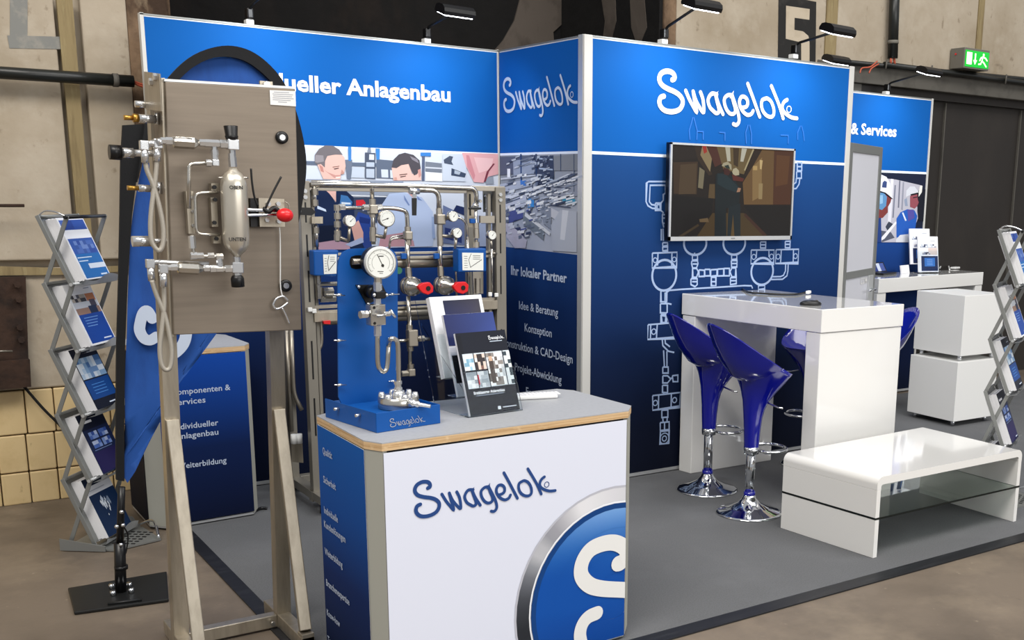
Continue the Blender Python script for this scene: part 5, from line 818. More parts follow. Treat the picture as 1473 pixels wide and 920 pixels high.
acr(b0+fn*.012, fx, fu, .225, .19, h2, 'front_pane'); acr(b0-fn*.085+fx*-.03, fx, fu, .225, .33, h2, 'back_pane'); MB().prism([b0+fn*.012, b0+fn*.012+fx*.225, b0-fn*.10+fx*.225, b0-fn*.10], (0, 0, .003)).build('base', 'acrylic', h2)
leaflet('brochure', 'white brochure with blue picture in the front pocket on the rear high table', b0+V((0, 0, .008))+fx*.006, fx, fu, .21, .30, cov_white, .012, 'brochures on the rear high table')
leaflet('brochure', 'white brochure standing taller behind another on the rear high table', b0-fn*.075+fx*-.028+V((0, 0, .07)), fx, fu, .21, .30, cov_white, .012, 'brochures on the rear high table')
q = MB().box(V((3.8365,0.0478,1.06))+V((0, 0, .034)), (.15, .012, .07), Euler((-.2, 0, .28)).to_matrix()).build('name_card', 'paper'); tag(q, 'blank white card standing on the rear high table', 'card')
lp = thing('tablet_computer', 'dark flat tablet lying at the left end of the rear high table', 'tablet', (3.7751,0.2336,1.06))
lb = V((3.574,0.0496,1.061)); Rl = Euler((0, 0, .3)).to_matrix()
MB().box(lb+V((0, 0, .008)), (.26, .13, .016), Rl, .004).build('body', 'black', lp); MB().box(lb+V((-.01, .05, .05)), (.26, .012, .09), Euler((-.5, 0, .3)).to_matrix(), .003).build('lid', 'black', lp)
pr = Print(Euler((-.5, 0, .3)).to_matrix() @ V((0, -1, 0)), .0065); RL = Euler((-.5, 0, .3)).to_matrix(); 
for x0, x1, c in ((-.11, -.03, '2a3a78'), (-.03, .03, 'c8d0e0'), (.03, .11, '4a5a98')): pr.p([lb+V((-.01, .05, .05))+RL @ V((a_, 0, b_)) for a_, b_ in R4(x0, -.035, x1, .035)], c)
pr.build('lit_display', lp)
q = MB().tube(spline([(4.6177,0.3191,1.07),(5.438,0.9471,1.07),(5.1986,0.7079,1.07),(4.481,0.0975,1.07)]), .006).build('white_cable', 'white_satin'); tag(q, 'white cable loop behind the brochure holder on the rear table', 'cable')
q = MB().box(V((4.8031,0.2958,1.061))+V((0, 0, .006)), (.12, .05, .018), Euler((0, 0, .3)).to_matrix(), .006).build('charger', 'white_satin'); tag(q, 'small white charger lying at the right of the rear high table', 'charger')

# ---------------------------------------------------------------- folding literature racks
RW = .315; RD = .122; NZ = [.03, .335, .64, .935, 1.232, 1.525]
rw = V((.616, .788, 0)).normalized(); rd = V((.788, -.616, 0)).normalized(); rang = math.atan2(rd.y, rd.x)
def make_rack():
    # local frame: +x = front, +y = along the width (left side y=0)
    t = thing('literature_rack', 'silver zigzag brochure rack on the left in front of the tiled wall', 'rack', (0, 0, 0), 0, 'folding literature racks')
    for y in (0, RW):
        for k in range(5):
            for x0, x1 in ((0, RD), (RD, 0)): 
                a_, b_ = V((x0, y+(.006 if x0 == 0 else -.006), NZ[k])), V((x1, y+(.006 if x0 == 0 else -.006), NZ[k+1])); d_ = (b_-a_); L_ = d_.length; R_ = V((0, 0, 1)).rotation_difference(d_.normalized()).to_matrix()
                MB().box((a_+b_)/2, (.020, .006, L_+.012), R_, .002).build('crossbar', 'alu_dull', t, True)
    for k in range(5):
        zb, zt = NZ[k], NZ[k+1]
        MB().box((RD*.5-.012, RW/2, (zb+zt)/2), (.003, RW-.03, math.hypot(RD, zt-zb)), Euler((0, -math.atan2(RD, zt-zb), 0)).to_matrix()).build('tray_back', 'alu_dull', t, True)
        lip = []
        mb = MB(); m_ = 14; lo = []; hi = []
        for i in range(m_+1):
            y = .012+(RW-.024)*i/m_; s_ = math.sin(2*PI*i/m_)
            lo.append(V((RD+.004, y, zb-.014))); hi.append(V((RD+.052+.004*s_, y, zb+.024-.012*s_)))
        mid = [V((RD+.044, p.y, zb-.004)) for p in lo]
        A2 = mb.ring(lo); B2 = mb.ring(mid); C2_ = mb.ring(hi)
        for r1, r2_ in ((A2, B2), (B2, C2_)):
            for i in range(m_): mb.bm.faces.new((r1[i], r1[i+1], r2_[i+1], r2_[i]))
        bmesh.ops.solidify(mb.bm, geom=mb.bm.faces[:], thickness=.003); mb.build('tray_lip', 'alu', t, True)
    for k in range(1, 6):
        MB().tube([(0, 0, NZ[k]), (0, RW, NZ[k])], .007).build('rear_rod', 'alu_dull', t, True)
        MB().tube([(RD, -.01, NZ[k]), (RD, RW+.01, NZ[k])], .008).build('front_rod', 'black' if k == 5 else 'alu', t, True)
    MB().tube(spline([(0, .004, NZ[5]+.005), (.03, .004, NZ[5]+.025), (.075, .004, NZ[5]+.022), (RD, .004, NZ[5]+.003)]), .004).build('wire_hoop', 'chrome', t, True)
    # base with perforated plate
    slabq([(-.02, -.02), (RD+.10, -.02), (RD+.23, RW*.5), (RD+.05, RW+.02), (-.02, RW+.02)], .004, .012, 0).build('base_tray', 'alu_dull', t, True)
    hb = MB()
    for i in range(5):
        for j in range(6): hb.box((RD+.02+.03*i, .07+.035*j, .0135), (.018, .01, .002))
    hb.build('slots', 'black', t, True)['kind'] = 'stuff'
    MB().prism([(-.03, -.03, .004), (RD+.06, -.03, .004), (RD+.06, -.03, .03), (-.03, -.03, .06)], (0, .006, 0)).build('base_side', 'alu_dull', t, True)
    MB().prism([(-.03, RW+.03, .004), (RD+.04, RW+.03, .004), (RD+.0, RW+.03, .06), (-.03, RW+.03, .075)], (0, -.006, 0)).build('base_side', 'alu_dull', t, True)
    MB().tube(spline([(RD+.05, RW, .03), (RD+.15, RW*.8, .07), (RD+.22, RW*.5, .02)]), .006).build('handle_bar', 'chrome', t, True)
    return t
rk = make_rack(); RB = V((-2.608, -.649, 0)); rk.location = RB; rk.rotation_euler = (0, 0, rang)
RB2 = V((1.715, -2.45, 0))
rd2 = V((.45, -.89, 0)).normalized()
dup(rk, RB2, math.atan2(rd2.y, rd2.x), 'silver zigzag brochure rack at the right picture edge beyond the coffee table')
def c_blue(P, pr):
    P(0, 'eceef4', *R4(0, 0, 1, 1)); P(1, '2a4fa4', *R4(.05, .80, .97, .96)); bits(P, 2, .06, .81, .5, .95, 4, 2, ['2a4496', '4a68b4', '23408e'], 5); P(1, '2f55a8', *R4(.05, .40, .97, .66)); bits(P, 2, .2, .42, .9, .62, 6, 3, ['4668b4', '2a4a9c', '6a86c4', '35559e'], 6); P(1, '1c68b0', *R4(.05, .02, .97, .41)); P(3, 'cfe0f2', *R4(.08, .345, .62, .36)); P(3, 'cfe0f2', *R4(.08, .29, .42, .305)); P(3, 'd4deec', *R4(.36, .17, .97, .25)); P(3, 'cfe0f2', *R4(.66, .05, .90, .075))
def c_people(P, pr):
    P(0, 'eceef2', *R4(0, 0, 1, 1)); P(1, 'c8ccd4', *R4(.06, .60, .97, .82)); bits(P, 2, .08, .70, .6, .82, 5, 2, ['5a5a62', 'd8d8dc', '3c3a40', 'b0a89c'], 12); P(2, 'c07a50', *R4(.62, .70, .95, .82)); P(2, '4a4452', *R4(.68, .60, .90, .72)); P(1, '9a7a6a', *R4(.06, .50, .97, .60)); P(2, '23304e', *R4(.55, .50, .85, .62)); P(1, '19459a', *R4(.06, .03, .97, .50))
    for k in range(4): P(3, '6f9ad8', *R4(.2, .30+.045*k, .58+.05*k, .312+.045*k))
    P(3, 'd6e2f4', *R4(.58, .07, .88, .09)); P(1, 'a0a8b8', *R4(.68, .90, .9, .915))
def c_plant(P, pr):
    P(0, '141a2c', *R4(0, 0, 1, 1)); P(1, '8fb0d4', *R4(.03, .50, .97, .84)); bits(P, 2, .03, .50, .97, .84, 8, 4, ['6f94c4', 'b8cfe6', '4a74ac', 'dbe6f2', '86aad0'], 21); P(1, '17468c', *R4(.03, .16, .97, .48))
    for k in range(4): P(3, '4a86d0', *R4(.22, .24+.05*k, .72, .252+.05*k))
    P(3, 'd6e2f4', *R4(.56, .05, .9, .07)); P(3, 'c6d0e0', *R4(.6, .9, .88, .915))
def c_squares(P, pr):
    P(0, '1a2548', *R4(0, 0, 1, 1)); P(1, '11182e', *R4(0, .74, 1, 1)); P(3, 'e6e8ee', *R4(.08, .84, .48, .88))
    for i in range(2):
        for j in range(2): bits(P, 3, .15+.38*i, .42+.15*j, .48+.38*i, .54+.15*j, 3, 2, ['4a68b0', '7a94cc', '34509a', 'aebcdc'], 31+i*2+j)
    P(2, '6f80b0', *R4(.12, .385, .8, .395)); P(1, '231e50', *R4(.03, .02, .97, .36)); P(3, 'd6e2f4', *R4(.7, .04, .93, .06))
def c_splash(P, pr):
    P(0, '14294a', *R4(0, 0, 1, 1)); P(1, 'c9ccd4', *R4(.0, .72, 1, .86)); P(2, '9aa0ac', *R4(.1, .78, .7, .795)); P(1, '0c1a34', *R4(0, .86, 1, 1))
    rg = random.Random(4)
    for k in range(26):
        x = .42+rg.gauss(0, .16); y = .50+rg.gauss(0, .07); s_ = .02+.05*rg.random(); P(2+k % 4, rg.choice(['b8c4d4', '8a98ac', 'd8dee6', '6c7c94']), (x, y-s_), (x+s_*.6, y), (x+s_*.3, y+s_*1.2), (x-s_*.7, y+s_*.3))
CV = [(c_splash, 'dark blue brochure with a pale splash picture'), (c_squares, 'navy brochure with four picture squares'), (c_plant, 'navy brochure with pale plant photos'), (c_people, 'brochure with worker photos above a blue field'), (c_blue, 'white edged bright blue brochure')]
PL = ['bottom tray', 'second tray up', 'middle tray', 'fourth tray up', 'top tray']
def fill_rack(base, where, rd, bw=.215):
    wy = V((-rd.y, rd.x, 0))
    for k in range(5):
        zb, zt = NZ[k], NZ[k+1]; a0 = math.atan2(RD, zt-zb); up = (V((0, 0, 1))*math.cos(a0)-rd*math.sin(a0)); nf = wy.cross(up)
        bl = base+rd*(RD+.0)+wy*.05+V((0, 0, zb+.002))
        nst = 4
        for i in range(nst):
            f_ = bl+nf*(.040-.0165*i)+up*(.0+.004*((i*7) % 3))
            if i == 0: leaflet('brochure', f'{CV[k][1]}, {PL[k]}, {where} rack', f_, wy, up, bw, .292, CV[k][0], .016, 'brochures in the '+where+' rack')
            else: leaflet('brochure', f'white-edged brochure, {[0, "first", "second", "third"][i]} behind the cover brochure, {PL[k]}, {where} rack', f_, wy, up, bw, .292, None, .016, 'brochures in the '+where+' rack', m='paper')
fill_rack(RB, 'left', rd); fill_rack(RB2, 'right', rd2)

# ---------------------------------------------------------------- beach flag
FY = -1.40
fg = thing('beach_flag', 'blue teardrop flag with black sleeve on a black foot plate behind the steel cabinet', 'flag', (-2.52, FY, 0))
slabq([(-2.703,-1.2353,0)[:2], (-2.7258,-1.5407,0)[:2], (-2.3879,-1.5936,0)[:2], (-2.3188,-1.2434,0)[:2]], .002, .016, .004).build('foot_plate', 'black_metal', fg)
for p in [(-2.5545,-1.3441,0.016),(-2.5652,-1.4331,0.016),(-2.4919,-1.3655,0.016),(-2.4981,-1.4391,0.016)]: MB().cyl(p, V(p)+V((0, 0, .02)), .011).build('bolt', 'chrome', fg)
MB().tube([(-2.6029,-1.5314,0.02),(-2.4815,-1.5564,0.02)], .006).build('weld_bar', 'black_metal', fg)
fb = V((-2.531,-1.4,0.0074)); 
MB().tube([fb, (-2.525,-1.4,0.1219), (-2.5198,-1.4,0.2266)], .022, 14).build('spigot', 'black', fg)
MB().tube([(-2.5218,-1.4,0.1122),(-2.522,-1.4,0.1274)], .026, 14).build('ring', 'black', fg)
MB().tube([(-2.5196,-1.4,0.2116),(-2.5047,-1.4,0.3586),(-2.4944,-1.4,0.4607)], .014, 12).build('lower_pole', 'black', fg)
for q in ((-2.5282,-1.42,0.3023), (-2.5046,-1.42,0.3042), (-2.5056,-1.42,0.3609), (-2.5185,-1.42,0.223)): MB().sphere(q, .009).build('eyelet', 'chrome', fg)
MB().tube(spline([(-2.5025,-1.42,0.2979),(-2.4898,-1.42,0.2569),(-2.4994,-1.42,0.1985),(-2.5061,-1.42,0.1786)]), .003).build('cord', 'black', fg)
sl = MB(); sl.prism([(-2.3819,-1.4,1.8983),(-2.3992,-1.4,1.7664),(-2.4156,-1.4,1.5799),(-2.441,-1.4,1.3092),(-2.4693,-1.4,1.0333),(-2.4931,-1.4,0.7516),(-2.5114,-1.4,0.4926),(-2.4824,-1.4,0.4826),(-2.4626,-1.4,0.7483),(-2.439,-1.4,1.0312),(-2.4082,-1.4,1.3082),(-2.375,-1.4,1.5533),(-2.3505,-1.4,1.6827),(-2.3136,-1.4,1.8092),(-2.304,-1.4,1.9076)], (0, .02, 0)); sl.build('sleeve', 'black_soft', fg)
ot = spline([(-2.3065,-1.4,1.9074),(-2.2614,-1.4,2.0101),(-2.1882,-1.4,2.1099),(-2.1003,-1.4,2.1856),(-1.997,-1.4,2.2254),(-1.9048,-1.4,2.2216),(-1.8237,-1.4,2.1769),(-1.7539,-1.4,2.0937),(-1.7052,-1.4,1.9616),(-1.6801,-1.4,1.8051),(-1.6923,-1.4,1.6739),(-1.7337,-1.4,1.4974),(-1.802,-1.4,1.3206)], 5)
it = spline([(-2.3505,-1.4,1.6827),(-2.298,-1.4,1.8497),(-2.2377,-1.4,1.9852),(-2.1639,-1.4,2.088),(-2.0812,-1.4,2.1555),(-1.9941,-1.4,2.1842),(-1.913,-1.4,2.1749),(-1.843,-1.4,2.1314),(-1.7897,-1.4,2.0689),(-1.7494,-1.4,1.9535),(-1.7331,-1.4,1.8118),(-1.7459,-1.4,1.6729),(-1.7901,-1.4,1.4975),(-1.8512,-1.4,1.3365)], 5)
mm = MB(); A2 = mm.ring(ot); k_ = len(it)
it2 = [it[min(k_-1, round(i*(k_-1)/(len(ot)-1)))] for i in range(len(ot))]; B2 = mm.ring(it2)
for i in range(len(ot)-1): mm.bm.faces.new((A2[i], A2[i+1], B2[i+1], B2[i]))
bmesh.ops.remove_doubles(mm.bm, verts=mm.bm.verts[:], dist=1e-4); bmesh.ops.solidify(mm.bm, geom=mm.bm.faces[:], thickness=.02); mm.build('hem', 'black_soft', fg)
fbk = MB(); pts = spline([(-2.4711,-1.392,0.4732),(-2.4586,-1.392,0.7465),(-2.435,-1.392,1.0299),(-2.4042,-1.392,1.3075),(-2.371,-1.392,1.5531),(-2.2964,-1.392,1.8499),(-2.2359,-1.392,1.9857),(-2.162,-1.392,2.0887),(-2.0791,-1.392,2.1562),(-1.992,-1.392,2.185),(-1.9107,-1.392,2.1757),(-1.8406,-1.392,2.1321),(-1.7872,-1.392,2.0695),(-1.7469,-1.392,1.954),(-1.7305,-1.392,1.812),(-1.7433,-1.392,1.6729),(-1.7876,-1.392,1.4972),(-1.8481,-1.392,1.3507),(-1.9953,-1.392,1.1933),(-2.1451,-1.392,1.034),(-2.2829,-1.392,0.8045)], 4, True)
vs = fbk.ring(pts); fc = fbk.bm.faces.new(vs); bmesh.ops.triangulate(fbk.bm, faces=[fc])
for _ in range(3): bmesh.ops.subdivide_edges(fbk.bm, edges=[e for e in fbk.bm.edges if e.calc_length() > .06], cuts=1); bmesh.ops.triangulate(fbk.bm, faces=fbk.bm.faces[:])
for v in fbk.bm.verts: v.co.y += .006*math.sin(v.co.x*22+v.co.z*7)+.004*math.sin(v.co.z*19-v.co.x*9)
for fc in fbk.bm.faces: fc.smooth = True
fbk.build('flag_cloth', 'flag_blue', fg)
fl_ = MB(); ribbon(fl_, spline([(-2.333,-1.414,1.1449),(-2.3489,-1.414,1.1766),(-2.3649,-1.414,1.169),(-2.3778,-1.414,1.1332),(-2.3828,-1.414,1.0998),(-2.3696,-1.414,1.068),(-2.3469,-1.414,1.0581),(-2.3225,-1.414,1.0708)]), .042, (0, -1, 0)); ribbon(fl_, spline([(-2.2054,-1.412,1.1038),(-2.211,-1.412,1.0609),(-2.2267,-1.412,1.0272),(-2.2553,-1.412,1.0003),(-2.2801,-1.412,0.9905)]), .046, (0, -1, 0)); fl_.build('flag_initial', 'flag_white', fg)
# ---------------------------------------------------------------- steel cabinet on its stand
EY = -2.30; TI = Matrix.Rotation(.031, 3, 'Y')
en = thing('sampling_cabinet', 'brushed steel sampling cabinet with cylinder and tubing on a square tube stand', 'cabinet', (-2.25, -2.1, 0))
dq = [(-2.4195,-2.3,2.0022),(-2.0036,-2.3,2.0078),(-2.0217,-2.3,1.1813),(-2.4483,-2.3,1.1894)]
MB().prism(off(dq, (0, 1, 0), .018), (0, .19, 0)).build('cabinet_body', 'steel', en)
dd_ = slabq([(0, 0)]*0 or [(0, 0), (1, 0), (1, 1)], 0, 1, 0); dd_.bm.free()
mb = MB(); mb.prism(dq, (0, .017, 0)); bmesh.ops.bevel(mb.bm, geom=mb.bm.edges[:], offset=.003, segments=2, profile=.5, affect='EDGES'); mb.build('cabinet_door', 'steel', en)
MB().prism([V(dq[0])+V((-.002, 0, .0)), V(dq[1])+V((.002, 0, .0)), V(dq[1])+V((.002, 0, .008)), V(dq[0])+V((-.002, 0, .008))], (0, .20, 0)).build('top_lip', 'alu', en)
MB().prism([(-2.4264,-2.283,2.0135),(-2.416,-2.283,2.0143),(-2.445,-2.283,1.1813),(-2.4548,-2.283,1.1819)], (0, .012, 0)).build('side_flange', 'steel_post', en)
en_px = 1
def onE(p, d=0.0): return V((p[0], p[1]+d, p[2]))
# stand
def bar(name, a, b, s_, m='steel_post', par=en, R0=None):
    a = V(a); b = V(b); d = b-a; R_ = V((0, 0, 1)).rotation_difference(d.normalized()).to_matrix(); return MB().box((a+b)/2, (s_, s_, d.length), R_, .003).build(name, m, par)
lp0 = V((-2.4308,-2.09,0.9695)); lp1 = V((-2.4548,-2.09,0.0706)); ld = (lp0-lp1)/(lp0.z-lp1.z); lpB = lp1-ld*(lp1.z-.004); lpT = lpB+ld*2.0
rp0 = V((-2.0555,-2.09,1.0932)); rp1 = V((-2.0814,-2.09,0.0562)); rdv = (rp0-rp1)/(rp0.z-rp1.z); rpB = rp1-rdv*(rp1.z-.004); rpT = rpB+rdv*2.0
def post_(B, T_): d = (T_-B); return MB().prism([B+V((-.026, -.026, 0)), B+V((.026, -.026, 0)), B+V((.026, .026, 0)), B+V((-.026, .026, 0))], d).build('post', 'steel_post', en)
post_(lpB, lpT); post_(rpB, rpT)
MB().box((lpB+rpB)/2+V((0, 0, .03)), ((rpB-lpB).length-.05, .045, .05), bev=.003).build('cross_tube', 'steel_post', en)
for B in (lpB, rpB): MB().box(B+V((0, -.075, .03)), (.048, .46, .054), bev=.003).build('foot_tube', 'steel_post', en)
bar('brace', lpB+ld*.86+V((0, -.026, 0)), lpB+V((.004, -.275, .075)), .042); bar('brace', rpB+rdv*.86+V((0, -.026, 0)), rpB+V((.0, -.275, .075)), .042)
for B in (lpB, rpB): MB().box(B+V((0, -.28, .035)), (.046, .05, .07), bev=.002).build('foot_end', 'steel_post', en)
MB().cyl((lpB+rpB)/2+V((.14, -.03, .03)), (lpB+rpB)/2+V((.14, -.045, .03)), .009, n=6).build('bolt', 'pipe', en)
# wall brackets and bolts
MB().prism([(-2.458,-2.2136,2.035),(-2.458,-2.4205,2.0145),(-2.458,-2.408,1.9033),(-2.458,-2.1934,1.9189)], (-.004, 0, 0)).build('bracket', 'steel_post', en)
MB().prism([(-2.064,-2.11,2.0427),(-2.0207,-2.11,2.0424),(-2.0202,-2.11,2.0057),(-2.0637,-2.11,2.0051)], (0, .012, 0)).build('bracket', 'steel_post', en)
for p in [(-2.0446,-2.115,2.0297)]: MB().cyl(p, V(p)+V((0, -.012, 0)), .012, n=6, smooth=False).build('bolt', 'bright', en)
for p in [(-2.462,-2.3804,2.0065),(-2.462,-2.3191,1.9958)]: MB().cyl(p, V(p)+V((-.01, 0, 0)), .012, n=6, smooth=False).build('bolt', 'bright', en)
# data plate, locks
pl_ = [(-2.0916,-2.3015,1.9982),(-2.0051,-2.3015,2.0008),(-2.0057,-2.3015,1.9504),(-2.0918,-2.3015,1.9508)]
MB().prism(pl_, (0, -.0015, 0)).build('data_plate', 'white_satin', en)
tl = MB()
def lerp4(q, a_, b_): return (V(q[3])*(1-a_)+V(q[2])*a_)*(1-b_)+(V(q[0])*(1-a_)+V(q[1])*a_)*b_
for k, (a0, a1) in enumerate(((.15, .75), (.1, .9), (.12, .86), (.1, .92), (.1, .8), (.3, .65))): ribbon(tl, [lerp4(pl_, a0, .88-.13*k)+V((0, -.002, 0)), lerp4(pl_, a1, .88-.13*k)+V((0, -.002, 0))], .0022, (0, -1, 0), False)
tl.build('plate_text', 'grey_ink', en)
for p in ((-2.0595,-2.3,1.8448), (-2.0719,-2.3,1.3413)):
    lk = MB().lathe([(.021, 0), (.021, .008), (.015, .012), (.013, .006), (.0, .006)], p, (0, -1, 0), 22, cap=False).build('lock', 'black', en) if False else MB().lathe([(.021, 0), (.021, .009), (.014, .011)], p, V((0, -1, 0)), 22).build('lock', 'black', en)
    for mm_ in (0,): MB().lathe([(.010, .0112), (.010, .0125)], p, V((0, -1, 0)), 14).build('key_socket', 'bright', lk)
# sample cylinder
CYT = V((-2.2471,-2.38,1.7386)); CYB = V((-2.2514,-2.38,1.4481)); ax = CYB-CYT; Lc = ax.length
RC = .0425
prof = [(.010, 0), (.012, .012)]+[(RC*math.sin(PI/2*k/8), .012+.045*(1-math.cos(PI/2*k/8))/1) for k in range(3, 9)]
prof = [(.011, 0), (.016, .010), (.026, .018), (.035, .030), (.040, .042), (RC, .060), (RC, Lc-.060), (.040, Lc-.042), (.035, Lc-.030), (.026, Lc-.018), (.016, Lc-.010), (.011, Lc)]
cyl_ = MB().lathe([(a_, b_/Lc) for a_, b_ in prof], CYT, ax, 36).build('sample_cylinder', 'cyl_steel', en)
for tx_, p in (('OBEN', (-2.2538,-2.4235,1.6698)), ('UNTEN', (-2.2591,-2.4235,1.503))):
    text(tx_, V(p)+V((0, -.0015, 0)), (1, 0, .0), (0, 0, 1), .012, 'black_ink', cyl_, align='CENTER', bold=.03)
def hexn(p, d, r_, ln, m='bright', nm='fitting'): p = V(p); d = V(d).normalized(); return MB().cyl(p-d*ln/2, p+d*ln/2, r_, n=6, smooth=False).build(nm, m, en)
X = V((1, 0, 0)); Z = V((-.03, 0, 1))
def blk(p, s_, m='bright', nm='valve_body'): return MB().box(p, s_, TI, .003).build(nm, m, en)
# upper valve group
hexn((-2.2476,-2.38,1.7563), Z, .013, .03); hexn((-2.2483,-2.38,1.774), Z, .012, .02); blk((-2.2445,-2.38,1.8118), (.036, .03, .034)); hexn((-2.2468,-2.38,1.7918), Z, .010, .02)
MB().lathe([(.018, 0), (.021, .25), (.019, .3), (.022, 1), (.02, 1.04)], (-2.2458,-2.38,1.8282), Z*.042, 18).build('valve_knob', 'black', en)
for p, r_, ln in (((-2.2696,-2.38,1.8118), .015, .030), ((-2.2847,-2.38,1.8134), .010, .02), ((-2.301,-2.38,1.8127), .013, .028), ((-2.3213,-2.38,1.8129), .013, .020), ((-2.3384,-2.38,1.8133), .012, .018), ((-2.3532,-2.38,1.8137), .008, .03), ((-2.4386,-2.38,1.8144), .013, .020), ((-2.4529,-2.38,1.8148), .011, .02)): hexn(p, X, r_, ln)
f0 = V((-2.4304,-2.38,1.8147)); f1 = V((-2.349,-2.38,1.8128)); MB().lathe([(.010, 0), (.019, .06), (.021, .14), (.021, .8), (.014, .92), (.009, 1)], f0, f1-f0, 8, False).build('inline_filter', 'pipe', en)
MB().tube([(-2.431,-2.395,1.825),(-2.4019,-2.395,1.8274),(-2.373,-2.395,1.8233)], .003).build('filter_wire', 'pipe', en)
hexn((-2.302,-2.38,1.7962), Z, .009, .02); hexn((-2.302,-2.38,1.7853), Z, .012, .016); hexn((-2.3025,-2.38,1.7699), Z, .011, .018); blk((-2.3025,-2.38,1.7523), (.022, .022, .022), nm='elbow'); hexn((-2.3231,-2.38,1.7506), X, .012, .016)
MB().tube(fillet([(-2.3101,-2.38,1.7521),(-2.3828,-2.38,1.7476),(-2.386,-2.38,1.7149),(-2.3921,-2.38,1.6052)], .03), .0065).build('tube', 'pipe', en)
MB().tube([(-2.4612,-2.38,1.8134),(-2.4717,-2.38,1.8087)], .012).build('tube', 'bright', en)
# left hoses, upper loop
for p in ((-2.4676,-2.36,1.8061), (-2.5087,-2.36,1.799)): blk(p, (.026, .024, .03), nm='elbow')
MB().tube([(-2.5086,-2.36,1.8012),(-2.4798,-2.36,1.8066),(-2.4676,-2.36,1.8071)], .010).build('tube', 'bright', en)
for pts in ([(-2.4695,-2.36,1.7942),(-2.4735,-2.36,1.7513)], [(-2.5085,-2.36,1.7884),(-2.5085,-2.36,1.7458)]): 
    MB().tube(pts, .0115, 10).build('hose_end', 'bright', en)
MB().tube(spline([(-2.4732,-2.36,1.7556),(-2.4842,-2.36,1.6864),(-2.5003,-2.36,1.6038),(-2.5077,-2.36,1.5427),(-2.5058,-2.36,1.4966),(-2.4889,-2.36,1.4721),(-2.4752,-2.36,1.4896),(-2.4697,-2.36,1.5382),(-2.4755,-2.36,1.604),(-2.4892,-2.36,1.6733),(-2.5042,-2.36,1.7203),(-2.5082,-2.36,1.7501)]), .0075).build('hose', 'hose', en)
# lower valve group
hexn((-2.2529,-2.38,1.4401), Z, .012, .02); blk((-2.2534,-2.38,1.4137), (.036, .03, .036)); hexn((-2.2546,-2.38,1.3918), Z, .014, .012)
MB().lathe([(.014, 0), (.018, .1), (.021, .3), (.021, 1), (.019, 1.04)], (-2.2548,-2.38,1.3883), -Z*.038, 18).build('valve_knob', 'black', en)
for p, r_, ln in (((-2.2804,-2.38,1.4097), .013, .026), ((-2.296,-2.38,1.4101), .009, .02), ((-2.3103,-2.38,1.4104), .012, .022), ((-2.3312,-2.38,1.4109), .013, .018), ((-2.3507,-2.38,1.4125), .012, .018), ((-2.3659,-2.38,1.4128), .008, .03), ((-2.4488,-2.38,1.4181), .012, .02), ((-2.4636,-2.38,1.4174), .010, .024)): hexn(p, X, r_, ln)
f0 = V((-2.4425,-2.38,1.418)); f1 = V((-2.3616,-2.38,1.4116)); MB().lathe([(.010, 0), (.018, .06), (.020, .14), (.020, .8), (.013, .92), (.009, 1)], f0, f1-f0, 8, False).build('inline_filter', 'pipe', en)
for p in ((-2.4826,-2.38,1.4145), (-2.5126,-2.34,1.4291)): blk(p, (.026, .024, .03), nm='elbow')
MB().tube([(-2.5124,-2.34,1.4325),(-2.4789,-2.34,1.434),(-2.4156,-2.34,1.4282),(-2.3332,-2.34,1.4254)], .008).build('tube', 'bright', en)
for pts in ([(-2.4833,-2.38,1.4045),(-2.4855,-2.38,1.3577)], [(-2.5123,-2.34,1.418),(-2.5114,-2.34,1.3733)]): MB().tube(pts, .0115, 10).build('hose_end', 'bright', en)
MB().tube(spline([(-2.4807,-2.36,1.3604),(-2.4845,-2.36,1.293),(-2.4955,-2.36,1.2254),(-2.5066,-2.36,1.1576),(-2.5058,-2.36,1.107),(-2.4947,-2.36,1.0842),(-2.4791,-2.36,1.0934),(-2.4714,-2.36,1.1437),(-2.4757,-2.36,1.206),(-2.4861,-2.36,1.2704),(-2.5033,-2.36,1.3253),(-2.5152,-2.36,1.3772)]), .0075).build('hose', 'hose', en)
hexn((-2.3083,-2.38,1.432), Z, .010, .03); hexn((-2.3079,-2.38,1.4503), X, .011, .022); MB().tube(fillet([(-2.3092,-2.38,1.4252),(-2.3076,-2.38,1.4514),(-2.387,-2.38,1.4539),(-2.3894,-2.38,1.483),(-2.3886,-2.38,1.521)], .012), .0065).build('tube', 'pipe', en)
for p in ((-2.3676,-2.38,1.4547), (-2.335,-2.38,1.4541)): hexn(p, X, .010, .02)
hexn((-2.388,-2.38,1.455), X, .012, .02); hexn((-2.3894,-2.38,1.4987), Z, .011, .04)
# level bracket left of the cylinder
MB().prism([(-2.3874,-2.335,1.6596),(-2.3649,-2.335,1.66),(-2.3684,-2.335,1.5234),(-2.3878,-2.335,1.5235)], (0, .03, 0)).build('tube_bracket', 'steel_post', en)
for p in [(-2.3691,-2.338,1.64),(-2.3709,-2.338,1.5954),(-2.3727,-2.338,1.5505)]: MB().cyl(p, V(p)+V((0, -.006, 0)), .006, n=6).build('screw', 'bright', en)
MB().tube(fillet([(-2.2932,-2.36,1.6594),(-2.366,-2.36,1.6548),(-2.3681,-2.36,1.6049),(-2.3701,-2.36,1.5234),(-2.2973,-2.36,1.5207)], .02), .0055).build('handle_tube', 'pipe', en)
for q in ([(-2.3082,-2.34,1.6868),(-2.2819,-2.34,1.6874),(-2.2835,-2.34,1.6615),(-2.3098,-2.34,1.661)], [(-2.312,-2.34,1.5188),(-2.2877,-2.34,1.5186),(-2.2894,-2.34,1.4912),(-2.3137,-2.34,1.4914)]): MB().prism(q, (0, .03, 0)).build('cylinder_clamp', 'steel_post', en)
MB().prism([(-2.3107,-2.33,1.6407),(-2.2909,-2.33,1.6409),(-2.2923,-2.33,1.5456),(-2.3122,-2.33,1.5457)], (0, .028, 0)).build('back_bar', 'steel_post', en)
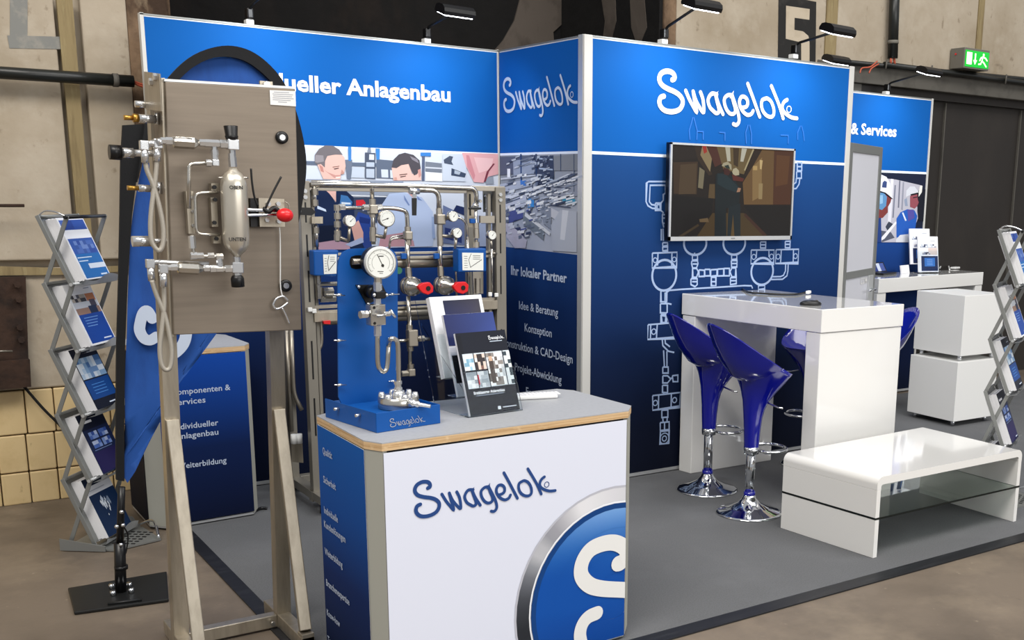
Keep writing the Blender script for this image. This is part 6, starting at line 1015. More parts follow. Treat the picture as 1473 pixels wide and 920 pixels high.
for p in [(-2.3015,-2.345,1.6747),(-2.3018,-2.345,1.6343),(-2.3086,-2.345,1.5598),(-2.3052,-2.345,1.5076)]: MB().cyl(p, V(p)+V((0, -.008, 0)), .007, n=6).build('screw', 'black', en)
for pts in ([(-2.302,-2.4,1.705),(-2.2857,-2.4,1.7061)], [(-2.222,-2.4,1.7074),(-2.2064,-2.4,1.7071)]): MB().tube(pts, .003).build('band_tab', 'pipe', en)
# toggle clamp with red knob
MB().prism([(-2.1833,-2.33,1.6402),(-2.1535,-2.33,1.6406),(-2.1587,-2.33,1.5455),(-2.1863,-2.33,1.5455)], (0, .03, 0)).build('clamp_block', 'black', en)
cpq = [(-2.1601,-2.345,1.6419),(-2.0747,-2.345,1.6396),(-2.0766,-2.345,1.5459),(-2.1608,-2.345,1.5461)]
MB().prism(cpq, (0, .012, 0)).build('clamp_plate', 'steel_post', en)
for p in [(-2.1295,-2.347,1.6227),(-2.0968,-2.347,1.6231),(-2.0975,-2.347,1.5648),(-2.137,-2.347,1.5694)]: MB().cyl(p, V(p)+V((0, -.006, 0)), .008, n=6).build('screw', 'bright', en)
MB().tube([(-2.2545,-2.4,1.6035),(-2.2234,-2.4,1.6049),(-2.1717,-2.4,1.603),(-2.1191,-2.4,1.6011)], .0055).build('clamp_arm', 'chrome', en); MB().tube([(-2.2555,-2.4,1.5866),(-2.2244,-2.4,1.5856),(-2.1726,-2.4,1.587),(-2.1198,-2.4,1.5884)], .0055).build('clamp_arm', 'chrome', en)
MB().cyl((-2.2279,-2.41,1.5949), (-2.2205,-2.38,1.5941), .012).build('pivot', 'chrome', en); MB().cyl((-2.251,-2.41,1.5982), (-2.2399,-2.37,1.5971), .010).build('pivot', 'black', en)
MB().tube(spline([(-2.1646,-2.4,1.6076),(-2.1469,-2.4,1.5986),(-2.1256,-2.4,1.6102),(-2.1101,-2.4,1.5966)]), .008).build('clamp_link', 'black', en)
MB().sphere((-2.0988,-2.42,1.5873), .0255, (1.08, 1, .92), 22).build('red_knob', 'red', en)
MB().tube(spline([(-2.19,-2.38,1.738),(-2.1891,-2.38,1.6931),(-2.1839,-2.38,1.6456),(-2.1741,-2.38,1.6161)]), .0035).build('black_rod', 'black', en); MB().tube(spline([(-2.1047,-2.42,1.7133),(-2.1311,-2.42,1.6675),(-2.1614,-2.42,1.6104)]), .0035).build('black_rod', 'black', en)
MB().tube(spline([(-2.0771,-2.36,1.6306),(-2.0658,-2.36,1.6214),(-2.0632,-2.36,1.6027)]), .002).build('wire', 'pipe_dull', en)
# dangling key on a cord
MB().tube(spline([(-2.0863,-2.315,1.5424),(-2.0861,-2.315,1.4998),(-2.0905,-2.315,1.4043),(-2.0931,-2.315,1.3394),(-2.0878,-2.315,1.3029)]), .0022).build('cord', 'white_satin', en)
MB().tube(spline([(-2.0719,-2.32,1.2905),(-2.088,-2.32,1.3057),(-2.1099,-2.32,1.2993),(-2.123,-2.32,1.2781),(-2.1142,-2.32,1.2632),(-2.0922,-2.32,1.2695),(-2.0722,-2.32,1.2832)]), .0038).build('key_hook', 'bright', en); MB().tube(spline([(-2.0925,-2.32,1.2646),(-2.0817,-2.32,1.2397),(-2.071,-2.32,1.2098)]), .0032).build('key_tail', 'bright', en)
# stubs on the left side wall
for pts, r_, m, nm in (([(-2.4938,-2.2,1.9328),(-2.452,-2.2,1.9332)], .011, 'bright', 'side_stub'), ([(-2.4605,-2.2,1.9327),(-2.431,-2.2,1.9334)], .017, 'bright', 'side_nut'), ([(-2.431,-2.2,1.9334),(-2.4119,-2.2,1.9339)], .009, 'bright', 'side_stub'), ([(-2.5032,-2.2,1.8887),(-2.4866,-2.2,1.8886)], .014, 'brass', 'brass_nipple'), ([(-2.53,-2.2,1.8884),(-2.5011,-2.2,1.8889)], .008, 'brass', 'brass_nipple'), ([(-2.4846,-2.2,1.888),(-2.4341,-2.2,1.8882)], .014, 'bright', 'side_nut'), ([(-2.4305,-2.2,1.9093),(-2.43,-2.2,1.8718)], .007, 'bright', 'side_flange'),
  ([(-2.5901,-2.25,1.7773),(-2.5558,-2.25,1.7765)], .024, 'black', 'side_knob'), ([(-2.5558,-2.25,1.7765),(-2.519,-2.25,1.7768)], .016, 'bright', 'side_nut'), ([(-2.519,-2.25,1.7768),(-2.4482,-2.25,1.7783)], .011, 'bright', 'side_stub'), ([(-2.5362,-2.2,1.6664),(-2.5027,-2.2,1.6659)], .008, 'brass', 'brass_nipple'), ([(-2.5027,-2.2,1.6659),(-2.4668,-2.2,1.6654)], .012, 'bright', 'side_nut'), ([(-2.4376,-2.2,1.6863),(-2.437,-2.2,1.6479)], .007, 'bright', 'side_flange'), ([(-2.4668,-2.2,1.6654),(-2.4412,-2.2,1.6648)], .008, 'bright', 'side_stub'), ([(-2.5343,-2.2,1.4934),(-2.4725,-2.2,1.494)], .018, 'bright', 'side_bar'), ([(-2.4725,-2.2,1.494),(-2.4314,-2.2,1.4948)], .008, 'bright', 'side_stub')):
    MB().tube(pts, r_, 12).build(nm, m, en)

# ---------------------------------------------------------------- pipe rack behind the counter
GY = -.62
gp = thing('pipe_rack', 'stainless steel pipe rack with gauges, valves and red lock handles before the photo panel', 'pipe rack', (-.86, GY, 0))
def gbox(name, x0, x1, z0, z1, y0, y1, m='pipe_dull', bev=.002): return MB().box(((x0+x1)/2, (y0+y1)/2, (z0+z1)/2), (x1-x0, y1-y0, z1-z0), bev=bev).build(name, m, gp)
gx0 = ((-1.4505,-0.62,1.568)[0]); gx1 = ((-1.398,-0.62,1.5684)[0]); hx0 = ((-0.3554,-0.62,1.5771)[0]); hx1 = ((-0.2942,-0.62,1.5776)[0])
post_m = 'rack_steel'
gbox('post', gx0, gx1, .06, 1.705, GY, GY+.05, post_m); gbox('post', hx0, hx1, .06, 1.695, GY, GY+.05, post_m)
gbox('inner_post', gx1+.012, gx1+.03, .3, 1.66, GY+.03, GY+.06, post_m); gbox('inner_post', hx0-.035, hx0-.016, .3, 1.66, GY+.03, GY+.06, post_m)
gbox('rear_post', gx0, gx1-.01, .06, 1.68, -.27, -.22, post_m); gbox('rear_post', hx0, hx1, .06, 1.68, -.27, -.22, post_m)
gbox('top_rail', gx0+.02, hx1, 1.672, 1.700, GY+.01, GY+.05, 'pipe_dull'); gbox('rear_rail', gx0, hx1, 1.655, 1.685, -.27, -.23, 'pipe_dull')
gbox('base_rail', gx0-.01, hx1, .045, .10, GY, GY+.05, post_m); gbox('base_rail', gx0, hx1, .045, .1, -.27, -.22, post_m)
for x in (gx0+.02, hx1-.02): 
    gbox('foot_bar', x-.028, x+.028, .055, .10, -.78, -.14, post_m); 
    for y in (-.72, -.2): MB().cyl((x, y, .008), (x, y, .058), .024).build('foot', 'black', gp)
for x in (gx0+.026, hx0+.026):
    for z0, z1 in ((1.50, 1.60), (1.33, 1.44), (1.1, 1.26), (.7, .9), (.4, .6)): MB().box((x, GY-.0005, (z0+z1)/2), (.008, .002, z1-z0)).build('slot', 'black', gp)
    for z in (1.655, 1.625): MB().cyl((x, GY, z), (x, GY-.01, z), .011, n=6, smooth=False).build('bolt', 'bright', gp)
def rail(z, h, x0=None, x1=None, y=GY+.02): return gbox('cross_rail', x0 or gx1, x1 or hx0, z-h/2, z+h/2, y, y+.03, 'pipe_dull')
zA = (-0.7805,-0.62,1.3376)[2]; zB = (-0.7811,-0.62,1.3132)[2]; zC = (-0.7817,-0.62,1.2887)[2]
rail(zA, .014); rail(zB, .014); MB().tube([(gx1, GY+.06, zC), (hx0-.06, GY+.06, zC)], .034, 14).build('header_pipe', 'pipe_dull', gp)
zD = (-0.8672,-0.62,1.0705)[2]; zE = (-0.8679,-0.62,1.0465)[2]; zF = (-0.8687,-0.62,1.019)[2]; zG = (-0.8697,-0.62,0.9845)[2]
rail(zD, .018); rail(zE, .012); MB().tube([(gx1, GY+.06, zF), (hx0, GY+.06, zF)], .024, 12).build('header_pipe', 'pipe_dull', gp); MB().tube([(gx1, GY+.1, zG), (hx0-.3, GY+.1, zG)], .02, 12).build('header_pipe', 'pipe_dull', gp)
gbox('clamp_rail', hx0-.17, hx0-.0, zE-.03, zE+.02, GY-.01, GY+.02, 'steel_post'); gbox('clamp_rail', gx1-.01, gx1+.12, zE-.05, zE+.0, GY-.01, GY+.02, 'steel_post')
for p in ([(-1.4317,-0.64,1.064),(-1.4106,-0.64,1.0559),(-0.4088,-0.64,1.1035),(-0.3695,-0.64,1.0981)]): MB().box(p, (.022, .012, .022), bev=.003).build('clamp_cap', 'white_satin', gp)
def pipe(pts, r_, fr=.05, nm='pipe', m='pipe'): return MB().tube(fillet(pts, fr), r_, 10).build(nm, m, gp)
pipe([(-1.3949,-0.62,1.6866),(-0.9014,-0.62,1.6931)]+[(-0.5653,-0.62,1.6873),(-0.4751,-0.62,1.6868),(-0.4764,-0.62,1.6023)], .0125, .11)
pipe([(-1.3854,-0.6,1.6989),(-1.1105,-0.6,1.7),(-1.0649,-0.6,1.6967),(-1.0665,-0.6,1.614)], .0115, .08)
pipe([(-0.8224,-0.62,1.6715),(-0.698,-0.62,1.6724),(-0.7006,-0.62,1.5646)], .0135, .12)
pipe([(-1.2686,-0.62,1.4025),(-1.2614,-0.62,1.5745),(-1.0781,-0.62,1.5761)], .0105, .02); pipe([(-1.0781,-0.62,1.5761),(-0.9505,-0.62,1.575),(-0.8858,-0.62,1.5604)]+[(-0.8835,-0.62,1.5111),(-0.8859,-0.62,1.3623)], .0115, .05)
pipe([(-1.0722,-0.62,1.6143),(-1.0767,-0.62,1.3878)], .0125); pipe([(-1.3752,-0.62,1.6781),(-1.3768,-0.62,1.5776)], .010); pipe([(-1.3765,-0.62,1.4908),(-1.3761,-0.62,1.3785)], .011)
pipe([(-0.8884,-0.62,1.427),(-0.8862,-0.62,1.2135)], .0125); pipe([(-0.6992,-0.62,1.4258),(-0.6992,-0.62,1.2083)], .0125); pipe([(-0.7006,-0.62,1.5646),(-0.6972,-0.62,1.3509)], .0115)
pipe([(-0.5835,-0.6,1.5267),(-0.5586,-0.6,1.5223),(-0.5264,-0.6,1.493),(-0.5237,-0.6,1.3611)], .0075, .04); pipe([(-0.5237,-0.6,1.4237),(-0.5199,-0.6,1.0836)], .0085); pipe([(-0.4805,-0.62,1.6022),(-0.4801,-0.62,1.3707)], .009)
pipe([(-0.6005,-0.6,1.4242),(-0.5956,-0.6,1.0925)], .006); pipe([(-0.3853,-0.62,1.4003),(-0.385,-0.62,1.1071)], .0065); pipe([(-0.9812,-0.6,1.3434),(-0.9771,-0.6,1.4155),(-0.8787,-0.6,1.4193)], .006, .03); pipe([(-0.9841,-0.62,1.3912),(-0.9806,-0.62,1.4259),(-0.913,-0.62,1.432)], .005, .03)
pipe([(-0.8904,-0.62,1.1114),(-0.8884,-0.62,0.9278)], .0115)
pipe([(-0.338,-0.6,1.0039),(-0.3358,-0.6,0.9064)], .011)
def gf(p, r_=.017, ln=.03, d=(0, 0, 1), m='pipe_dull', nm='fitting'): p = V(p); d = V(d).normalized(); return MB().cyl(p-d*ln/2, p+d*ln/2, r_, n=6, smooth=False).build(nm, m, gp)
for p in [(-1.2614,-0.62,1.5745),(-1.2618,-0.62,1.5327),(-1.2636,-0.62,1.4908),(-1.2646,-0.62,1.4446),(-1.2677,-0.62,1.4236),(-1.0725,-0.62,1.6058),(-1.0739,-0.62,1.5421),(-1.0754,-0.62,1.4609),(-1.0776,-0.62,1.4394),(-1.077,-0.62,1.418),(-1.3778,-0.62,1.4618),(-1.3734,-0.62,1.6515),(-1.3758,-0.62,1.5981)]: gf(p)
for p in [(-1.2374,-0.62,1.5768),(-1.1095,-0.62,1.5758),(-1.0374,-0.62,1.5764)]: gf(p, .018, .03, (1, 0, 0), 'bright')
for p in [(-0.8825,-0.62,1.4631),(-0.8823,-0.62,1.4237),(-0.8821,-0.62,1.3974),(-0.6997,-0.62,1.5601),(-0.6963,-0.62,1.538),(-0.6973,-0.62,1.4937),(-0.698,-0.62,1.467),(-0.6986,-0.62,1.4403),(-0.6981,-0.62,1.418),(-0.6973,-0.62,1.3912),(-0.4807,-0.62,1.5842),(-0.4808,-0.62,1.4847),(-0.4798,-0.62,1.4529),(-0.4791,-0.62,1.4301),(-0.4799,-0.62,1.3799)]: gf(p)
for p in [(-0.8852,-0.62,1.2474),(-0.8834,-0.62,1.2276),(-0.6983,-0.62,1.2486),(-0.6975,-0.62,1.2284),(-0.4761,-0.62,1.1785),(-0.4765,-0.62,1.1489),(-0.4769,-0.62,1.1253),(-0.8881,-0.62,0.9393)]: gf(p)
for q, s_ in (((-1.0739,-0.62,1.5676), .045), ((-0.6968,-0.62,1.5181), .05), ((-0.8834,-0.62,1.4325), .042)): MB().box(q, (s_, s_, s_*1.1), bev=.006).build('tee_block', 'pipe_dull', gp)
for p0, p1, r_ in (((-1.261,-0.62,1.4278), (-1.2093,-0.62,1.4041), .009), ((-1.0718,-0.62,1.4351), (-1.0106,-0.62,1.424), .010), ((-0.6943,-0.62,1.5203), (-0.6477,-0.62,1.5249), .012), ((-0.6963,-0.62,1.4314), (-0.6201,-0.62,1.4242), .009), ((-0.3862,-0.62,1.3309), (-0.3549,-0.62,1.3305), .007)): MB().tube([p0, p1], r_).build('branch', 'pipe_dull', gp)
def gauge(p, r_, stem, needle=-.6, dep_=.035, par=None, y_=(0, -1, 0), nm='pressure_gauge'):
    p = V(p); d = V(y_).normalized(); q = par or gp
    g_ = MB().lathe([(r_*.96, 0), (r_, .3), (r_, .92), (r_*.93, 1.0)], p-d*dep_*.5, d*dep_, 32).build(nm, 'pipe', q)
    MB().cyl(p+d*dep_*.5, p+d*(dep_*.5+.002), r_*.86, n=32).build('dial', 'gauge_glass', g_)
    s_ = d.cross(V((0, 0, 1))).normalized()*-1 if False else V((0, 0, 1)).cross(d).normalized(); up = V((0, 0, 1)); f0 = p+d*(dep_*.5+.0026)
    nd = MB(); v_ = (s_*math.sin(needle)+up*math.cos(needle)); ribbon(nd, [f0-v_*r_*.2, f0+v_*r_*.7], r_*.07, d, False); nd.poly(circ(f0+d*.0002, r_*.09, r_*.09, s_, up, 14))
    for k in range(21):
        a_ = -2.35+4.7*k/20; v2 = s_*math.sin(a_)+up*math.cos(a_); ribbon(nd, [f0+v2*r_*(.66 if k % 5 else .58), f0+v2*r_*.76], r_*.025, d, False)
    nd.build('needle', 'black_ink', g_)
    if stem: MB().tube([p-V((0, 0, r_*.98)), V(stem)], .008).build('gauge_stem', 'pipe_dull', q)
    return g_
gauge((-1.2158,-0.66,1.5091), .030, (-1.2233,-0.66,1.4083), .8); gauge((-1.0193,-0.66,1.5222), .044, (-1.0307,-0.66,1.4238), -1.9)
gauge((-0.642,-0.66,1.5351), .029, None, .7); gauge((-0.6207,-0.66,1.4461), .028, (-0.6283,-0.66,1.3611), .7); gauge((-0.3995,-0.64,1.4328), .026, (-0.3953,-0.64,1.357), .7)
# ball valves
MB().cyl((-0.876,-0.64,1.6652), (-0.822,-0.64,1.6653), .017, n=8).build('ball_valve', 'bright', gp)
MB().prism([(-0.8726,-0.665,1.6291),(-0.8459,-0.665,1.6295),(-0.8507,-0.665,1.5387),(-0.8733,-0.665,1.5386)], (0, .008, 0)).build('valve_lever', 'black', gp); MB().cyl((-0.8618,-0.67,1.6414), (-0.8442,-0.63,1.641), .012).build('lever_pivot', 'bright', gp)
MB().box((-0.5061,-0.66,1.5783), (.075, .012, .012), bev=.003).build('valve_lever', 'black', gp); MB().lathe([(.022, 0), (.006, 1)], (-0.4858,-0.62,1.5842), (0, 0, .025), 12).build('valve_cap', 'bright', gp)
MB().prism([(-1.4801,-0.7,1.5765),(-1.4211,-0.7,1.575),(-1.3993,-0.7,1.5529),(-1.4229,-0.7,1.5365),(-1.4806,-0.7,1.5403)], (0, .02, 0)).build('valve_lever', 'black', gp); MB().tube([(-1.4836,-0.71,1.5707),(-1.4829,-0.71,1.5526)], .008).build('lever_tip', 'bright', gp)
MB().prism([(-1.4007,-0.64,1.5286),(-1.3448,-0.64,1.5296),(-1.3463,-0.64,1.4957),(-1.4022,-0.64,1.4957)], (0, .02, 0)).build('pipe_clamp', 'steel_post', gp)
# brackets at the upper right
MB().prism([(-0.4984,-0.55,1.6729),(-0.4526,-0.55,1.6737),(-0.4523,-0.55,1.4729),(-0.4969,-0.55,1.4729)], (0, .006, 0)).build('slotted_plate', 'steel_post', gp); MB().prism([(-0.485,-0.553,1.6551),(-0.4764,-0.553,1.6552),(-0.4753,-0.553,1.5371),(-0.4845,-0.553,1.537)], (0, .002, 0)).build('slot', 'black', gp)
MB().prism([(-0.3935,-0.54,1.6792),(-0.3258,-0.54,1.6804),(-0.3247,-0.54,1.5559),(-0.3927,-0.54,1.5555)], (0, .006, 0)).build('mount_plate', 'alu_dull', gp); MB().prism([(-0.452,-0.62,1.5369),(-0.3644,-0.62,1.5373),(-0.3649,-0.62,1.4984),(-0.4525,-0.62,1.4983)], (0, .02, 0)).build('pipe_clamp', 'pipe_dull', gp); MB().box((-0.5083,-0.63,1.5099), (.03, .02, .025), bev=.003).build('blue_clamp', 'unit_blue', gp)
for p in [(-0.3887,-0.56,1.644),(-0.3845,-0.56,1.5744),(-0.4278,-0.56,1.6174),(-0.3402,-0.56,1.5748)]: MB().cyl(p, V(p)+V((0, -.02, 0)), .009, n=6).build('bolt', 'pipe', gp)
MB().prism([(-0.4745,-0.56,1.2272),(-0.4084,-0.56,1.2256),(-0.4102,-0.56,1.0998),(-0.47,-0.56,1.102)], (0, .01, 0)).build('slotted_plate', 'pipe_dull', gp)
for p in [(-0.9155,-0.63,1.3245),(-0.7268,-0.63,1.3214),(-0.6107,-0.63,1.3223)]: MB().box(p, (.03, .02, .03), bev=.003).build('blue_clamp', 'unit_blue', gp)
# two blue flow meters
def meter(q, dial, dirn, ax_):
    b = MB(); b.prism(q, (0, .07, 0)); bmesh.ops.bevel(b.bm, geom=b.bm.edges[:], offset=.006, segments=2, profile=.5, affect='EDGES'); mo = b.build('flow_meter', 'unit_blue', gp)
    MB().prism(off(dial, (0, -1, 0), .001), (0, -.002, 0)).build('dial', 'gauge_glass', mo)
    nd = MB(); D = lambda a_, b_: lerp4(dial, a_, b_)+V((0, -.0038, 0))
    ribbon(nd, [D(.38, .18), D(.92, .62)], .003, (0, -1, 0), False); ribbon(nd, [D(.42, .95), D(.3, .6), D(.38, .15)], .0025, (0, -1, 0), False)
    for k in range(6): ribbon(nd, [D(.08, .15+.13*k), D(.24, .15+.13*k)], .0018, (0, -1, 0), False)
    for k in range(3): ribbon(nd, [D(.5, .85-.1*k), D(.85, .85-.1*k)], .002, (0, -1, 0), False)
    nd.build('needle', 'black_ink', mo); return mo
meter([(-0.63,-0.7,1.362),(-0.4602,-0.7,1.3633),(-0.4606,-0.7,1.2368),(-0.6305,-0.7,1.2364)], [(-0.6077,-0.7,1.3424),(-0.48,-0.7,1.3387),(-0.4813,-0.7,1.2431),(-0.607,-0.7,1.2473)], 1, 0)
meter([(-1.4212,-0.7,1.3646),(-1.2915,-0.7,1.3651),(-1.3088,-0.7,1.233),(-1.4223,-0.7,1.2397)], [(-1.3739,-0.7,1.3446),(-1.3041,-0.7,1.3448),(-1.3095,-0.7,1.2476),(-1.3736,-0.7,1.2461)], 1, 0)
# two flanged valves with red lock handles
for q, rq in (((-0.8764,-0.64,1.1638), [(-0.8842,-0.74,1.1722),(-0.8568,-0.74,1.1881),(-0.8174,-0.74,1.1914),(-0.7967,-0.74,1.1693),(-0.7986,-0.74,1.1383),(-0.8282,-0.74,1.1242),(-0.8582,-0.74,1.1349),(-0.8787,-0.74,1.1552)]), ((-0.682,-0.64,1.162), [(-0.6796,-0.74,1.1654),(-0.6573,-0.74,1.1864),(-0.6069,-0.74,1.1871),(-0.5888,-0.74,1.1682),(-0.5945,-0.74,1.1338),(-0.6239,-0.74,1.1205),(-0.6584,-0.74,1.1304),(-0.6767,-0.74,1.1511)])):
    q = V(q); d = V((.35, -1, 0)).normalized()
    MB().lathe([(.050, 0), (.052, .1), (.052, .34), (.044, .4), (.040, .6), (.022, .72), (.018, 1)], q-d*.02, d*.10, 26).build('valve_body', 'pipe', gp)
    MB().lathe([(.046, 0), (.046, 1)], q-d*.045, d*.025, 26).build('valve_flange', 'pipe_dull', gp)
    for k in range(8):
        a_ = 2*PI*k/8; s_ = V((d.y, -d.x, 0)).normalized(); bp_ = q+s_*(.043*math.cos(a_))+V((0, 0, .043*math.sin(a_))); MB().cyl(bp_+d*.005, bp_+d*.026, .0075, n=6, smooth=False).build('flange_bolt', 'bright', gp)
    hn = MB(); hn.prism(rq, (0, .03, 0)); bmesh.ops.bevel(hn.bm, geom=hn.bm.edges[:], offset=.004, segments=2, profile=.5, affect='EDGES'); ho = hn.build('red_handle', 'red', gp)
    c = sum((V(p) for p in rq), V())/8; MB().cyl(c+V((.012, -.001, 0)), c+V((.012, -.003, 0)), .013, n=16).build('handle_hole', 'black', ho)
# small valve cluster at left, lower branch
for p, r_, ln, d in (((-1.3384,-0.64,1.1901), .012, .11, (1, 0, 0)), ((-1.3354,-0.64,1.1506), .024, .05, (1, 0, 0)), ((-1.2911,-0.66,1.1344), .006, .12, (1, 0, 0)), ((-1.3802,-0.64,1.1476), .017, .06, (0, 0, 1)), ((-1.337,-0.64,1.1134), .016, .08, (1, 0, 0)), ((-1.3824,-0.64,1.203), .013, .08, (0, 0, 1))): gf(p, r_, ln, d, 'pipe')
MB().tube(spline([(-1.3555,-0.56,0.9947),(-1.3524,-0.56,0.9268),(-1.3563,-0.56,0.8741),(-1.3673,-0.56,0.8483)]), .012).build('bent_tube', 'pipe_dull', gp); MB().prism([(-1.3706,-0.66,1.0046),(-1.3354,-0.66,1.0058),(-1.3363,-0.66,0.9858),(-1.3698,-0.66,0.9898)], (0, .02, 0)).build('red_handle', 'red', gp)
MB().tube(fillet([(-1.4233,-0.3,0.9317),(-1.4272,-0.3,0.6503),(-1.426,-0.3,0.563),(-1.3886,-0.3,0.4794)], .05), .012).build('bent_tube', 'pipe_dull', gp); MB().tube([(-1.4415,-0.28,0.9305),(-1.4451,-0.28,0.3611)], .014).build('rear_pipe', 'pipe_dull', gp)
MB().prism([(-1.5013,-0.45,0.3375),(-1.4423,-0.45,0.3304),(-1.4419,-0.45,0.2191),(-1.5036,-0.45,0.2331)], (0, .02, 0)).build('valve_block', 'steel_post', gp)
for p in [(-1.5018,-0.5,0.3734),(-1.4739,-0.5,0.3718)]: MB().cyl(V(p)-V((0, 0, .03)), V(p)+V((0, 0, .02)), .016, n=12).build('cap', 'white_satin', gp)
for q in ([(-1.415,-0.55,0.4533),(-1.3856,-0.55,0.4529),(-1.3882,-0.55,0.3957),(-1.4163,-0.55,0.399)], [(-1.4319,-0.55,0.2074),(-1.39,-0.55,0.2046),(-1.3936,-0.55,0.1232),(-1.4345,-0.55,0.1261)]): MB().prism(q, (0, .03, 0)).build('pipe_clamp', 'steel_post', gp)
MB().tube([(-0.8854,-0.62,1.0018),(-0.8906,-0.62,0.7238)], .0115).build('pipe', 'pipe', gp); MB().box((-0.8836,-0.64,0.8854), (.055, .045, .09), bev=.005).build('needle_valve', 'pipe_dull', gp)
MB().tube([(-0.8596,-0.66,0.883),(-0.7893,-0.66,0.8754)], .010).build('valve_stem', 'pipe', gp); gf((-0.8386,-0.66,0.8804), .017, .03, (1, 0, 0)); MB().tube([(-0.9656,-0.64,0.8741),(-0.9104,-0.64,0.8739)], .009).build('valve_stem', 'pipe', gp)
for p in [(-0.8873,-0.62,0.9361),(-0.8887,-0.62,0.8403),(-0.8856,-0.62,0.8268),(-0.8864,-0.62,0.7235)]: gf(p, .017, .03)
MB().box((-0.8859,-0.62,0.6933), (.04, .035, .04), bev=.005).build('elbow', 'pipe_dull', gp); MB().tube([(-0.9421,-0.62,0.6878),(-0.886,-0.62,0.6886)], .011).build('pipe', 'pipe', gp); gf((-0.9211,-0.62,0.6894), .017, .04, (1, 0, 0))
MB().lathe([(.018, 0), (.018, 1)], (-0.9476,-0.63,1.2496), V((0, -.012, 0)), 16).build('green_tag', 'green', gp)

# ---------------------------------------------------------------- blue demonstration unit on the counter
TH = math.radians(9); uu = V((math.cos(TH), math.sin(TH), 0)); uv = V((-math.sin(TH), math.cos(TH), 0)); O_ = V((-1.967, -2.833, .9005)); un = -uv
un_ = thing('demonstration_unit', 'blue bent metal demonstration unit with big round gauge on the white counter', 'demo unit', O_)
Ru = Matrix((uu, uv, (0, 0, 1))).transposed(); TW = .246; TD = .335; THt = .066
def ub(name, x0, x1, y0, y1, z0, z1, m='unit_blue', bev=.0015): return MB().box(O_+uu*((x0+x1)/2)+uv*((y0+y1)/2)+V((0, 0, (z0+z1)/2)), (x1-x0, y1-y0, z1-z0), Ru, bev).build(name, m, un_)
ub('tray_front', 0, TW, 0, .004, 0, THt); ub('tray_side', 0, .004, .004, TD, 0, THt); ub('tray_side', TW-.004, TW, .004, TD, 0, THt); ub('tray_floor', .004, TW-.004, .004, TD, .050, .054)

bp = [(-2.0033,-2.5957,1.0063),(-1.9875,-2.5933,1.4209),(-1.9811,-2.5922,1.4505),(-1.9677,-2.5901,1.4708),(-1.9445,-2.5864,1.4817),(-1.8983,-2.5791,1.4831),(-1.8249,-2.5675,1.4815),(-1.7848,-2.5612,1.4783),(-1.7691,-2.5587,1.4636),(-1.7619,-2.5575,1.4348),(-1.7768,-2.5599,0.985)]
pz = O_.z+.054; lastx = V(bp[-1]); bq = [V(p) for p in bp]; bq[-1] = V((lastx.x, lastx.y, pz))
bq[0] = V((bp[0][0], bp[0][1], pz+.03)); bq = [V((bq[-1].x, bq[-1].y, pz)), bq[0]+uu*.012-V((0, 0, .03)), bq[0]]+bq[1:-1]
MB().prism(bq, uv*.006).build('back_plate', 'unit_blue', un_)
MB().prism(off([(-1.9435,-2.5863,1.4448),(-1.9379,-2.5854,1.4562),(-1.9224,-2.5829,1.4604),(-1.894,-2.5785,1.4597),(-1.8958,-2.5787,1.4154),(-1.9243,-2.5832,1.4141),(-1.9395,-2.5856,1.4192),(-1.9441,-2.5864,1.431)], un, .0008), un*-.0005).build('slot', 'black', un_)
MB().tube(off([(-1.936,-2.5851,1.44),(-1.8793,-2.5761,1.4383)], un, .003), .011, 10).build('slot_pipe', 'pipe_dull', un_)
# pins at the plate edges
for pts in ([(-2.0179,-2.5981,1.1811),(-1.9987,-2.595,1.1796),(-1.9739,-2.5911,1.178)], [(-2.0228,-2.5988,1.0306),(-2.0029,-2.5957,1.0284),(-1.9789,-2.5919,1.0257)], [(-1.8139,-2.5658,1.1726),(-1.7979,-2.5632,1.1718),(-1.7845,-2.5611,1.1717)], [(-1.8177,-2.5664,1.0203),(-1.8005,-2.5636,1.0189),(-1.7853,-2.5612,1.0177)], [(-2.0124,-2.5972,1.3334),(-1.9912,-2.5938,1.3323),(-1.9716,-2.5907,1.3288)], [(-1.8189,-2.5665,1.3227),(-1.7941,-2.5626,1.324),(-1.7651,-2.558,1.3233)]):
    q = off(pts, un, .01); MB().tube([q[0], q[2]], .0022).build('pin', 'chrome', un_); MB().tube([q[1]-uu*.006, q[1]+uu*.006], .005).build('pin_collar', 'bright', un_)
for a_, b_ in (((-.018, .24), (.0, .24)), ((-.018, .10), (.0, .10))): MB().cyl(O_+uu*a_[0]+uv*a_[1]+V((0, 0, .045)), O_+uu*b_[0]+uv*b_[1]+V((0, 0, .045)), .005).build('pin', 'bright', un_)
# big round gauge
gc = V((-1.87,-2.6658,1.4403)); gd_ = (un*.94-uu*.0+V((-.06, 0, .02))).normalized()
gd_ = (V((-3.29, -6.18, 0))-V((gc.x, gc.y, 0))).normalized().lerp(un, .55).normalized()
gauge_o = MB().lathe([(.050, 0), (.053, .1), (.053, .8), (.0525, .93), (.049, 1)], gc-gd_*.05, gd_*.055, 40).build('big_gauge', 'black_metal', un_)
MB().lathe([(.053, 0), (.0545, .2), (.0545, .8), (.049, 1)], gc-gd_*.004, gd_*.013, 40).build('gauge_ring', 'alu', gauge_o)
f0 = gc+gd_*.0095; MB().cyl(f0-gd_*.002, f0, .0485, n=40).build('dial', 'gauge_glass', gauge_o)
gs_ = V((0, 0, 1)).cross(gd_).normalized(); gu = gd_.cross(gs_); f1 = f0+gd_*.0006
nd = MB(); w_ = (gs_*-.42+gu*.9).normalized(); hb_ = f1+gs_*.006-gu*.009
ribbon(nd, [hb_-w_*.006, hb_+w_*.040], .0022, gd_, False); nd.poly(circ(hb_+gd_*.0001, .005, .005, gs_, gu, 16))
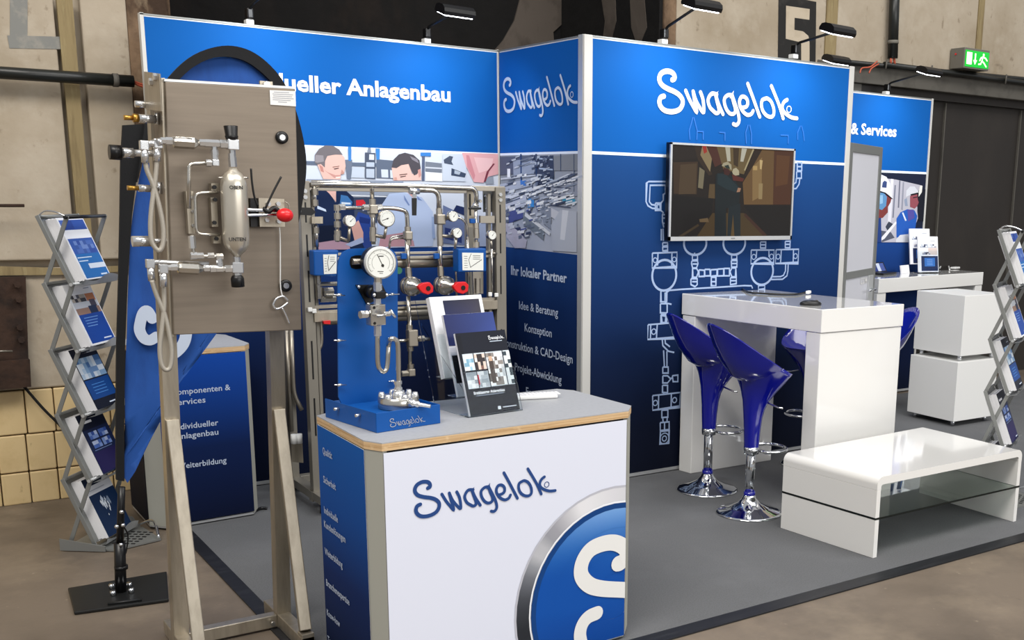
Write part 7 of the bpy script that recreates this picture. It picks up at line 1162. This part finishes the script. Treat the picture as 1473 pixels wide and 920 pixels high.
for rr_, wd in ((.044, .001), (.030, .0007)): cc = [f1+gs_*(rr_*math.sin(a_))+gu*(rr_*math.cos(a_)) for a_ in [-2.3+4.6*k/40 for k in range(41)]]; ribbon(nd, cc, wd, gd_, False)
for k in range(41):
    a_ = -2.3+4.6*k/40; v2 = gs_*math.sin(a_)+gu*math.cos(a_); ribbon(nd, [f1+v2*(.040 if k % 5 else .036), f1+v2*.044], .0007, gd_, False)
ribbon(nd, [f1-gs_*.006+gu*.022, f1+gs_*.010+gu*.022], .003, gd_, False); ribbon(nd, [f1-gs_*.012-gu*.028, f1+gs_*.008-gu*.029], .002, gd_, False); ribbon(nd, [f1-gs_*.006-gu*.034, f1+gs_*.006-gu*.035], .0015, gd_, False)
nd.build('needle', 'black_ink', gauge_o)
def uf(p, r_, ln, d=(0, 0, 1), m='bright', nm='fitting'): p = V(p); d = V(d).normalized(); return MB().cyl(p-d*ln/2, p+d*ln/2, r_, n=6, smooth=False).build(nm, m, un_)
uf((-1.8797,-2.6673,1.3815), .013, .02, m='pipe_dull'); uf((-1.8812,-2.6675,1.3629), .014, .026); uf((-1.8825,-2.6677,1.3492), .012, .012); uf((-1.8842,-2.668,1.3139), .012, .022)
tri = [(-1.9276,-2.5838,1.3622),(-1.8278,-2.568,1.3578),(-1.8126,-2.5656,1.3261),(-1.8193,-2.5666,1.3118),(-1.8521,-2.5718,1.3063),(-1.8888,-2.5776,1.2939)]; MB().prism(off(tri, un, .001), un*.006).build('bracket_plate', 'black', un_)
q0 = V((-1.8783,-2.576,1.3366)); MB().cyl(q0, q0+un*.05, .022, n=24).build('bracket_boss', 'black', un_)
MB().box((-1.8775,-2.667,1.3338), (.036, .03, .024), Ru, .003).build('pipe_clamp', 'black', un_); MB().tube([(-1.9019,-2.6708,1.3343),(-1.8525,-2.663,1.3332)], .010).build('clamp_bar', 'black', un_)
for p in ((-1.92,-2.5826,1.3558), (-1.8867,-2.5773,1.2956), (-1.9019,-2.6708,1.335), (-1.8553,-2.6634,1.333)): MB().sphere(V(p)+un*.012, .006).build('screw', 'bright', un_)
vb = V((-1.8919,-2.6692,1.2679)); MB().box(vb, (.056, .036, .070), Ru, .003).build('valve_block', 'pipe', un_)
for a_, b_ in ((-.016, .026), (-.016, -.026)): MB().cyl(vb+uu*a_+V((0, 0, b_))+un*.018, vb+uu*a_+V((0, 0, b_))+un*.019, .005).build('hole', 'black', un_)
uf((-1.9278,-2.6749,1.2713), .012, .012, uu); uf((-1.9387,-2.6767,1.2709), .014, .022, uu); 
MB().tube([vb+un*.02-uu*.0, V((-1.9109,-2.733,1.2704)), V((-1.8794,-2.728,1.2743))], .0045).build('handle_stem', 'bright', un_); uf((-1.8754,-2.7274,1.2751), .009, .018, uu); MB().tube([(-1.864,-2.7256,1.2875),(-1.8462,-2.7227,1.2616)], .0055).build('tee_handle', 'bright', un_)
for p in ((-1.8869,-2.6684,1.2211), (-1.8874,-2.6685,1.206)): uf(p, .0125, .02)
st0 = V((-1.8877,-2.6686,1.1991)); tb = [(-1.888,-2.6686,1.2037), (-1.8898,-2.6689,1.1576), (-1.8906,-2.669,1.1066), (-1.8848,-2.6681,1.0827), (-1.8718,-2.666,1.072), (-1.8601,-2.6642,1.0779), (-1.8542,-2.6633,1.0984), (-1.8503,-2.6626,1.1355), (-1.8466,-2.6621,1.1656), (-1.8651,-2.7257,1.1898), (-1.8548,-2.7241,1.1908), (-1.8432,-2.7223,1.182), (-1.8388,-2.7216,1.1609), (-1.8391,-2.7216,1.1054), (-1.8405,-2.7218,1.0309)]
MB().tube(spline(tb, 4), .0085, 10).build('looped_tube', 'pipe', un_)
# manifold
mc = V((-1.8429,-2.7222,0.9518)); mc.z = O_.z+.054
MB().lathe([(.066, 0), (.068, .05), (.068, .95), (.064, 1)], mc+V((0, 0, .001)), (0, 0, .040), 30).build('manifold', 'pipe', un_)
for k in range(6):
    a_ = .5+2*PI*k/6; c = mc+V((math.cos(a_)*.056, math.sin(a_)*.056, 0)); MB().lathe([(.011, 0), (.011, .85), (.008, 1)], c+V((0, 0, .002)), (0, 0, .052), 12).build('manifold_bolt', 'bright', un_)
MB().cyl(mc+V((0, 0, .03)), mc+V((0, 0, .058)), .021, n=20).build('hub', 'bright', un_)
for dz, r_ in ((.064, .014), (.075, .011), (.086, .0135)): uf(mc+V((0, 0, dz)), r_, .011)
n0 = mc+un*.064+V((0, 0, .026)); nd_ = (un*.75+uu*.62+V((0, 0, -.12))).normalized()
MB().lathe([(.015, 0), (.015, .25), (.010, .3), (.012, .45), (.007, .5), (.006, 1)], n0, nd_*.075, 12).build('bleed_valve', 'bright', un_)
e0 = V((-1.9182,-2.8253,0.914)); e1 = V((-1.7857,-2.8043,0.9194)); logo(un_, e0+un*.0002, uu, (0, 0, 1), (e1-e0).dot(uu), 'grey_ink', rel=.07, reg=False, name='engraved_lettering')

# ---------------------------------------------------------------- acrylic brochure holder on the counter
bx = V((math.cos(math.radians(6)), math.sin(math.radians(6)), 0)); bnn = bx.cross(V((0, 0, 1))); LE = math.atan2(.1, .3)
bup = (V((0, 0, 1))*math.cos(LE)-bnn*math.sin(LE)).normalized(); B0 = V((-1.596, -2.755, .9015)); bvv = -bnn
ah = thing('brochure_holder', 'clear acrylic three-step brochure holder on the white counter beside the blue unit', 'holder', B0)
tiers = [(0, 0), (.075, .058), (.15, .115)]
for i, (dy, dz) in enumerate(tiers):
    q = B0+bvv*dy+V((0, 0, dz)); acr(q+bnn*.012-bx*.008, bx, bup, .226, .165, ah, 'front_pane', .0025); MB().prism([q+bnn*.012-bx*.008, q+bnn*.012+bx*.218, q-bnn*.052+bx*.218, q-bnn*.052-bx*.008], (0, 0, .0025)).build('pocket_floor', 'acrylic', ah)
acr(B0+bvv*.215+V((0, 0, .0))-bx*.008, bx, bup, .226, .40, ah, 'back_pane')
for s_ in (-.0105, .218): MB().prism([B0+bnn*.012+bx*s_, B0+bvv*.215+bx*s_, B0+bvv*.215+bup*.33+bx*s_, B0+bvv*.15+bup*.26+V((0, 0, 0))+bx*s_, B0+bnn*.012+bup*.10+bx*s_], bx*.0025).build('side_pane', 'acrylic', ah)
def c_main(P, pr):
    P(0, '161a26', *R4(0, 0, 1, 1)); pr.p([B0+bnn*.001+bx*(a_*.21)+bup*(b_*.297)+bnn*.009 for a_, b_ in R4(0, .78, 1, 1)], ['1b2438', '1e5a9c', '1e5a9c', '1a2336'], 1)
    P(2, '12151f', *R4(.0, .745, .10, .97)); P(2, 'b8c4d4', *R4(.65, .865, .90, .875))
    P(1, 'c9d2da', *R4(.06, .32, 1, .745)); bits(P, 2, .07, .54, .26, .73, 4, 4, ['9cc0d4', 'd0e0e8', '7aa4bc', 'eef2f4'], 41); bits(P, 2, .28, .54, .49, .73, 4, 4, ['3a3436', 'd8c4b8', 'e8e4e0', '7a5a50'], 42); bits(P, 2, .07, .33, .48, .52, 6, 4, ['d8dce0', 'b0b8c0', 'eef0f2', '98a2ac'], 43); bits(P, 2, .51, .33, .84, .73, 6, 8, ['e8eaec', 'c4c8cc', '8a8480', 'f4f4f2', '6a625e'], 44); P(3, '4a403c', *R4(.55, .36, .64, .66)); P(3, 'c8a890', *R4(.56, .63, .63, .69)); bits(P, 2, .87, .33, 1, .73, 2, 8, ['3a464e', 'dfe4e6', 'f4f6f6'], 45)
    for x in (.265, .495, .85): P(4, '161a26', *R4(x, .32, x+.015, .745))
    P(4, '161a26', *R4(.06, .52, .495, .54)); P(3, 'c03040', *R4(.27, .36, .30, .48))
    P(3, '8a94a4', *R4(.18, .225, .74, .235)); P(3, '3c4250', *R4(.28, .12, .86, .125)); P(3, '3c4250', *R4(.86, .12, .865, .30)); P(3, 'c8d0dc', *R4(.66, .05, .94, .062)); P(3, 'd8dfe8', *R4(.56, .035, .62, .075))
mnb = leaflet('brochure', 'dark blue brochure with photo collage in the front pocket on the white counter', B0+bnn*.009+V((0, 0, .004)), bx, bup, .21, .297, c_main, .010, 'brochures in the counter holder')
logo(mnb, B0+bnn*.0108+bx*.132+bup*.2655+V((0, 0, .004)), bx, bup, .066, 'white_ink', rel=.10, reg=False)
text('Erstklassiger Anlagenbau', B0+bnn*.0105+bx*.030+bup*.078, bx, bup, .011, 'white_ink', mnb, width=.13, bold=.03)
def c_mid(P, pr): P(0, 'e6e8ee', *R4(0, 0, 1, 1)); pr.p([B0+bvv*.075+V((0, 0, .062))+bx*(a_*.21)+bup*(b_*.297)+bnn*.0075 for a_, b_ in R4(.0, .62, 1, 1)], ['232a54', '3a4c90', '34447f', '252c58'], 1); P(1, 'c8ccd8', *R4(0, 0, 1, .60)); P(2, '18191f', *R4(.02, .16, .2, .5))
leaflet('brochure', 'brochure with plain violet blue top behind the photo collage one on the counter', B0+bvv*.075+V((0, 0, .062))+bnn*.006, bx, bup, .21, .297, c_mid, .012, 'brochures in the counter holder')
def c_top(P, pr): P(0, 'eceef2', *R4(0, 0, 1, 1)); pr.p([B0+bvv*.15+V((0, 0, .119))+bx*(a_*.21)+bup*(b_*.297)+bnn*.0075 for a_, b_ in R4(.2, .60, .93, .95)], ['2a2f5c', '4a4852', '3c3a44', '20253c'], 1); P(3, 'c8ccd4', *R4(.28, .86, .88, .868)); P(3, 'f0f0f4', *R4(.56, .84, .60, .89)); P(3, 'c8ccd4', *R4(.28, .68, .66, .70))
leaflet('brochure', 'white bordered brochure standing tallest at the back of the counter holder', B0+bvv*.15+V((0, 0, .119))+bnn*.006-bx*.01, bx, bup, .22, .297, c_top, .024, 'brochures in the counter holder')
# white flat box beside the holder
wb = thing('power_strip', 'white flat device lying on the white counter behind the brochure holder', 'device', (-1.1988,-2.5264,0.9))
wa = V((-1.3461,-2.5567,0.9)); wc = V((-1.1439,-2.6081,0.9)); wd_ = (wc-wa).normalized(); wn = V((0, 0, 1)).cross(wd_)
mb = MB(); mb.prism([wa+V((0, 0, .001)), wc+V((0, 0, .001)), wc+wn*.06+V((0, 0, .001)), wa+wn*.06+V((0, 0, .001))], (0, 0, .016)); bmesh.ops.bevel(mb.bm, geom=mb.bm.edges[:], offset=.006, segments=3, profile=.5, affect='EDGES'); mb.build('shell', 'white_satin', wb)
km = MB()
for k in range(14):
    for j in range(3): km.box(wa+wd_*(.012+.0155*k)+wn*(.012+.018*j)+V((0, 0, .0175)), (.012, .013, .003), Matrix((wd_, wn, (0, 0, 1))).transposed())
km.build('keys', 'paper', wb)['kind'] = 'stuff'
